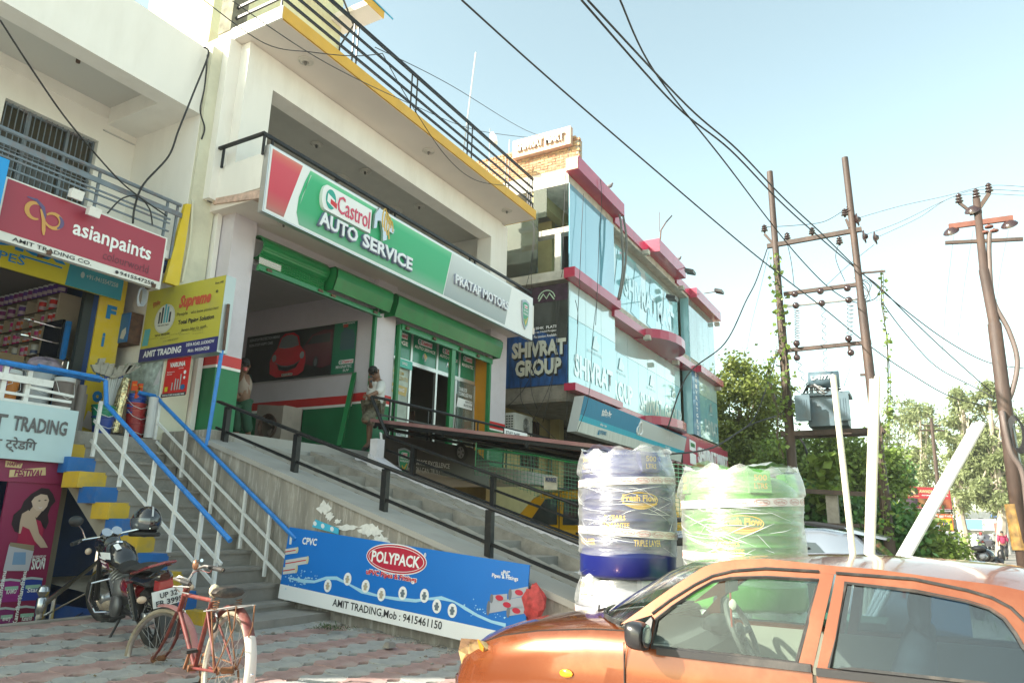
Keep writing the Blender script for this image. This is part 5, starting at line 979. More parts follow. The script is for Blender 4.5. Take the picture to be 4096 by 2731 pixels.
# ================================================================ glass-fronted commercial building
m_cor=mat('magenta_composite_panel',(.42,.025,.07),.25,var=.06,scale=1,coat=.3)
m_wc=mat('weathered_white_concrete',(.50,.48,.42),.9,var=.2,scale=4,bump=.5,bscale=20,dirt=(.2,.18,.15),dirtamt=.6,dscale=3)
m_gc=mat('grimy_grey_concrete',(.24,.215,.18),.95,var=.35,scale=5,bump=.6,bscale=15,dirt=(.06,.05,.045),dirtamt=.8,dscale=2.5)
m_ywl=mat('faded_yellow_wall',(.42,.36,.18),.85,var=.1,dirt=(.25,.2,.1),dirtamt=.5)
SB=thing('glass_building','three-storey glass-fronted shop building with magenta cornices and open side','building',(20,8,0))
XS,YG=15.5,7.3
bx('side_slab',(XS,YG+.02,4.47),(XS+14.6,14,4.82),m_gc,SB);bx('side_slab',(XS,YG+.02,7.55),(XS+14.6,14,7.80),m_wc,SB);bx('side_slab',(XS,YG+.02,10.18),(XS+14.6,14,10.62),m_wc,SB)
MB().box((XS+.02,YG+.02,4.42),(XS+14,14,4.47)).build('soffit',m_gc,SB)
bx('back_wall',(XS+.3,13.8,0),(XS+14,14,10.4),m_ywl,SB);bx('far_wall',(XS+14.2,YG+.5,0),(XS+14.4,14,10.4),m_ywl,SB)
# upper open storey
bx('inner_wall',(XS+1.6,8.6,7.8),(XS+1.8,12,10.0),m_ywl,SB);bx('inner_column',(XS+.8,9.3,7.8),(XS+1.1,9.6,10.0),m_ywl,SB);bx('inner_beam',(XS+.05,8.2,9.85),(XS+4,8.45,10.18),m_ywl,SB)
bx('inner_column',(XS+.03,7.55,7.8),(XS+.12,7.72,8.83),m_wc,SB);bx('inner_beam',(XS+.02,7.3,8.83),(XS+.3,9.0,8.98),m_wc,SB);bx('dark_room',(XS+2.4,8.2,7.8),(XS+2.5,13,10.1),m_dark,SB)
g_dark=glassmat('dark_side_glass',(.18,.24,.21),.10,rough=.03,dust=(.10,.13,.11),dustamt=.25)
for (y0,y1,z0,z1) in ((8.2,9.6,7.82,9.35),(7.95,8.35,9.35,10.18)):bx('side_glass',(XS-.01,y0,z0),(XS+.01,y1,z1),g_dark,SB)
# lower side: printed panels
pn=thing('side_banner','dark blue printed SHIVRAT GROUP panels on the side of the glass building','banner',(XS,8.3,4.83))
bx('blue_print',(XS-.03,7.32,4.83),(XS-.01,9.3,6.33),mat('blue_city_print',(.01,.07,.24),.35,var=.7,scale=2.2,stretch=(1,3,.6)),pn)
MB().prism([(XS-.035,7.32,5.9),(XS-.035,8.4,6.38),(XS-.035,8.4,7.0),(XS-.035,7.32,7.0)],(.02,0,0)).build('smoked_glass',mat('smoked_glass_panel',(.045,.05,.045),.12,coat=.3,var=.3,scale=2),pn)
bx('purple_print',(XS-.04,7.32,6.98),(XS-.02,8.5,7.42),mat('purple_print',(.035,.01,.03),.4,var=.7,scale=8),pn)
B=Board((XS-.045,8.45,6.98),(0,-1.1,0),(0,0,.44),(-1,0,0))
mb=MB();mb.tube([B.pt(.5+.22*math.cos(R(a)),.15+.55*math.sin(R(a)),.01) for a in range(10,171,16)],.015,4);mb.tube([B.pt(.3,.1,.01),B.pt(.42,.5,.01),B.pt(.5,.2,.01),B.pt(.58,.5,.01),B.pt(.7,.1,.01)],.02,4);mb.build('emblem',paint((.45,.6,.45),.4),pn)
def ts(q):return P3(s2(*q),X=XS-.035)
for s_,q0,q1_,h_,sk in (('SHIVRAT',(272,435),(672,400),.42,0),('GROUP',(297,565),(638,545),.42,0)):
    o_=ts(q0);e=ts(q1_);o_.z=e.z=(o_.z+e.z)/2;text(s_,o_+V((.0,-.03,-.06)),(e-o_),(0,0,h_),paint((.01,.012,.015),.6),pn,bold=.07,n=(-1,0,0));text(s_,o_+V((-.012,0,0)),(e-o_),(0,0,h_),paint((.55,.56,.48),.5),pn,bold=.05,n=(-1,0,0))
for s_,z in (('2BHK  FLATS',6.28),('Free Hold Project',6.17),('Possession Available',6.06)):text(s_,(XS-.045,8.25,z),(0,-.65,0),(0,0,.07),WT,pn,n=(-1,0,0))
# brick parapet: real bricks
m_bk=mat('old_brick',(.40,.20,.11),.9,var=.4,scale=6,bump=.4,dirt=(.45,.36,.24),dirtamt=.6,dscale=5);m_bk2=mat('pale_brick',(.46,.30,.16),.9,var=.35,scale=6,bump=.4)
BW=thing('brick_parapet','unplastered brick parapet on the roof corner behind the small rooftop sign','brick wall',(XS,8.5,10.6))
bx('mortar',(XS+.03,7.05,10.6),(XS+.25,10.9,11.40),mat('mortar',(.36,.31,.24),.95,bump=.6,var=.2),BW)
bm_=[]
for m_ in (m_bk,m_bk2):
    b_=MB().box((-.006,-.108,0),(.1,.108,.062)).build('brick',m_,BW,local=True);bm_.append(b_.data);bpy.data.objects.remove(b_)
for r_ in range(13):
    z=10.60+r_*.078;top=11.44 + .012*(10.3-8)  # slightly rising
    y=7.12+(.115 if r_ % 2 else 0)
    while y<10.9:
        zt_=11.30+.12*(y-7)*.35*1.2
        if z<11.5 - (.0 if y>7.6 else 0):
            o=link('brick',random.choice(bm_),BW,(XS+.02+random.uniform(-.008,.01)-BW.location.x,y-BW.location.y,z-BW.location.z));o.rotation_euler=(random.uniform(-.03,.03),0,random.uniform(-.03,.03));o.scale=(1,random.uniform(.9,1),1)
        y+=.232
z=10.6
while z<11.45:   # street end of the parapet
    for k in range(2):o=link('brick',random.choice(bm_),BW,(XS+.1-BW.location.x+k*.12,7.06-BW.location.y,z-BW.location.z));o.rotation_euler=(0,0,R(90));o.scale=(1,.5,1)
    z+=.078
RS=thing('rooftop_sign','pale red SHIVRAT MART box sign on the brick parapet','sign',(XS-.15,8,11.2))
B0=Board((XS-.16,8.95,11.22),(0,-1.75,0),(0,0,.50),(-1,0,0));bx('sign_box',(XS-.15,7.2,11.22),(XS+.0,8.95,11.74),mat('pale_red',(.55,.36,.26),.6,var=.15,scale=4),RS)  # pale red box colour with slight random variation
B0.text('SHIVRAT MART',.08,.28,.82,.48,paint((.70,.62,.52),.5),RS,0,depth=.06,bold=.03)
# glass front
gl_a=mat('blue_reflecting_glass',(.16,.40,.52),.04,spec=1,coat=1,var=.06,scale=.5);gl_b=mat('aqua_vinyl_glass',(.30,.60,.66),.05,spec=1,coat=1,var=.08,scale=.5,stretch=(1,1,2));gl_c=mat('pale_vinyl_glass',(.50,.67,.68),.05,spec=1,coat=1,var=.08,scale=.5)
gl_t=glassmat('clear_front_glass',(.55,.66,.66),.35,rough=.02,dust=(.5,.65,.65),dustamt=.15)
def yfront(x):return YG if x<18.62 else 7.62
def pane(x0,x1,z0,z1,y,m,nm='glass_pane'):return bx(nm,(x0+.008,y-.01,z0),(x1-.008,y+.01,z1),m,SB)
x=XS
bays=[(15.5,18.6,7.3,3),(18.62,26.0,7.62,8),(26.4,27.45,7.3,1),(27.45,30.2,7.3,3)]
for (x0,x1,y,n) in bays:
    for i in range(n):
        a=lerp(x0,x1,i/n);b=lerp(x0,x1,(i+1)/n)
        pane(a,b,7.8,10.18,y,gl_a if x0<16 else (gl_b if (i*7) % 3 else gl_c) if x0<26 else gl_t)
        pane(a,b,4.86,6.55,y,gl_b if i % 2==0 else gl_b);pane(a,b,6.56,7.45,y,gl_c)
bx('return_pane',(18.6,7.3,4.86),(18.62,7.62,10.2),gl_c,SB);bx('return_pane',(26.38,7.3,4.86),(26.4,7.62,10.2),gl_b,SB)
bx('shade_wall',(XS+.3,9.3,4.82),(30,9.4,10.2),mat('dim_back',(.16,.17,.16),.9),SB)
# dark slanted blinds behind the upper glass edge -> exposed ceiling band
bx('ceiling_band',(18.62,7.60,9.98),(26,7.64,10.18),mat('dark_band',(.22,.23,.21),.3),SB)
def gb(x0,q0,x1,q1_,s_,h_,z,m,y=7.28,bold=.03):text(s_,(x0,y,z),(x1-x0,0,0),(0,0,h_),m,SB,bold=bold,n=(0,-1,0))
FW=paint((.66,.80,.80),.05,coat=1,spec=1);FS_=paint((.24,.50,.56),.06,coat=1);FR_=paint((.46,.58,.60),.05,coat=1,spec=1)
for (x0,x1,s_,y) in ((15.8,18.35,'SHIVRAT',7.28),(18.75,20.8,'GROUP',7.60),(21.5,23.7,'SHIVRAT',7.60),(24.0,26.0,'GROUP',7.60),(28.0,30.0,'SHIVRAT',7.28)):
    gb(x0,0,x1,0,s_,.6,5.08,FW,y-.004,.04)
    B=Board(((x0+x1)/2-.3,y-.006,5.85),(.7,0,0),(0,0,.6),(0,-1,0));B.shape('faded_logo',[(.2,.3),(.4,.9),(.7,1),(.65,.8),(.9,.6),(.8,.3)],FR_,SB);B.text('ISHTA SERVICES',-.2,.08,1.4,.12,FR_,SB)
text('SHIVRAT MART',(20.2,7.59,8.5),(5.3,0,0),(0,0,.8),paint((.42,.66,.70),.05,coat=1,spec=1),SB,bold=.04,n=(0,-1,0));B=Board((18.9,7.59,7.9),(7,0,0),(0,0,2.2),(0,-1,0))
for k in range(4):B.shape('print_sweep',[(.05+.22*k,.1),(.12+.22*k,.9),(.20+.22*k,.85),(.16+.22*k,.05)],paint((.22,.54,.62),.05,coat=1,spec=1),SB,-.006)
VB=bx('vertical_banner',(26.45,7.27,4.86),(27.4,7.285,7.4),paint((.01,.16,.34),.3,coat=.5),SB)
for i,ch in enumerate('SHIVRATGROU'):text(ch,(26.8,7.262,7.12-.225*i),(.26,0,0),(0,0,.16),WT,SB,bold=.04,n=(0,-1,0),name='lettering')
# cornices in short composite panels
def cornice(x0,x1,y,yb,z0,z1,seg=1.55,name='cornice_panel'):
    n=max(1,round((x1-x0)/seg))
    for i in range(n):a=lerp(x0,x1,i/n)+.004;b=lerp(x0,x1,(i+1)/n)-.004;MB().box((a,y,z0),(b,yb,z1)).build(name,m_cor,SB)
cornice(15.32,18.62,6.95,7.32,10.42,10.80);MB().box((15.30,6.97,10.44),(15.32,7.3,10.78)).build('cream_backing',m_pale,SB)
cornice(18.62,21.7,7.25,7.7,10.28,10.62);cornice(21.7,24.8,6.9,7.7,10.40,10.85);cornice(24.8,26.6,7.25,7.7,10.28,10.62);cornice(26.6,30.45,7.0,7.6,10.22,10.62)
cornice(15.2,18.35,7.0,7.3,7.46,7.72);cornice(18.35,21.0,7.2,7.62,7.30,7.56);cornice(24.1,26.8,7.2,7.62,7.28,7.54);cornice(26.8,30.3,7.0,7.3,7.28,7.54)
cornice(15.25,18.4,7.0,7.3,4.62,4.80);cornice(18.4,20.8,7.2,7.62,4.56,4.76)
for z0,z1,xa,xb_ in ((7.28,7.58,21.0,24.1),(4.52,4.78,20.8,23.9)):
    n=10
    for i in range(n):
        t0,t1_=math.pi*i/n,math.pi*(i+1)/n;cxm=(xa+xb_)/2;rx=(xb_-xa)/2;f_=lambda t:(cxm-rx*math.cos(t),7.25-.75*math.sin(t))
        (ax_,ay_),(bx__,by_)=f_(t0),f_(t1_);MB().hexa([(ax_,ay_,z0),(bx__,by_,z0),(bx__,7.62,z0),(ax_,7.62,z0)],[(ax_,ay_,z1),(bx__,by_,z1),(bx__,7.62,z1),(ax_,7.62,z1)]).build('curved_cornice',m_cor,SB)
cornice(23.9,30.3,7.2,7.6,4.5,4.74)
for (x,z) in ((20.9,7.2),(23.9,7.0),(29.9,7.1),(30.2,10.0),(21.0,10.1),(24.9,10.05)):MB().box((x,7.05,z),(x+.2,7.25,z+.14)).build('wall_light',m_wc,SB)
# bank sign
BS=thing('bank_sign','long teal and white tilted sign over the ground-floor bank','sign',(19.5,6.9,3.65))
a_,b_,c_,d_=V((15.45,6.86,4.50)),V((23.95,6.86,4.42)),V((23.85,7.0,3.60)),V((15.32,7.0,3.64))
mb=MB();mb.hexa([d_,c_,c_+V((0,.25,0)),d_+V((0,.25,0))],[a_,b_,b_+V((0,.25,0)),a_+V((0,.25,0))]);mb.build('sign_box',paint((.48,.5,.5),.4),BS)
B=Board(d_,c_-d_,a_-d_+V((.0,0,0)),(0,-1,-.16))
tealA=mat('teal_flex',(.01,.20,.36),.5,spec=.25,var=.1,stretch=(6,1,.5));tealB=mat('light_teal_flex',(.02,.38,.52),.5,spec=.25,var=.1,stretch=(6,1,.5));whf=mat('streaked_white_flex',(.55,.58,.54),.5,var=.15,scale=2,stretch=(5,1,.3))
B.shape('white_field',[(0,0),(1,0),(1,.30),(0,.30)],whf,BS,.003);B.shape('light_field',[(0,.30),(1,.30),(1,.47),(0,.47)],tealB,BS,.003);B.shape('teal_field',[(0,.47),(1,.47),(1,1),(0,1)],tealA,BS,.003)
B.text('इंडियन बैंक',.14,.62,.075,.24,WT,BS,.01,bold=.03);B.text('Indian Bank',.755,.66,.075,.15,WT,BS,.01,bold=.01);B.text('चिनहट शाखा',.145,.34,.05,.09,WT,BS,.01);B.text('CHINHAT BRANCH',.76,.34,.06,.06,WT,BS,.01);B.text('इलाहाबाद',.155,.10,.05,.13,tealA,BS,.01,bold=.02);B.text('ALLAHABAD',.755,.12,.05,.08,tealA,BS,.01)
mb=MB()
for q in range(3):t_=R(90+120*q);mb.tube([B.pt(.47+.012*math.cos(t_)+.014*math.cos(u_),.66+.10*math.sin(t_)+.13*math.sin(u_),.012) for u_ in [t_-1.9+k*.35 for k in range(12)]],[.012+.02*math.sin(math.pi*k/11) for k in range(12)],5)
mb.build('emblem',WT,BS);B.shape('small_emblem',[(.14,.08),(.155,.08),(.150,.24),(.143,.2)],tealA,BS,.01)
# shops under it
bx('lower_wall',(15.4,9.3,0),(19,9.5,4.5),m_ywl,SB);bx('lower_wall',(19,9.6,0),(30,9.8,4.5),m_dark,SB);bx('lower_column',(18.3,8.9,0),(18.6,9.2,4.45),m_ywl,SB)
for k in range(14):bx('shutter_slat',(18.8,9.3,2.9+k*.1),(24.5,9.34,2.985+k*.1),mat('brown_shutter',(.10,.085,.065),.6,var=.2),SB)
wn=bx('barred_window',(16.75,9.26,3.0),(17.75,9.3,4.25),m_dark,SB)
for i in range(9):bx('bar',(16.8+i*.11,9.22,3.0),(16.82+i*.11,9.24,4.25),m_rust,wn)
AC=thing('air_conditioner','white outdoor air conditioner unit with round fan grille beside the workshop column','air conditioner',(15.7,8.75,3.6))
mb=MB();y0=8.65;mb.box((15.27,y0,3.62),(16.2,y0+.38,4.17));mb.build('casing',paint((.62,.62,.58),.5,var=.05,dirt=(.35,.3,.22),dirtamt=.4),AC)
MB().lathe([(.19,-.004),(.21,0),(.22,-.02),(.215,-.03)],24,(15.86,y0,3.90),(0,1,0)).build('fan_surround',paint((.5,.5,.47),.5),AC);MB().lathe([(0,-.003),(.2,-.003)],24,(15.86,y0,3.90),(0,1,0)).build('fan_opening',m_dark,AC)
mb=MB()
for k in range(1,9):mb.tube([V((15.86+.023*k*math.cos(t),y0-.02,3.90+.023*k*math.sin(t))) for t in [i*math.pi/8 for i in range(16)]],.003,3,closed=True)
mb.build('fan_grille',m_whitem,AC)
for k in range(7):
    for j in range(4):bx('side_louvre',(15.262,8.70+.075*j,3.68+.065*k),(15.272,8.745+.075*j,3.71+.065*k),m_dark,AC)
ss=thing('small_safety_sign','small green and white stay safe notice on the landing railing','sign',(15.2,7.6,2.9));B=Board(P3(t1(1365,640),Y=7.58),(1.0,0,0),(0,0,.28),(0,-1,0));B.shape('white_panel',[(0,0),(1,0),(1,1),(0,1)],WT,ss,0,.01);B.text('STAY SAFE',.05,.6,.6,.25,BK,ss,.014);B.text('STAY PROTECTED',.05,.15,.85,.25,paint((.02,.3,.15),.5),ss,.014)
# red sign further along
RB=thing('red_box_sign','red box sign with big white letters at the far end of the bank building','sign',(26,6.95,3.6))
bx('sign_box',(23.75,6.95,3.55),(30.2,7.15,4.55),paint((.40,.03,.07),.4),RB);bx('dark_return',(23.7,6.95,3.5),(23.78,7.6,4.6),m_dark,RB)
B=Board((23.75,6.945,3.55),(6.45,0,0),(0,0,1),(0,-1,0));B.text('SHIVRAT MART',.28,.15,.68,.6,WT,RB,0,depth=.05,bold=.04);B.shape('white_tab',[(.13,.55),(.25,.52),(.25,.88),(.13,.92)],WT,RB);B.shape('white_tab',[(.13,.08),(.25,.08),(.25,.44),(.13,.48)],WT,RB);B.shape('green_tab',[(.15,.68),(.23,.67),(.23,.8),(.15,.82)],m_green,RB,.008)
bx('lower_grey_wall',(23.8,8.3,0),(30.2,8.4,3.5),m_gc,SB)
# roof furniture and flood lamps
for (q,e,lab) in ((s1(1545,1145),s1(1575,1175),'black floodlight on a short arm above the middle cornice'),(s1(1690,1335),s1(1790,1320),'black floodlight on a long arm at the far cornice'),(s1(1500,1358),s1(1440,1370),'grey floodlight hanging in front of the far upper glass')):
    a=P3(q,Y=6.9);b=P3(e,Y=6.4);t=thing('floodlight',lab,'floodlight',b,'floodlights on the glass building');MB().bar(a,b,.03).build('arm',m_rust,t);MB().hexa([b+V(v_) for v_ in ((-.18,-.2,-.1),(.18,-.2,-.12),(.18,.1,-.02),(-.18,.1,0))],[b+V(v_) for v_ in ((-.18,-.22,.0),(.18,-.22,-.02),(.12,.08,.1),(-.12,.08,.12))]).build('lamp_head',m_blk,t)
sl=thing('roof_street_lamp','grey lamp on a curved pole standing on the glass building roof','lamp',P3(s1(1365,960),Y=8.5));a=P3(s1(1365,960),Y=8.5);b=P3(s1(1372,870),Y=8.5);c=P3(s1(1410,810),Y=8.4);d=P3(s1(1450,765),Y=8.2)
MB().tube([a,b,c],.03,6).build('pole',m_rust,sl);MB().bar(c,d,.16,.05).build('lamp_head',m_dark,sl)
MB().tube([P3(s1(1362,880),Y=8.6),P3(s1(1360,735),Y=8.6)],.012,5).build('roof_rod',m_rust,None,label='thin rod beside the rooftop street lamp',cat='rod')
for i,(x,y) in enumerate(((990,545),(1500,1080))):mb=MB();c=P3(s1(x,y),Y=7.3);mb.ball(c,.07,8,(.8,1.6,.8));mb.ball(c+V((0,-.09,.06)),.04,6);mb.hexa([c+V((-.02,.08,0)),c+V((.02,.08,0)),c+V((.02,.1,.02)),c+V((-.02,.1,.02))],[c+V((-.03,.22,0)),c+V((.03,.22,0)),c+V((.03,.22,.02)),c+V((-.03,.22,.02))]);mb.build('pigeon',paint((.12,.12,.13),.7),None,smooth=2,label='small grey pigeon perched on the magenta cornice, %s' % ('near the brick parapet' if i==0 else 'near the middle floodlight'),cat='bird')
# loose conduits and wires on the facade
m_cond=mat('grey_conduit',(.17,.17,.16),.7,var=.2)
cable('conduit',[P3(s1(1065,755),Y=7.0),P3(s1(1080,850),Y=6.95),P3(s1(1090,1150),Y=6.95),P3(s1(1055,1380),Y=7.0)],.035,m_cond,'left grey flexible conduit hanging between the two magenta cornices','conduit')
cable('conduit',[P3(s1(1090,745),Y=7.0),P3(s1(1118,950),Y=6.93),P3(s1(1100,1200),Y=6.93),P3(s1(1065,1380),Y=7.0)],.035,m_cond,'right grey flexible conduit hanging between the two magenta cornices','conduit')
for i,pts in enumerate((((925,490),(935,640),(915,950),(905,1250),(890,1568)),((800,600),(785,900),(775,1150),(755,1560)),((700,250),(668,480),(660,700),(650,820),(655,1100),(635,1220)),((430,700),(432,900),(415,1150),(418,1350)),((400,790),(440,870),(420,1100),(360,1350)))):
    cable('hanging_wire',[P3(s1(*q),X=15.35) if i>1 else P3(s1(*q),Y=6.9) for q in pts],.008,m_cab,'thin black wire down the glass building, %s' % ('over the blue reflecting glass','left over the blue reflecting glass','white-wrapped at the open corner','over the dark side glass','tangled at the workshop corner')[i])
for i,pts in enumerate((((740,0),(760,120),(745,400),(740,500)),((900,0),(870,250),(840,700),(755,965)),((680,620),(675,1040)),((600,0),(600,250),(560,600),(420,900)),((620,0),(600,400),(545,720),(500,900)),((430,150),(470,400),(370,640),(245,780)),((435,180),(410,600),(455,800)),((340,600),(345,750),(445,880),(600,1030)))):
    cable('hanging_wire',[P3(s2(*q),X=15.3) if i>2 or i==2 else P3(s2(*q),Y=6.8) for q in pts],.008,m_cab,'thin black wire before the lower storeys, %s' % ('beside the corner edge','crossing the first bay to the bank sign','pale and straight by the bank sign end','over the O of GROUP','slanting over GROUP towards the air conditioner','looping over SHIVRAT','dangling beside the workshop shield','tangled above the air conditioner')[i])
# rooftop aerials
m_thin=m_steel
for a_,b_,y,lab in ((c4(1495,945),c4(1573,330),8.3,'tall thin white mast behind the roof railing'),(c4(1780,1000),c4(1785,878),9.5,'short rod behind the roof railing near the parapet')):MB().tube([P3(a_,Y=y),P3(b_,Y=y)],.016,5).build('roof_mast',paint((.5,.5,.5),.4),None,label=lab,cat='mast')
dm=thing('dish_mast','white dish antenna on a pole behind the roof railing','antenna',P3(c4(1655,1080),Y=9.2));MB().tube([P3(c4(1655,1080),Y=9.2),P3(c4(1662,808),Y=9.2)],.018,6).build('pole',m_steel,dm);MB().lathe([(0,0),(.1,.02),(.19,.07)],16,P3(c4(1672,875),Y=9.15),(.6,-.6,.5)).build('dish',paint((.6,.6,.6),.4),dm)
# corrugated canopy, service board, net
CN=thing('corrugated_canopy','sloping corrugated canopy with dull red edge over the van yard','canopy',(11,5.7,2.5))
cz=lambda Y:2.49+(Y-3.4)*(3.11-2.49)/(7.95-3.4)
mb=MB();n=60;ysn=[3.4,5,6.5,7.95];v_=[];
for Y in ysn:v_+=[(9.2+i*.08,Y,cz(Y)+.025*math.sin(i*1.57)+.03) for i in range(n)]
f_=[(r_*n+i,r_*n+i+1,(r_+1)*n+i+1,(r_+1)*n+i) for r_ in range(3) for i in range(n-1)];mb.add(v_,f_);mb.build('corrugated_sheet',mat('dull_red_sheet',(.26,.12,.12),.6,var=.2,dirt=(.3,.25,.2),dirtamt=.5),CN,smooth=True,fix=False)
mb=MB()
for x in (9.22,10.8,12.4,13.9):mb.bar((x,3.45,cz(3.45)-.03),(x,7.9,cz(7.9)-.03),.05,.06)
for Y in (3.5,5.0,6.5,7.8):mb.tube([(9.2,Y,cz(Y)-.08),(14,Y,cz(Y)-.08)],.03,6)
mb.build('support_frame',m_black,CN);MB().box((9.15,3.4,0),(9.2,3.45,.01)).build('edge_foot',m_black,CN) if False else None
MB().prism([(9.17,3.4,cz(3.4)+.0),(9.17,7.98,cz(7.98)+.0),(9.17,7.98,cz(7.98)+.055),(9.17,3.4,cz(3.4)+.055)],(.02,0,0)).build('edge_trim',MATS['dull_red_sheet'],CN)
MB().box((12.6,3.48,.2),(12.68,3.56,2.45)).build('support_post',m_black,CN)
SVB=thing('service_board','dark service excellence board with green shield hanging below the landing edge','sign',(10.5,7.45,2.2))
m_db=mat('dark_service_print',(.035,.03,.028),.35,var=.4,scale=1.5)
q_=lambda x,y:P3(t1(x,y),Y=7.46)
mb=MB();mb.prism([q_(175,560),q_(195,840),q_(500,900),q_(1000,1020),q_(1220,1095),q_(1222,850),q_(1060,700)],(0,.03,0));mb.build('board',m_db,SVB)
mb=MB();mb.prism([q_(165,550),q_(185,830),q_(198,842),q_(180,560)],(0,-.02,0));mb.build('white_edge',m_whitem,SVB)
o_=q_(480,857);e=q_(835,903);text('SERVICE EXCELLENCE',o_+V((0,-.01,0)),e-o_,(0,0,(q_(480,805)-o_).z),paint((.50,.48,.45),.5),SVB,bold=.02,n=(0,-1,0));o_=q_(480,932);e=q_(745,962);text('YOU CAN TRUST',o_+V((0,-.01,0)),e-o_,(0,0,(q_(480,880)-o_).z),paint((.50,.48,.45),.5),SVB,bold=-.003,n=(0,-1,0))
c=q_(390,830);B=Board(c+V((-.5,-.012,-.5)),(1,0,0),(0,0,1),(0,-1,0));shield(B,.5,.5,.32,.44,SVB,.002,.006)
c=q_(950,745);B=Board(c,(1,0,0),(0,0,1),(0,-1,0));B.ell('printed_tyre',0,0,.22,.17,paint((.01,.01,.01),.5),SVB,.006);B.ell('printed_rim',-.02,.0,.12,.11,paint((.2,.2,.2),.4),SVB,.008,n=20)
for k in range(5):a_=1.257*k;B.shape('printed_spoke_gap',[(-.02+.03*math.cos(a_),.03*math.sin(a_)),(-.02+.10*math.cos(a_-.25),.09*math.sin(a_-.25)),(-.02+.10*math.cos(a_+.25),.09*math.sin(a_+.25))],paint((.02,.02,.02),.5),SVB,.010)
NT=thing('green_net','green square-mesh net hanging along the side of the yard canopy','net',(9.6,5,1.7))
m_net=mat('green_net_cord',(.03,.13,.07),.6);XN_=9.35
def nz(y):return lerp(2.66,2.42,(5.95-y)/2.4)+.04*math.sin((5.95-y)*2.6)-.05
mb=MB();y=5.95
while y>2.2:
    mb.bar((XN_+.05*math.sin(y*3),y,nz(y)),(XN_+.05*math.sin(y*3),y,nz(y)-.38-(5.95-y)*.24),.005);y-=.055
for k in range(20):
    o_=[]
    for i in range(16):yy=lerp(5.95,2.25,i/15);o_.append((XN_+.05*math.sin(yy*3),yy,nz(yy)-.055*k))
    o_=[p for p in o_ if nz(p[1])-p[2]<=.40+(5.95-p[1])*.24]
    if len(o_)>1:mb.tube(o_,.004,3,cap=False)
mb.build('mesh',m_net,NT);MB().tube([(XN_,5.95,nz(5.95)+.02)]+[(XN_,yy,nz(yy)-.03) for yy in (5.0,4.4,3.9)]+[(XN_,3.3,nz(3.3)+.05)],.011,6).build('edge_rope',m_green,NT);MB().tube([(XN_,5.97,2.72),(XN_,5.97,2.28)],.012,6).build('end_rod',m_green,NT)
# ================================================================ poles, transformer, wires
m_pole=mat('rusty_pole_paint',(.060,.038,.030),.65,var=.35,scale=5,bump=.15,dirt=(.12,.065,.035),dirtamt=.5,dscale=4,stretch=(1,1,.4))
m_ins=mat('brown_porcelain',(.035,.018,.018),.12,coat=.6);m_tr=mat('grey_blue_transformer_paint',(.085,.135,.165),.5,var=.15,dirt=(.10,.09,.08),dirtamt=.6,dscale=3);m_wire=mat('aluminium_wire',(.10,.10,.11),.5)
XT=18.0
T=lambda q:P3(s5(*q),X=XT)
T6=lambda q:P3(s6(*q),X=XT)
def insul(p,ax=(0,0,1),n=3,r=.085,parent=None):
    pr=[(0,-.04),(.02,-.04)]
    for k in range(n):pr+=[(.03,k*.06),(r*(1-.12*k),k*.06+.01),(r*(1-.12*k),k*.06+.03),(.03,k*.06+.05)]
    pr+=[(.03,n*.06),(0,n*.06+.02)]
    return MB().lathe(pr,12,p,ax).build('insulator',m_ins,parent,smooth=2)
TP=thing('transformer_pole_structure','rusty twin-pole frame with cross arms and insulators carrying the transformer','utility poles',(XT,1.8,0))
pL0=T((255,125));pL1=P3((3169,1863),X=XT);pR0=T((683,45));pR1=P3((3480,1500),X=XT)
for a,b in ((pL0,pL1),(pR0,pR1)):
    d=(b-a)/(b.z-a.z);base=b+d*(0-b.z);MB().tube([a,a.lerp(base,.35),a.lerp(base,.36),base],[.075,.082,.10,.12],14).build('pole',m_pole,TP,smooth=True)
for a,b,w_ in (((240,550),(780,452),.11),((335,822),(750,768),.09),((300,1148),(835,1094),.09)):
    MB().bar(T(a),T(b),.09,w_).build('cross_arm',m_pole,TP)
MB().tube([T((350,890)),T((745,850))],.035,8).build('cross_pipe',mat('galvanised',(.32,.33,.32),.5,var=.2),TP)
MB().bar(T6((440,462)),T6((1250,430)),.14,.12).bar(T6((440,462))+V((.5,0,0)),T6((1250,430))+V((.5,0,0)),.14,.12).build('platform_beam',m_pole,TP)
MB().bar(P3(s6((570),905),X=XT),P3(s6(1340,945),X=XT),.08,.1).build('cross_arm',m_pole,TP);MB().bar(P3(s6(790,1172),X=XT),P3(s6(1330,1185),X=XT),.05,.08).build('cross_arm',m_pole,TP)
MB().bar(T((770,1282)),T((855,1278)),.07,.05).bar(T((740,705)),T((915,690)),.05,.04).build('bracket',m_pole,TP)
for q in ((225,455),(355,500),(497,470)):insul(T(q)+V((0,0,-.05)),parent=TP)
for q in ((653,525),(683,365),(710,345)):insul(T(q)+V((0,0,-.05)),parent=TP)
MB().bar(T((225,480)),T((270,530)),.06).bar(T((690,395)),T((710,445)),.06).build('insulator_arm',m_pole,TP)
for q in ((755,398),(795,495),(857,502)):c=T(q);MB().lathe([(0,-.06),(.06,-.05),(.16,-.01),(.16,.02),(.08,.03),(.04,.08),(0,.08)],16,c,(0,-1,.1)).build('disc_insulator',m_ins,TP,smooth=True)
for q in ((402,828),(547,812),(700,795),(408,893),(555,880),(708,862),(412,1107),(707,1080),(414,1188),(720,1160)):c=T(q);MB().lathe([(0,-.06),(.065,-.05),(.08,-.02),(.035,0),(.08,.02),(.065,.05),(0,.06)],12,c+V((-.1,0,0)),(1,0,0)).build('reel_insulator',m_ins,TP,smooth=2)
for a,b in (((410,1100),(405,1180)),((705,1085),(712,1165))):MB().bar(T(a),T(b),.06).build('link_bar',m_pole,TP)
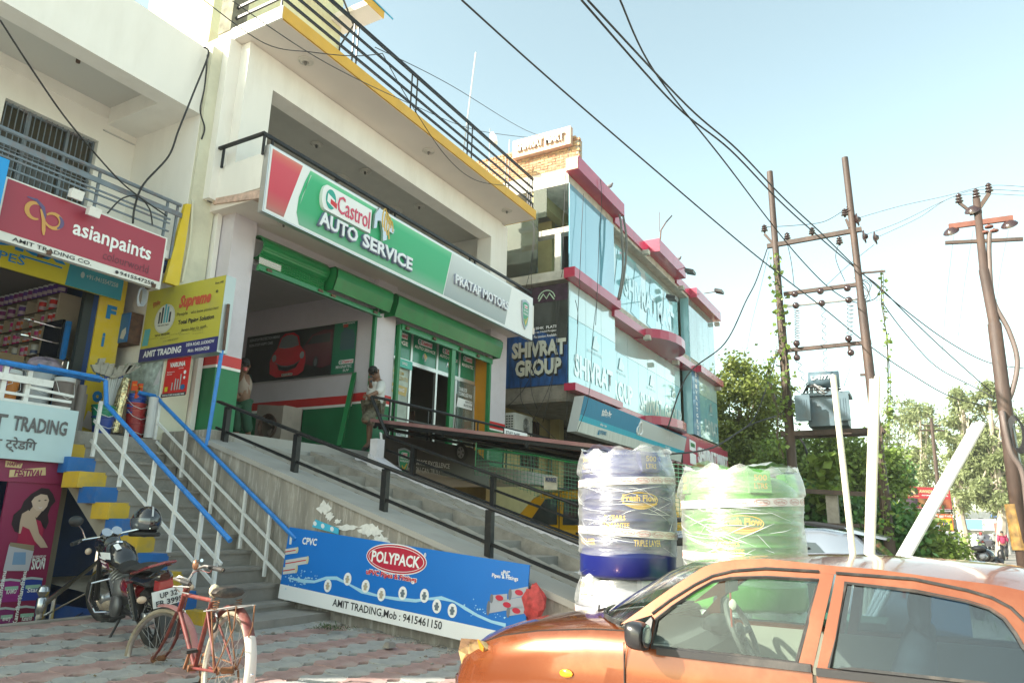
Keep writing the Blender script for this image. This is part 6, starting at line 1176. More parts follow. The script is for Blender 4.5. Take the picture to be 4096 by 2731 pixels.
TF=thing('transformer','grey-blue oil transformer with side radiators and top cylinder on the pole platform','transformer',(XT,1.9,4.6))
a,b=T6((668,412)),T6((955,165));y0,y1=sorted((a.y,b.y));mb=MB().box((XT-.25,y0,a.z),(XT+.5,y1,b.z));mb.build('tank',m_tr,TF)
a2=T6((610,135));b2_=T6((980,108));MB().box((XT-.33,b2_.y,b.z),(XT+.55,a2.y,b.z+.07)).build('lid_flange',m_tr,TF)
for (q0,q1_) in (((592,388),(690,185)),((888,385),(985,170))):
    a=T6(q0);b=T6(q1_);y0,y1=sorted((a.y,b.y));
    for k in range(4):MB().box((XT-.62+k*.11,y0+.02,a.z+.04),(XT-.58+k*.11,y1-.02,b.z-.02)).build('radiator_fin',m_tr,TF)
    MB().box((XT-.66,y0,a.z),(XT-.60,y1,b.z)).build('radiator_panel',m_tr,TF)
    for t in (.25,.4,.6,.75):MB().box((XT-.672,lerp(y0,y1,t)-.012,a.z+.1),(XT-.66,lerp(y0,y1,t)+.012,b.z-.12)).build('pressed_rib',m_tr,TF)
c0,c1_=T6((668,52)),T6((900,42));MB().lathe([(0,0),(.19,0),(.19,(c0-c1_).length),(0,(c0-c1_).length)],18,c0+V((-.2,0,0)),(c1_-c0)).build('conservator',m_tr,TF,smooth=2);MB().box((XT-.25,(c0.y+c1_.y)/2+.25,b.z),(XT-.15,(c0.y+c1_.y)/2+.32,c0.z)).build('support_leg',m_tr,TF)
o_=T6((695,62))+V((-.41,0,0));text('L-1/773',o_,(0,-.5,0),(0,0,.1),WT,TF,n=(-1,0,0))
for q in ((720,120),(800,115),(880,112)):insul(T6(q)+V((.1,0,.0)),parent=TF)
for k,(q0,q1_) in enumerate((((410,910),(412,1095)),((560,900),(575,1290)),((715,880),(712,1065)),((415,1200),(465,1350)),((722,1170),(685,1345)))):
    a,b=T(q0),T(q1_);n=70;amp=(.06,.045,.07,.05,.02)[k];coils=(13,9,8,3,1)[k]
    MB().tube([a.lerp(b,i/n)+V((amp*math.sin(2*math.pi*coils*i/n)*.6,amp*math.cos(2*math.pi*coils*i/n),0)) for i in range(n+1)],.009,4).build('spiral_lead',m_wire,TP)
# tangle over the transformer
for i in range(9):
    rr_=random.Random(i);cable('loose_wire',[T6((610+rr_.uniform(-20,40),165+rr_.uniform(-10,20))),T6((680+rr_.uniform(-20,20),110+rr_.uniform(-35,20)))+V((-.3,0,0)),T6((760+rr_.uniform(-20,30),130+rr_.uniform(-20,40)))+V((-.35,0,0)),T6((820+rr_.uniform(-20,30),150+rr_.uniform(-20,40)))+V((-.3,0,0))],.010,paint((.30,.30,.29),.5) if i % 2 else m_cab,'',parent=TF)
# right pole
XR=15.0;U=lambda q:P3(s5(*q),X=XR)
RP=thing('utility_pole','thick dark red-brown utility pole with V arms and orange cross arm at the right edge','utility pole',(XR,-1.4,0))
a=U((1433,280));b=P3((4075,2055),X=XR);mid=U((1535,985));base=b+(b-mid)/(b.z-mid.z)*(0-b.z);base.z=0
k1_=U((1475,680));MB().tube([a,k1_,k1_+(mid-k1_)*.01,mid,mid+(base-mid)*.004,base],[.062,.07,.085,.09,.108,.12],16).build('pole',m_pole,RP,smooth=2)
MB().bar(U((1275,438)),U((1643,388)),.06,.1).build('orange_cross_arm',mat('red_oxide_arm',(.17,.06,.04),.7,var=.3),RP);MB().bar(U((1255,530)),U((1700,508)),.06,.06).build('cross_arm',m_pole,RP)
MB().bar(U((1435,355)),U((1505,250)),.06,.07).bar(U((1410,360)),U((1340,305)),.05,.05).bar(U((1395,365)),U((1465,350)),.05,.06).build('v_arm',m_pole,RP)
for q in ((1335,285),(1433,258),(1505,225)):insul(U(q)+V((0,0,-.06)),n=3,r=.07,parent=RP)
for q in ((1290,468),(1622,428),(1412,345)):MB().lathe([(0,-.06),(.08,-.04),(.14,0),(.12,.03),(.05,.08),(0,.08)],16,U(q),(-.6,.2,.6)).build('disc_insulator',m_ins,RP,smooth=True)
for q in ((1505,437),(1480,470),(1535,460)):MB().lathe([(0,-.03),(.07,-.02),(.07,.01),(.03,.02),(0,.06)],10,U(q)).build('cable_cap',mat('red_oxide_arm',(.36,.09,.04),.6),RP)
cable('thick_cable',[U((1508,470)),U((1508,620)),U((1530,850)),U((1620,1030)),U((1668,1200)),U((1640,1370)),U((1590,1480)),P3(s6(2180,330),X=XR-.3),P3(s6(2240,600),X=XR-.3),P3(s6(2340,800),X=XR-.25),P3((4120,2200),X=XR-.2)],.045,mat('brown_cable_sheath',(.13,.10,.09),.6,var=.2),'thick brown cable bulging beside the right utility pole')
cable('thin_cable',[U((1440,370)),U((1470,560)),U((1500,700)),U((1545,1010)),U((1590,1300)),U((1640,1520)),P3(s6(2260,400),X=XR-.2),P3(s6(2320,700),X=XR-.2)],.014,paint((.35,.42,.42),.5),'pale thin cable running down the right utility pole')
mb=MB()
for k in range(10):c=P3(s6(2270+k*3,400+k*4),X=XR-.3);mb.tube([c+V((0,.10*math.cos(t),.28*math.sin(t)-.1)) for t in [i*math.pi/7 for i in range(14)]],.012,4,closed=True)
mb.build('cable_coil',m_cab,None,label='coil of black cable hung on the right utility pole',cat='cable coil')
q0=P3(s6(2270,960),X=XR-.17);bd=MB().lathe([(.127,0),(.122,.75)],16,(q0.x+.17,q0.y+.0,q0.z-.85),(.02,.03,1)).build('yellow_stencil',mat('yellow_stencil_paint',(.25,.145,.035),.7,var=.7,scale=7,dirt=(.09,.045,.03),dirtamt=.9,dscale=5),RP)
def W_(name,pts,r,lab,seg=16,m=m_cab):cable(name,[P(x,y,D=d) for x,y,d in pts],r,m,lab,seg=seg)
def S(q,d):x,y=s5(*q);return (x,y,d)
W_('power_cable',[(1846,0,9),(2255,366,11),S((0,455),14),S((300,700),15.5),S((560,900),17),S((830,1120),18),S((1050,1270),18.5),S((1300,1410),19),S((1580,1475),20)],.014,'lowest black cable crossing the sky from top middle to the right pole')
W_('power_cable',[(2325,0,9),(2700,420,12),S((30,0),13),S((300,280),15),S((530,490),17),S((770,695),19.3),S((880,780),19.5),S((1040,940),20),S((1250,1140),21),S((1520,1380),22)],.016,'first of the paired black cables from the top to the transformer pole')
W_('power_cable',[(2350,0,9),(2750,425,12),S((72,0),13),S((330,270),15),S((560,485),17),S((780,700),19.3),S((1000,890),20),S((1270,1090),21),S((1500,1210),22),S((1705,1245),23)],.016,'second of the paired black cables passing the transformer pole')
W_('power_cable',[(2480,0,9),(2620,290,11),S((0,70),13),S((250,400),15.5),S((430,620),17),S((600,790),18),S((740,868),19),S((850,850),19.4),S((885,800),19.4)],.014,'steep black cable sagging between the twin poles')
W_('power_cable',[S((890,860),19.5),S((1020,1035),20),S((1200,1230),21),S((1400,1340),21),S((1580,1430),20)],.014,'black cable curving from the twin poles down to the right pole')
W_('power_cable',[S((240,565),19),S((180,740),17),S((120,860),16),S((0,1100),15),(2750,1500,14.5),(2670,1715,14)],.015,'black cable dropping from the left pole to the bank sign')
W_('power_wire',[S((252,575),19),S((200,800),22),S((150,1000),26),S((110,1220),30)],.006,'thin grey stay wire left of the twin poles',m=m_wire)
W_('power_wire',[S((770,385),19.5),S((1000,320),20),S((1250,265),20),S((1500,205),20),S((1705,210),20)],.008,'top bare wire between the twin poles and the right pole',m=m_wire)
W_('power_wire',[S((810,480),19.5),S((1000,410),20),S((1250,290),20),S((1433,228),20),S((1705,236),20)],.008,'middle bare wire between the twin poles and the right pole',m=m_wire)
W_('power_wire',[S((870,497),19.5),S((1100,390),20),S((1330,260),20),S((1705,259),20)],.008,'lowest bare wire between the twin poles and the right pole',m=m_wire)
for i,(a,b) in enumerate((((1305,480),(1235,1200)),((1415,460),(1330,1060)),((1618,450),(1548,860)))):W_('drop_wire',[S(a,20),S(((a[0]+b[0])/2-6,(a[1]+b[1])/2),20),S(b,20)],.006,'thin bare drop wire hanging %s of the right pole' % ('furthest left','just left','on the right')[i],m=m_wire)
W_('drop_wire',[S((225,440),19),S((400,430),19),S((560,410),19.3),S((670,350),19.5)],.009,'brown jumper wire between insulators atop the twin poles');W_('drop_wire',[S((350,510),19),S((378,640),19),S((395,780),19)],.009,'jumper wire falling from the second insulator');W_('drop_wire',[S((650,530),19.4),S((632,620),19.4),S((685,750),19.4)],.009,'jumper wire falling from the lower right insulator')
W_('drop_wire',[S((850,540),19.5),S((700,660),19),S((580,770),18.6)],.007,'slanting thin wire inside the twin-pole frame')
for i in range(5):rr_=random.Random(40+i);cable('loose_loop',[T((740+rr_.uniform(-5,10),730)),T((800+rr_.uniform(-15,40),790+rr_.uniform(-30,30))),T((790+rr_.uniform(-20,40),850+rr_.uniform(-20,20))),T((745,850))],.010,m_cab if i % 2 else m_wire,'',parent=TP)
# low cables from the left pole to buildings
W_('service_cable',[S((430,1430),19),S((330,1500),18),(3000,1700,16),(2850,1790,14),(2680,1816,13)],.018,'sagging service cable from the twin poles to the water tanks side');W_('service_cable',[S((300,1150),19),S((210,1430),17),S((140,1560),16),(2900,1760,15)],.015,'black service cable slanting left below the twin poles')
W_('service_cable',[s6(510,80)+(19,),s6(590,140)+(19,)],.012,'short cable between left pole and transformer')
W_('service_cable',[s6(350,20)+(18.8,),s6(400,180)+(18.5,),s6(500,215)+(18.5,),s6(600,190)+(18.5,)],.018,'cable looping from the left pole to the transformer')
W_('ground_cable',[s6(580,480)+(19.,),s6(640,600)+(18.8,),s6(680,850)+(18.6,),s6(700,980)+(18.5,),s6(640,1060)+(18.5,),s6(560,1065)+(18.5,)],.03,'thick dark cable curving down beside the left pole under the platform')
W_('service_wire',[(800,-10,7.5),(1060,175,8.4),(1250,210,8.6),(1420,225,8.8),(1530,215,9)],.006,'thin wire sagging across the white slab end');W_('service_wire',[(930,5,7.5),(1300,250,9),(1650,420,12),(1900,520,15),(2150,555,18)],.006,'thin wire crossing the yellow roof edge to the brick parapet');W_('service_wire',[(1530,215,9),(1640,410,10),(1780,620,11),(1900,720,12),(2040,745,13)],.006,'thin wire hanging in front of the roof soffit');W_('service_wire',[(1500,190,9),(1800,340,12),(2100,520,17),(2280,580,19)],.006,'thin wire over the roof railing to the rooftop sign')
# ================================================================ orange hatchback in front
m_cp=mat('copper_orange_paint',(.215,.052,.013),.25,metal=.5,coat=1,var=.04,scale=2,dirt=(.42,.20,.10),dirtamt=.25,dscale=3,spec=.6)
m_gls=glassmat('car_glass',(.76,.84,.82),.05,rough=.01,dust=(.4,.44,.44),dustamt=.012,bscale=2);m_glr=glassmat('tinted_car_glass',(.52,.60,.63),.09,rough=.01,dust=(.15,.22,.30),dustamt=.012,bscale=2)
CXc=4.335
OC=thing('orange_car','copper orange hatchback parked nose-in, its windows showing the cabin','car',(CXc,.8,.15))
def xs_(z):return 3.60 if z<.88 else lerp(3.60,3.625,(z-.88)/.08) if z<.96 else lerp(3.625,3.785,min(1,(z-.96)/.44))
def SF(q):
    X_=3.62
    for _ in range(6):p=P(q[0],q[1],X=X_);X_=xs_(p.z)
    return (p.y,p.z)
def both(name,build,m,parent=OC,**k):
    """near-side piece and its mirror image on the far side"""
    mb=MB();build(mb);a=mb.build(name,m,parent,**k);m2=MB();m2.m=mb.m[:];m2.v=[V((2*CXc-v_.x,v_.y,v_.z)) for v_ in mb.v];m2.f=[tuple(reversed(f_)) for f_ in mb.f];b=m2.build(name,m,parent,**k);return a,b
S4=lambda *q:SF(s4(*q));S7=lambda *q:SF(s7(*q))
win_f=[S4(598,1158),S4(700,1075),S4(850,975),S4(960,915),S4(1080,893),S4(1300,888),S4(1640,908),S4(1628,960),S4(1495,1440),S4(1100,1392),S4(566,1338)]
ru=[S7(945,450),S7(1500,515),S7(1900,595),S7(2080,650),S7(2200,730),S7(2290,850),S7(2352,960)]
win_r=ru + [(ru[-1][0]-.05,1.04),(ru[-1][0]-.08,.965)] + [(.35,S7(825,1125)[1]+.005),S7(825,1125)]
gut=[S4(575,1130),S4(690,1045),S4(850,945),S4(960,890),S4(1090,858),S4(1300,842),S4(1640,862)]
gut_r=[S7(875,385),S7(1480,432),S7(1900,520),S7(2100,580),S7(2250,660),S7(2352,760)];gut_r+=[(gut_r[-1][0]-.07,1.10),(gut_r[-1][0]-.11,.96)]
xb=S7(700,1130)[0]
fdoor=gut + [(S7(858,385)),(xb+.008,.94),(xb+.012,.6),(xb+.012,.28),(1.36,.28)] + [(S4(265,1568)[0],.6),S4(262,1560),S4(285,1460),S4(340,1370),S4(372,1350),S4(575,1150)][0:]
rdoor=gut_r + [(gut_r[-1][0]-.0,.78),(gut_r[-1][0]+.12,.62),(-.25,.28),(xb-.012,.28),(xb-.012,.6),(xb-.008,.94)]
smap=lambda a,b:(xs_(b)+.004*math.sin(b*9),a,b)
cutsz=[(1,z) for z in (.5,.7,.85,.93,.97,1.05,1.15,1.25,1.32)]
for nm_,o_,h_ in (('front_door',fdoor,win_f),('rear_door',rdoor,win_r)):
    d1,d2=both(nm_,lambda mb:plate(mb,o_,[h_],smap,.025,cutsz,(1,0,0)),m_cp,smooth=True)
    for s_,dd in ((1,d1),(-1,d2)):
        fx_c=(lambda p:(p[0],p[1],p[2])) if s_==1 else (lambda p:(2*CXc-p[0],p[1],p[2]))
        mb=MB();plate(mb,h_,[],lambda a,b:fx_c((xs_(b)+.014,a,b)),.003,cutsz,(s_,0,0));mb.build('window_glass',m_gls if nm_[0]=='f' else m_glr,dd,smooth=True)
        mb=MB();mb.tube([fx_c((xs_(b)+.006,a,b)) for a,b in h_],.011,5,closed=True);mb.build('rubber_seal',m_rub,dd,smooth=True)
        ys0,ys1=(1.22,xb+.01) if nm_[0]=='f' else (xb-.01,gut_r[-1][0]-.0)
        zz0,zz1=(win_f[-1][1]-.012,win_f[-3][1]-.012) if nm_[0]=='f' else (win_r[-1][1]-.018,.945)
        mb=MB();mb.bar(fx_c((xs_(.95)-.006,ys0,zz0)),fx_c((xs_(.95)-.006,ys1,zz1)),.018,.032);mb.build('waist_strip',mat('grey_black_strip',(.03,.03,.032),.5,dirt=(.2,.18,.16),dirtamt=.5),dd)
# roof rail / A pillar strip
outer=[S4(372,1190),S4(560,1055),(S4(760,915)),S4(900,826),S4(1000,792),S4(1100,778),S4(1300,772),S7(860,318),S7(1200,345),S7(1700,415),S7(2000,450),S7(2200,480),S7(2352,515)]
rail_poly=outer + [(-.55,1.31),(-.85,1.12),(-.95,.95),(gut_r[-1][0],.95)] + [p for p in gut_r[::-1]] + [p for p in gut[::-1]]
both('roof_rail',lambda mb:plate(mb,[(a,b+.0) for a,b in rail_poly],[],smap,.03,[(1,z) for z in (1.05,1.15,1.25,1.32,1.36)],(1,0,0)),m_cp,smooth=True)
mg=MB();mg.tube([(xs_(b)-.004,a,b+.006) for a,b in gut],.007,5);mg.tube([(xs_(b)-.004,a,b+.006) for a,b in gut_r[:-1]],.007,5);mg.build('gutter_seal',m_rub,OC)
# roof shell from the near edge to the centre and across
edge=outer[4:]+[(-.55,1.31)];cen=[P3(vv(1650,1289),X=CXc),P3(vv(1700,1281),X=CXc),P3(vv(1800,1279),X=CXc)] 
def roofz(y): # centre line height
    pts=[(1.02,1.375),(.9,1.40),(.7,1.415),(.4,1.425),(0,1.42),(-.3,1.405),(-.6,1.36),(-.7,1.33)]
    for (a,b),(c,d) in zip(pts[:-1],pts[1:]):
        if y<=a and y>=c:return b+(d-b)*(y-a)/(c-a)
    return pts[0][1] if y>pts[0][0] else pts[-1][1]
n=10;mb=MB();vs_=[]
for i,(a,b) in enumerate(edge):
    for k in range(n+1):
        t=k/n;x=lerp(xs_(b),2*CXc-xs_(b),t);bul=math.sin(math.pi*t);yy=a+.11*bul*(1 if i<2 else max(0,1-(i-2)*.3));zc=roofz(yy);vs_.append((x,yy,b+(zc-b)*min(1,bul*1.15)))
mb.add(vs_,[(i*(n+1)+k,i*(n+1)+k+1,(i+1)*(n+1)+k+1,(i+1)*(n+1)+k) for i in range(len(edge)-1) for k in range(n)]);rf=mb.build('roof',m_cp,OC,smooth=2)
mb=MB();mb.add([(x,y,z-.03) for x,y,z in vs_],[(i*(n+1)+k,i*(n+1)+k+1,(i+1)*(n+1)+k+1,(i+1)*(n+1)+k) for i in range(len(edge)-1) for k in range(n)]);mb.build('headliner',paint((.45,.43,.38),.9),OC)
# windscreen
wsn=outer[:5];mb=MB();vs_=[]
for i,(a,b) in enumerate(wsn):
    for k in range(n+1):
        t=k/n;x=lerp(xs_(b)+.01,2*CXc-xs_(b)-.01,t);bul=math.sin(math.pi*t)**.8;vs_.append((x,a+(.30*(1-i/4)+.11*i/4)*bul,b+(.0*(1-i/4)-.0)*bul+(roofz(a+.11)-b)*bul*(i/4)**2))
ws_faces=[(i*(n+1)+k,i*(n+1)+k+1,(i+1)*(n+1)+k+1,(i+1)*(n+1)+k) for i in range(len(wsn)-1) for k in range(n)]
mb.add(vs_,ws_faces);mb.build('windscreen',m_gls,OC,smooth=2)
MB().tube([vs_[k] for k in range(n+1)],.012,5).build('windscreen_seal',m_rub,OC)
MB().tube([V(vs_[k*(1)])+V((0,.0,.012)) for k in range(2,6)],.008,5).tube([V(vs_[3])+V((0,0,.02)),V(vs_[3])+V((.05,.06,-.0)),V(vs_[5])+V((-.05,.08,.01))],.008,5).build('wiper',m_blk,OC)
# rear hatch glass and rear end
mb=MB();mb.quad((3.76,-.57,1.30),(4.91,-.57,1.30),(4.97,-.93,.97),(3.70,-.93,.97));mb.build('rear_glass',m_glr,OC)
# front body: stations
St=[1.385,1.6,1.9,2.13,2.30,2.41,2.49,2.54,2.57];Wd=[.735,.735,.733,.722,.69,.645,.57,.44,.22];Hs=[1.035,1.025,.99,.945,.885,.83,.76,.68,.6];Hc=[1.06,1.05,1.025,.99,.945,.90,.83,.74,.64]
def prof(w_,hs,hc):return [(w_*.97,.22),(w_,.45),(w_,.68),(w_-.006,hs-.14),(w_-.03,hs-.05),(w_-.075,hs-.012),(w_*.80,hs+.01),(w_*.5,lerp(hs,hc,.75)),(0,hc)]
fr=MB();ho=MB();ring=[]
for i,(y,w_,hs,hc) in enumerate(zip(St,Wd,Hs,Hc)):
    pr=prof(w_,hs,hc);ring.append([(CXc-x,y,z) for x,z in pr]+[(CXc+x,y,z) for x,z in pr[-2::-1]])
m_=len(ring[0])
for mbx,ks in ((fr,list(range(0,5))+list(range(m_-6,m_-1))),(ho,list(range(5,m_-6)))):
    mbx.add([p for r_ in ring for p in r_],[(i*m_+k,i*m_+k+1,(i+1)*m_+k+1,(i+1)*m_+k) for i in range(len(St)-1) for k in ks])
fr.add([p for p in ring[-1]],[tuple(range(m_))]);fr.build('front_fenders',m_cp,OC,smooth=2);ho.build('bonnet',m_cp,OC,smooth=2)
for s_ in (5,m_-6):MB().tube([V(r_[s_])+V((0,0,.002)) for r_ in ring[:-2]],.004,4).build('bonnet_gap',m_blk,OC)
MB().tube([V(p) + V((0,.0,.0)) for p in ring[0][5:m_-5]],.018,5).build('cowl_grille',m_blk,OC)
for x in (3.597,2*CXc-3.597):MB().bar((x,1.383,.30),(x,1.383,.98),.004,.006).build('panel_gap',m_blk,OC)
# rear body
Sr=[-.50,-.75,-.90,-1.0];Wr=[.735,.72,.68,.60];rr2=[]
for y,w_ in zip(Sr,Wr):rr2.append([(CXc-w_*.97,y,.25),(CXc-w_,y,.5),(CXc-w_,y,.8),(CXc-w_+.03,y,.96),(CXc+w_-.03,y,.96),(CXc+w_,y,.8),(CXc+w_,y,.5),(CXc+w_*.97,y,.25)])
mb=MB();mb.add([p for r_ in rr2 for p in r_],[(i*8+k,i*8+k+1,(i+1)*8+k+1,(i+1)*8+k) for i in range(3) for k in range(7) if k != 3]+[(24,25,26,27,28,29,30,31)]);mb.build('rear_body',m_cp,OC,smooth=True)
mb=MB();mb.box((3.66,-.95,.18),(5.0,2.45,.32));mb.build('floor_pan',m_dark,OC)
# headlamps
for sx in (1,-1):
    X0=CXc-sx*.0
    pts=[(P3(vv(a,b),X=3.70)) for a,b in ((1098,1492),(1112,1462),(1130,1462),(1128,1490),(1108,1532),(1092,1545))]
    mb=MB();vs2=[V((CXc-sx*(CXc-p.x)*.985,p.y,p.z)) for p in [V((3.66+.10*(i in (0,5,4)),0,0))+V((0,q[0],q[1])) for i,q in enumerate(((2.43,.80),(2.35,.885),(2.23,.89),(2.19,.85),(2.25,.75),(2.39,.69)))]]
    mb.prism(vs2,(-sx*.03,.03,.015));mb.build('headlamp',mat('headlamp_lens',(.50,.36,.16),.1,coat=1,metal=.3,var=.4,scale=25),OC)
    mb=MB();mb.prism([p+V((-sx*.033,.033,.016)) for p in vs2[2:5]],(-sx*.004,.004,0));mb.build('amber_indicator',mat('amber_lens',(.75,.30,.01),.1,coat=1),OC)
    MB().ball((CXc-sx*.738,1.70,.80),.03,10,(.3,1.3,.7)).build('side_repeater',mat('amber_lens',(.75,.30,.01),.1,coat=1),OC,smooth=True)
    # mirror
    c=P3(s4(480,1262),X=3.50) if sx==1 else None
    c=P3(s4(480,1262),X=3.50);c=V((CXc-sx*(CXc-c.x),c.y,c.z));mb=MB()
    mb.ball((0,0,0),1,16);mb.v=[V((math.copysign(abs(v_.x)**.6,v_.x)*.075,math.copysign(abs(v_.y)**.6,v_.y)*.055,math.copysign(abs(v_.z)**.6,v_.z)*.062+v_.y*.012))+c for v_ in mb.v];[setattr(v_,'y',min(v_.y,9) if v_.y>c.y-.038 else c.y-.038) for v_ in mb.v];mi=mb.build('mirror_shell',mat('black_mirror_plastic',(.018,.018,.02),.3,coat=.4),OC,smooth=True)
    MB().ball(c+V((0,-.047,0)),.07,12,(.95,.05,.75)).build('mirror_glass',m_chrome,mi,smooth=True)
    fp=[S4(580,1140),S4(590,1160),S4(555,1350),S4(500,1350),S4(470,1290),S4(480,1240)];mb=MB();mb.prism([(CXc-sx*(CXc-xs_(b)+.006),a,b) for a,b in fp],(-sx*.03,0,0));mb.build('mirror_foot',MATS['black_mirror_plastic'],OC)
    # wheels
for x in (3.68,4.99):
    for y in (1.95,-.42):
        wl=MB().lathe([(.19,-.08),(.26,-.085),(.28,-.06),(.285,0),(.28,.06),(.26,.085),(.19,.08)],24,(x,y,.285+.06*(y>0)),(1,0,0)).build('tyre',m_rub,OC,smooth=True);MB().lathe([(0,-.05),(.12,-.07),(.19,-.06),(.19,.06),(.12,.05),(0,.05)],20,(x,y,.285+.06*(y>0)),(1,0,0)).build('rim',m_alu,wl,smooth=True)
# cabin
m_seat=mat('grey_cloth_seat',(.10,.105,.11),.9,var=.2,scale=20);m_beig=mat('beige_trim',(.34,.31,.25),.7,var=.08)
def seat(x,y,zf=.42):
    mb=MB();mb.hexa([(x-.23,y-.20,zf),(x+.23,y-.20,zf),(x+.23,y+.28,zf),(x-.23,y+.28,zf)],[(x-.22,y-.18,zf+.16),(x+.22,y-.18,zf+.16),(x+.22,y+.28,zf+.19),(x-.22,y+.28,zf+.19)])
    s_=mb.build('seat_cushion',m_seat,OC);b_=MB();b_.tube([(x,y-.16,zf+.10),(x,y-.24,zf+.35),(x,y-.30,zf+.58),(x,y-.32,zf+.66)],[.2,.21,.19,.12],10)
    for v_ in b_.v:v_.y=y-.22+(v_.y-y+.22)*.45-(v_.z-zf)*.25
    b_.build('seat_back',m_seat,OC,smooth=2);h_=MB();h_.ball((x,y-.42,zf+.78),.11,12,(1.1,.45,.9));h_.build('headrest',m_seat,OC,smooth=True)
seat(4.0,.50);seat(4.68,.50)
mb=MB();mb.box((3.72,-.45,.42),(4.95,.02,.60));mb.box((3.72,-.55,.6),(4.95,-.42,1.0));mb.build('rear_bench',m_seat,OC)
mb=MB();mb.prism([(3.70,1.60,.98),(3.70,1.20,.955),(3.70,1.12,.90),(3.70,1.16,.60),(3.70,1.6,.60)],(1.27,0,0));mb.build('dashboard',mat('dash_grey',(.10,.10,.095),.7),OC)
mb=MB();mb.ball((4.66,1.18,.97),.13,12,(1.5,.7,.5));mb.build('instrument_hood',m_blk,OC,smooth=True)
sc=P3(s4(1150,1240),X=4.66);ax=V((0,-1,.45)).normalized();xa=V((1,0,0));ya=ax.cross(xa)
stw=MB().tube([sc+(xa*math.cos(t)+ya*math.sin(t))*.185 for t in [i*math.pi/14 for i in range(28)]],.017,8,closed=True).build('steering_wheel',paint((.12,.115,.105),.5),OC,smooth=True)
MB().ball(sc-ax*.02,.07,10,(1.1,.5,.9)).tube([sc-xa*.18,sc-ax*.02,sc+xa*.18],.02,6).tube([sc-ax*.02,sc-ya*.17],.02,6).build('wheel_hub',paint((.05,.05,.05),.5),stw,smooth=True)
rm=P3(s4(1070,945),X=4.34);mb=MB();mb.box((rm.x-.11,rm.y-.02,rm.z-.03),(rm.x+.11,rm.y,rm.z+.03));mb.build('rear_view_mirror',m_blk,OC)
ch=thing('hanging_charm','small beaded charm with white disc hanging from the rear-view mirror','charm',rm);MB().tube([rm+V((0,0,-.03)),rm+V((0,0,-.22))],.006,5).build('bead_string',paint((.35,.05,.03),.4),ch);MB().ball(rm+V((0,-.01,-.10)),.028,10,(.3,.8,1.1)).build('white_disc',paint((.6,.55,.45),.3),ch,smooth=True)
bx('door_trim',(CXc+.68,-.45,.40),(CXc+.70,1.3,.94),m_beig,OC);bx('door_trim',(CXc-.70,-.45,.40),(CXc-.68,1.3,.92),m_beig,OC)
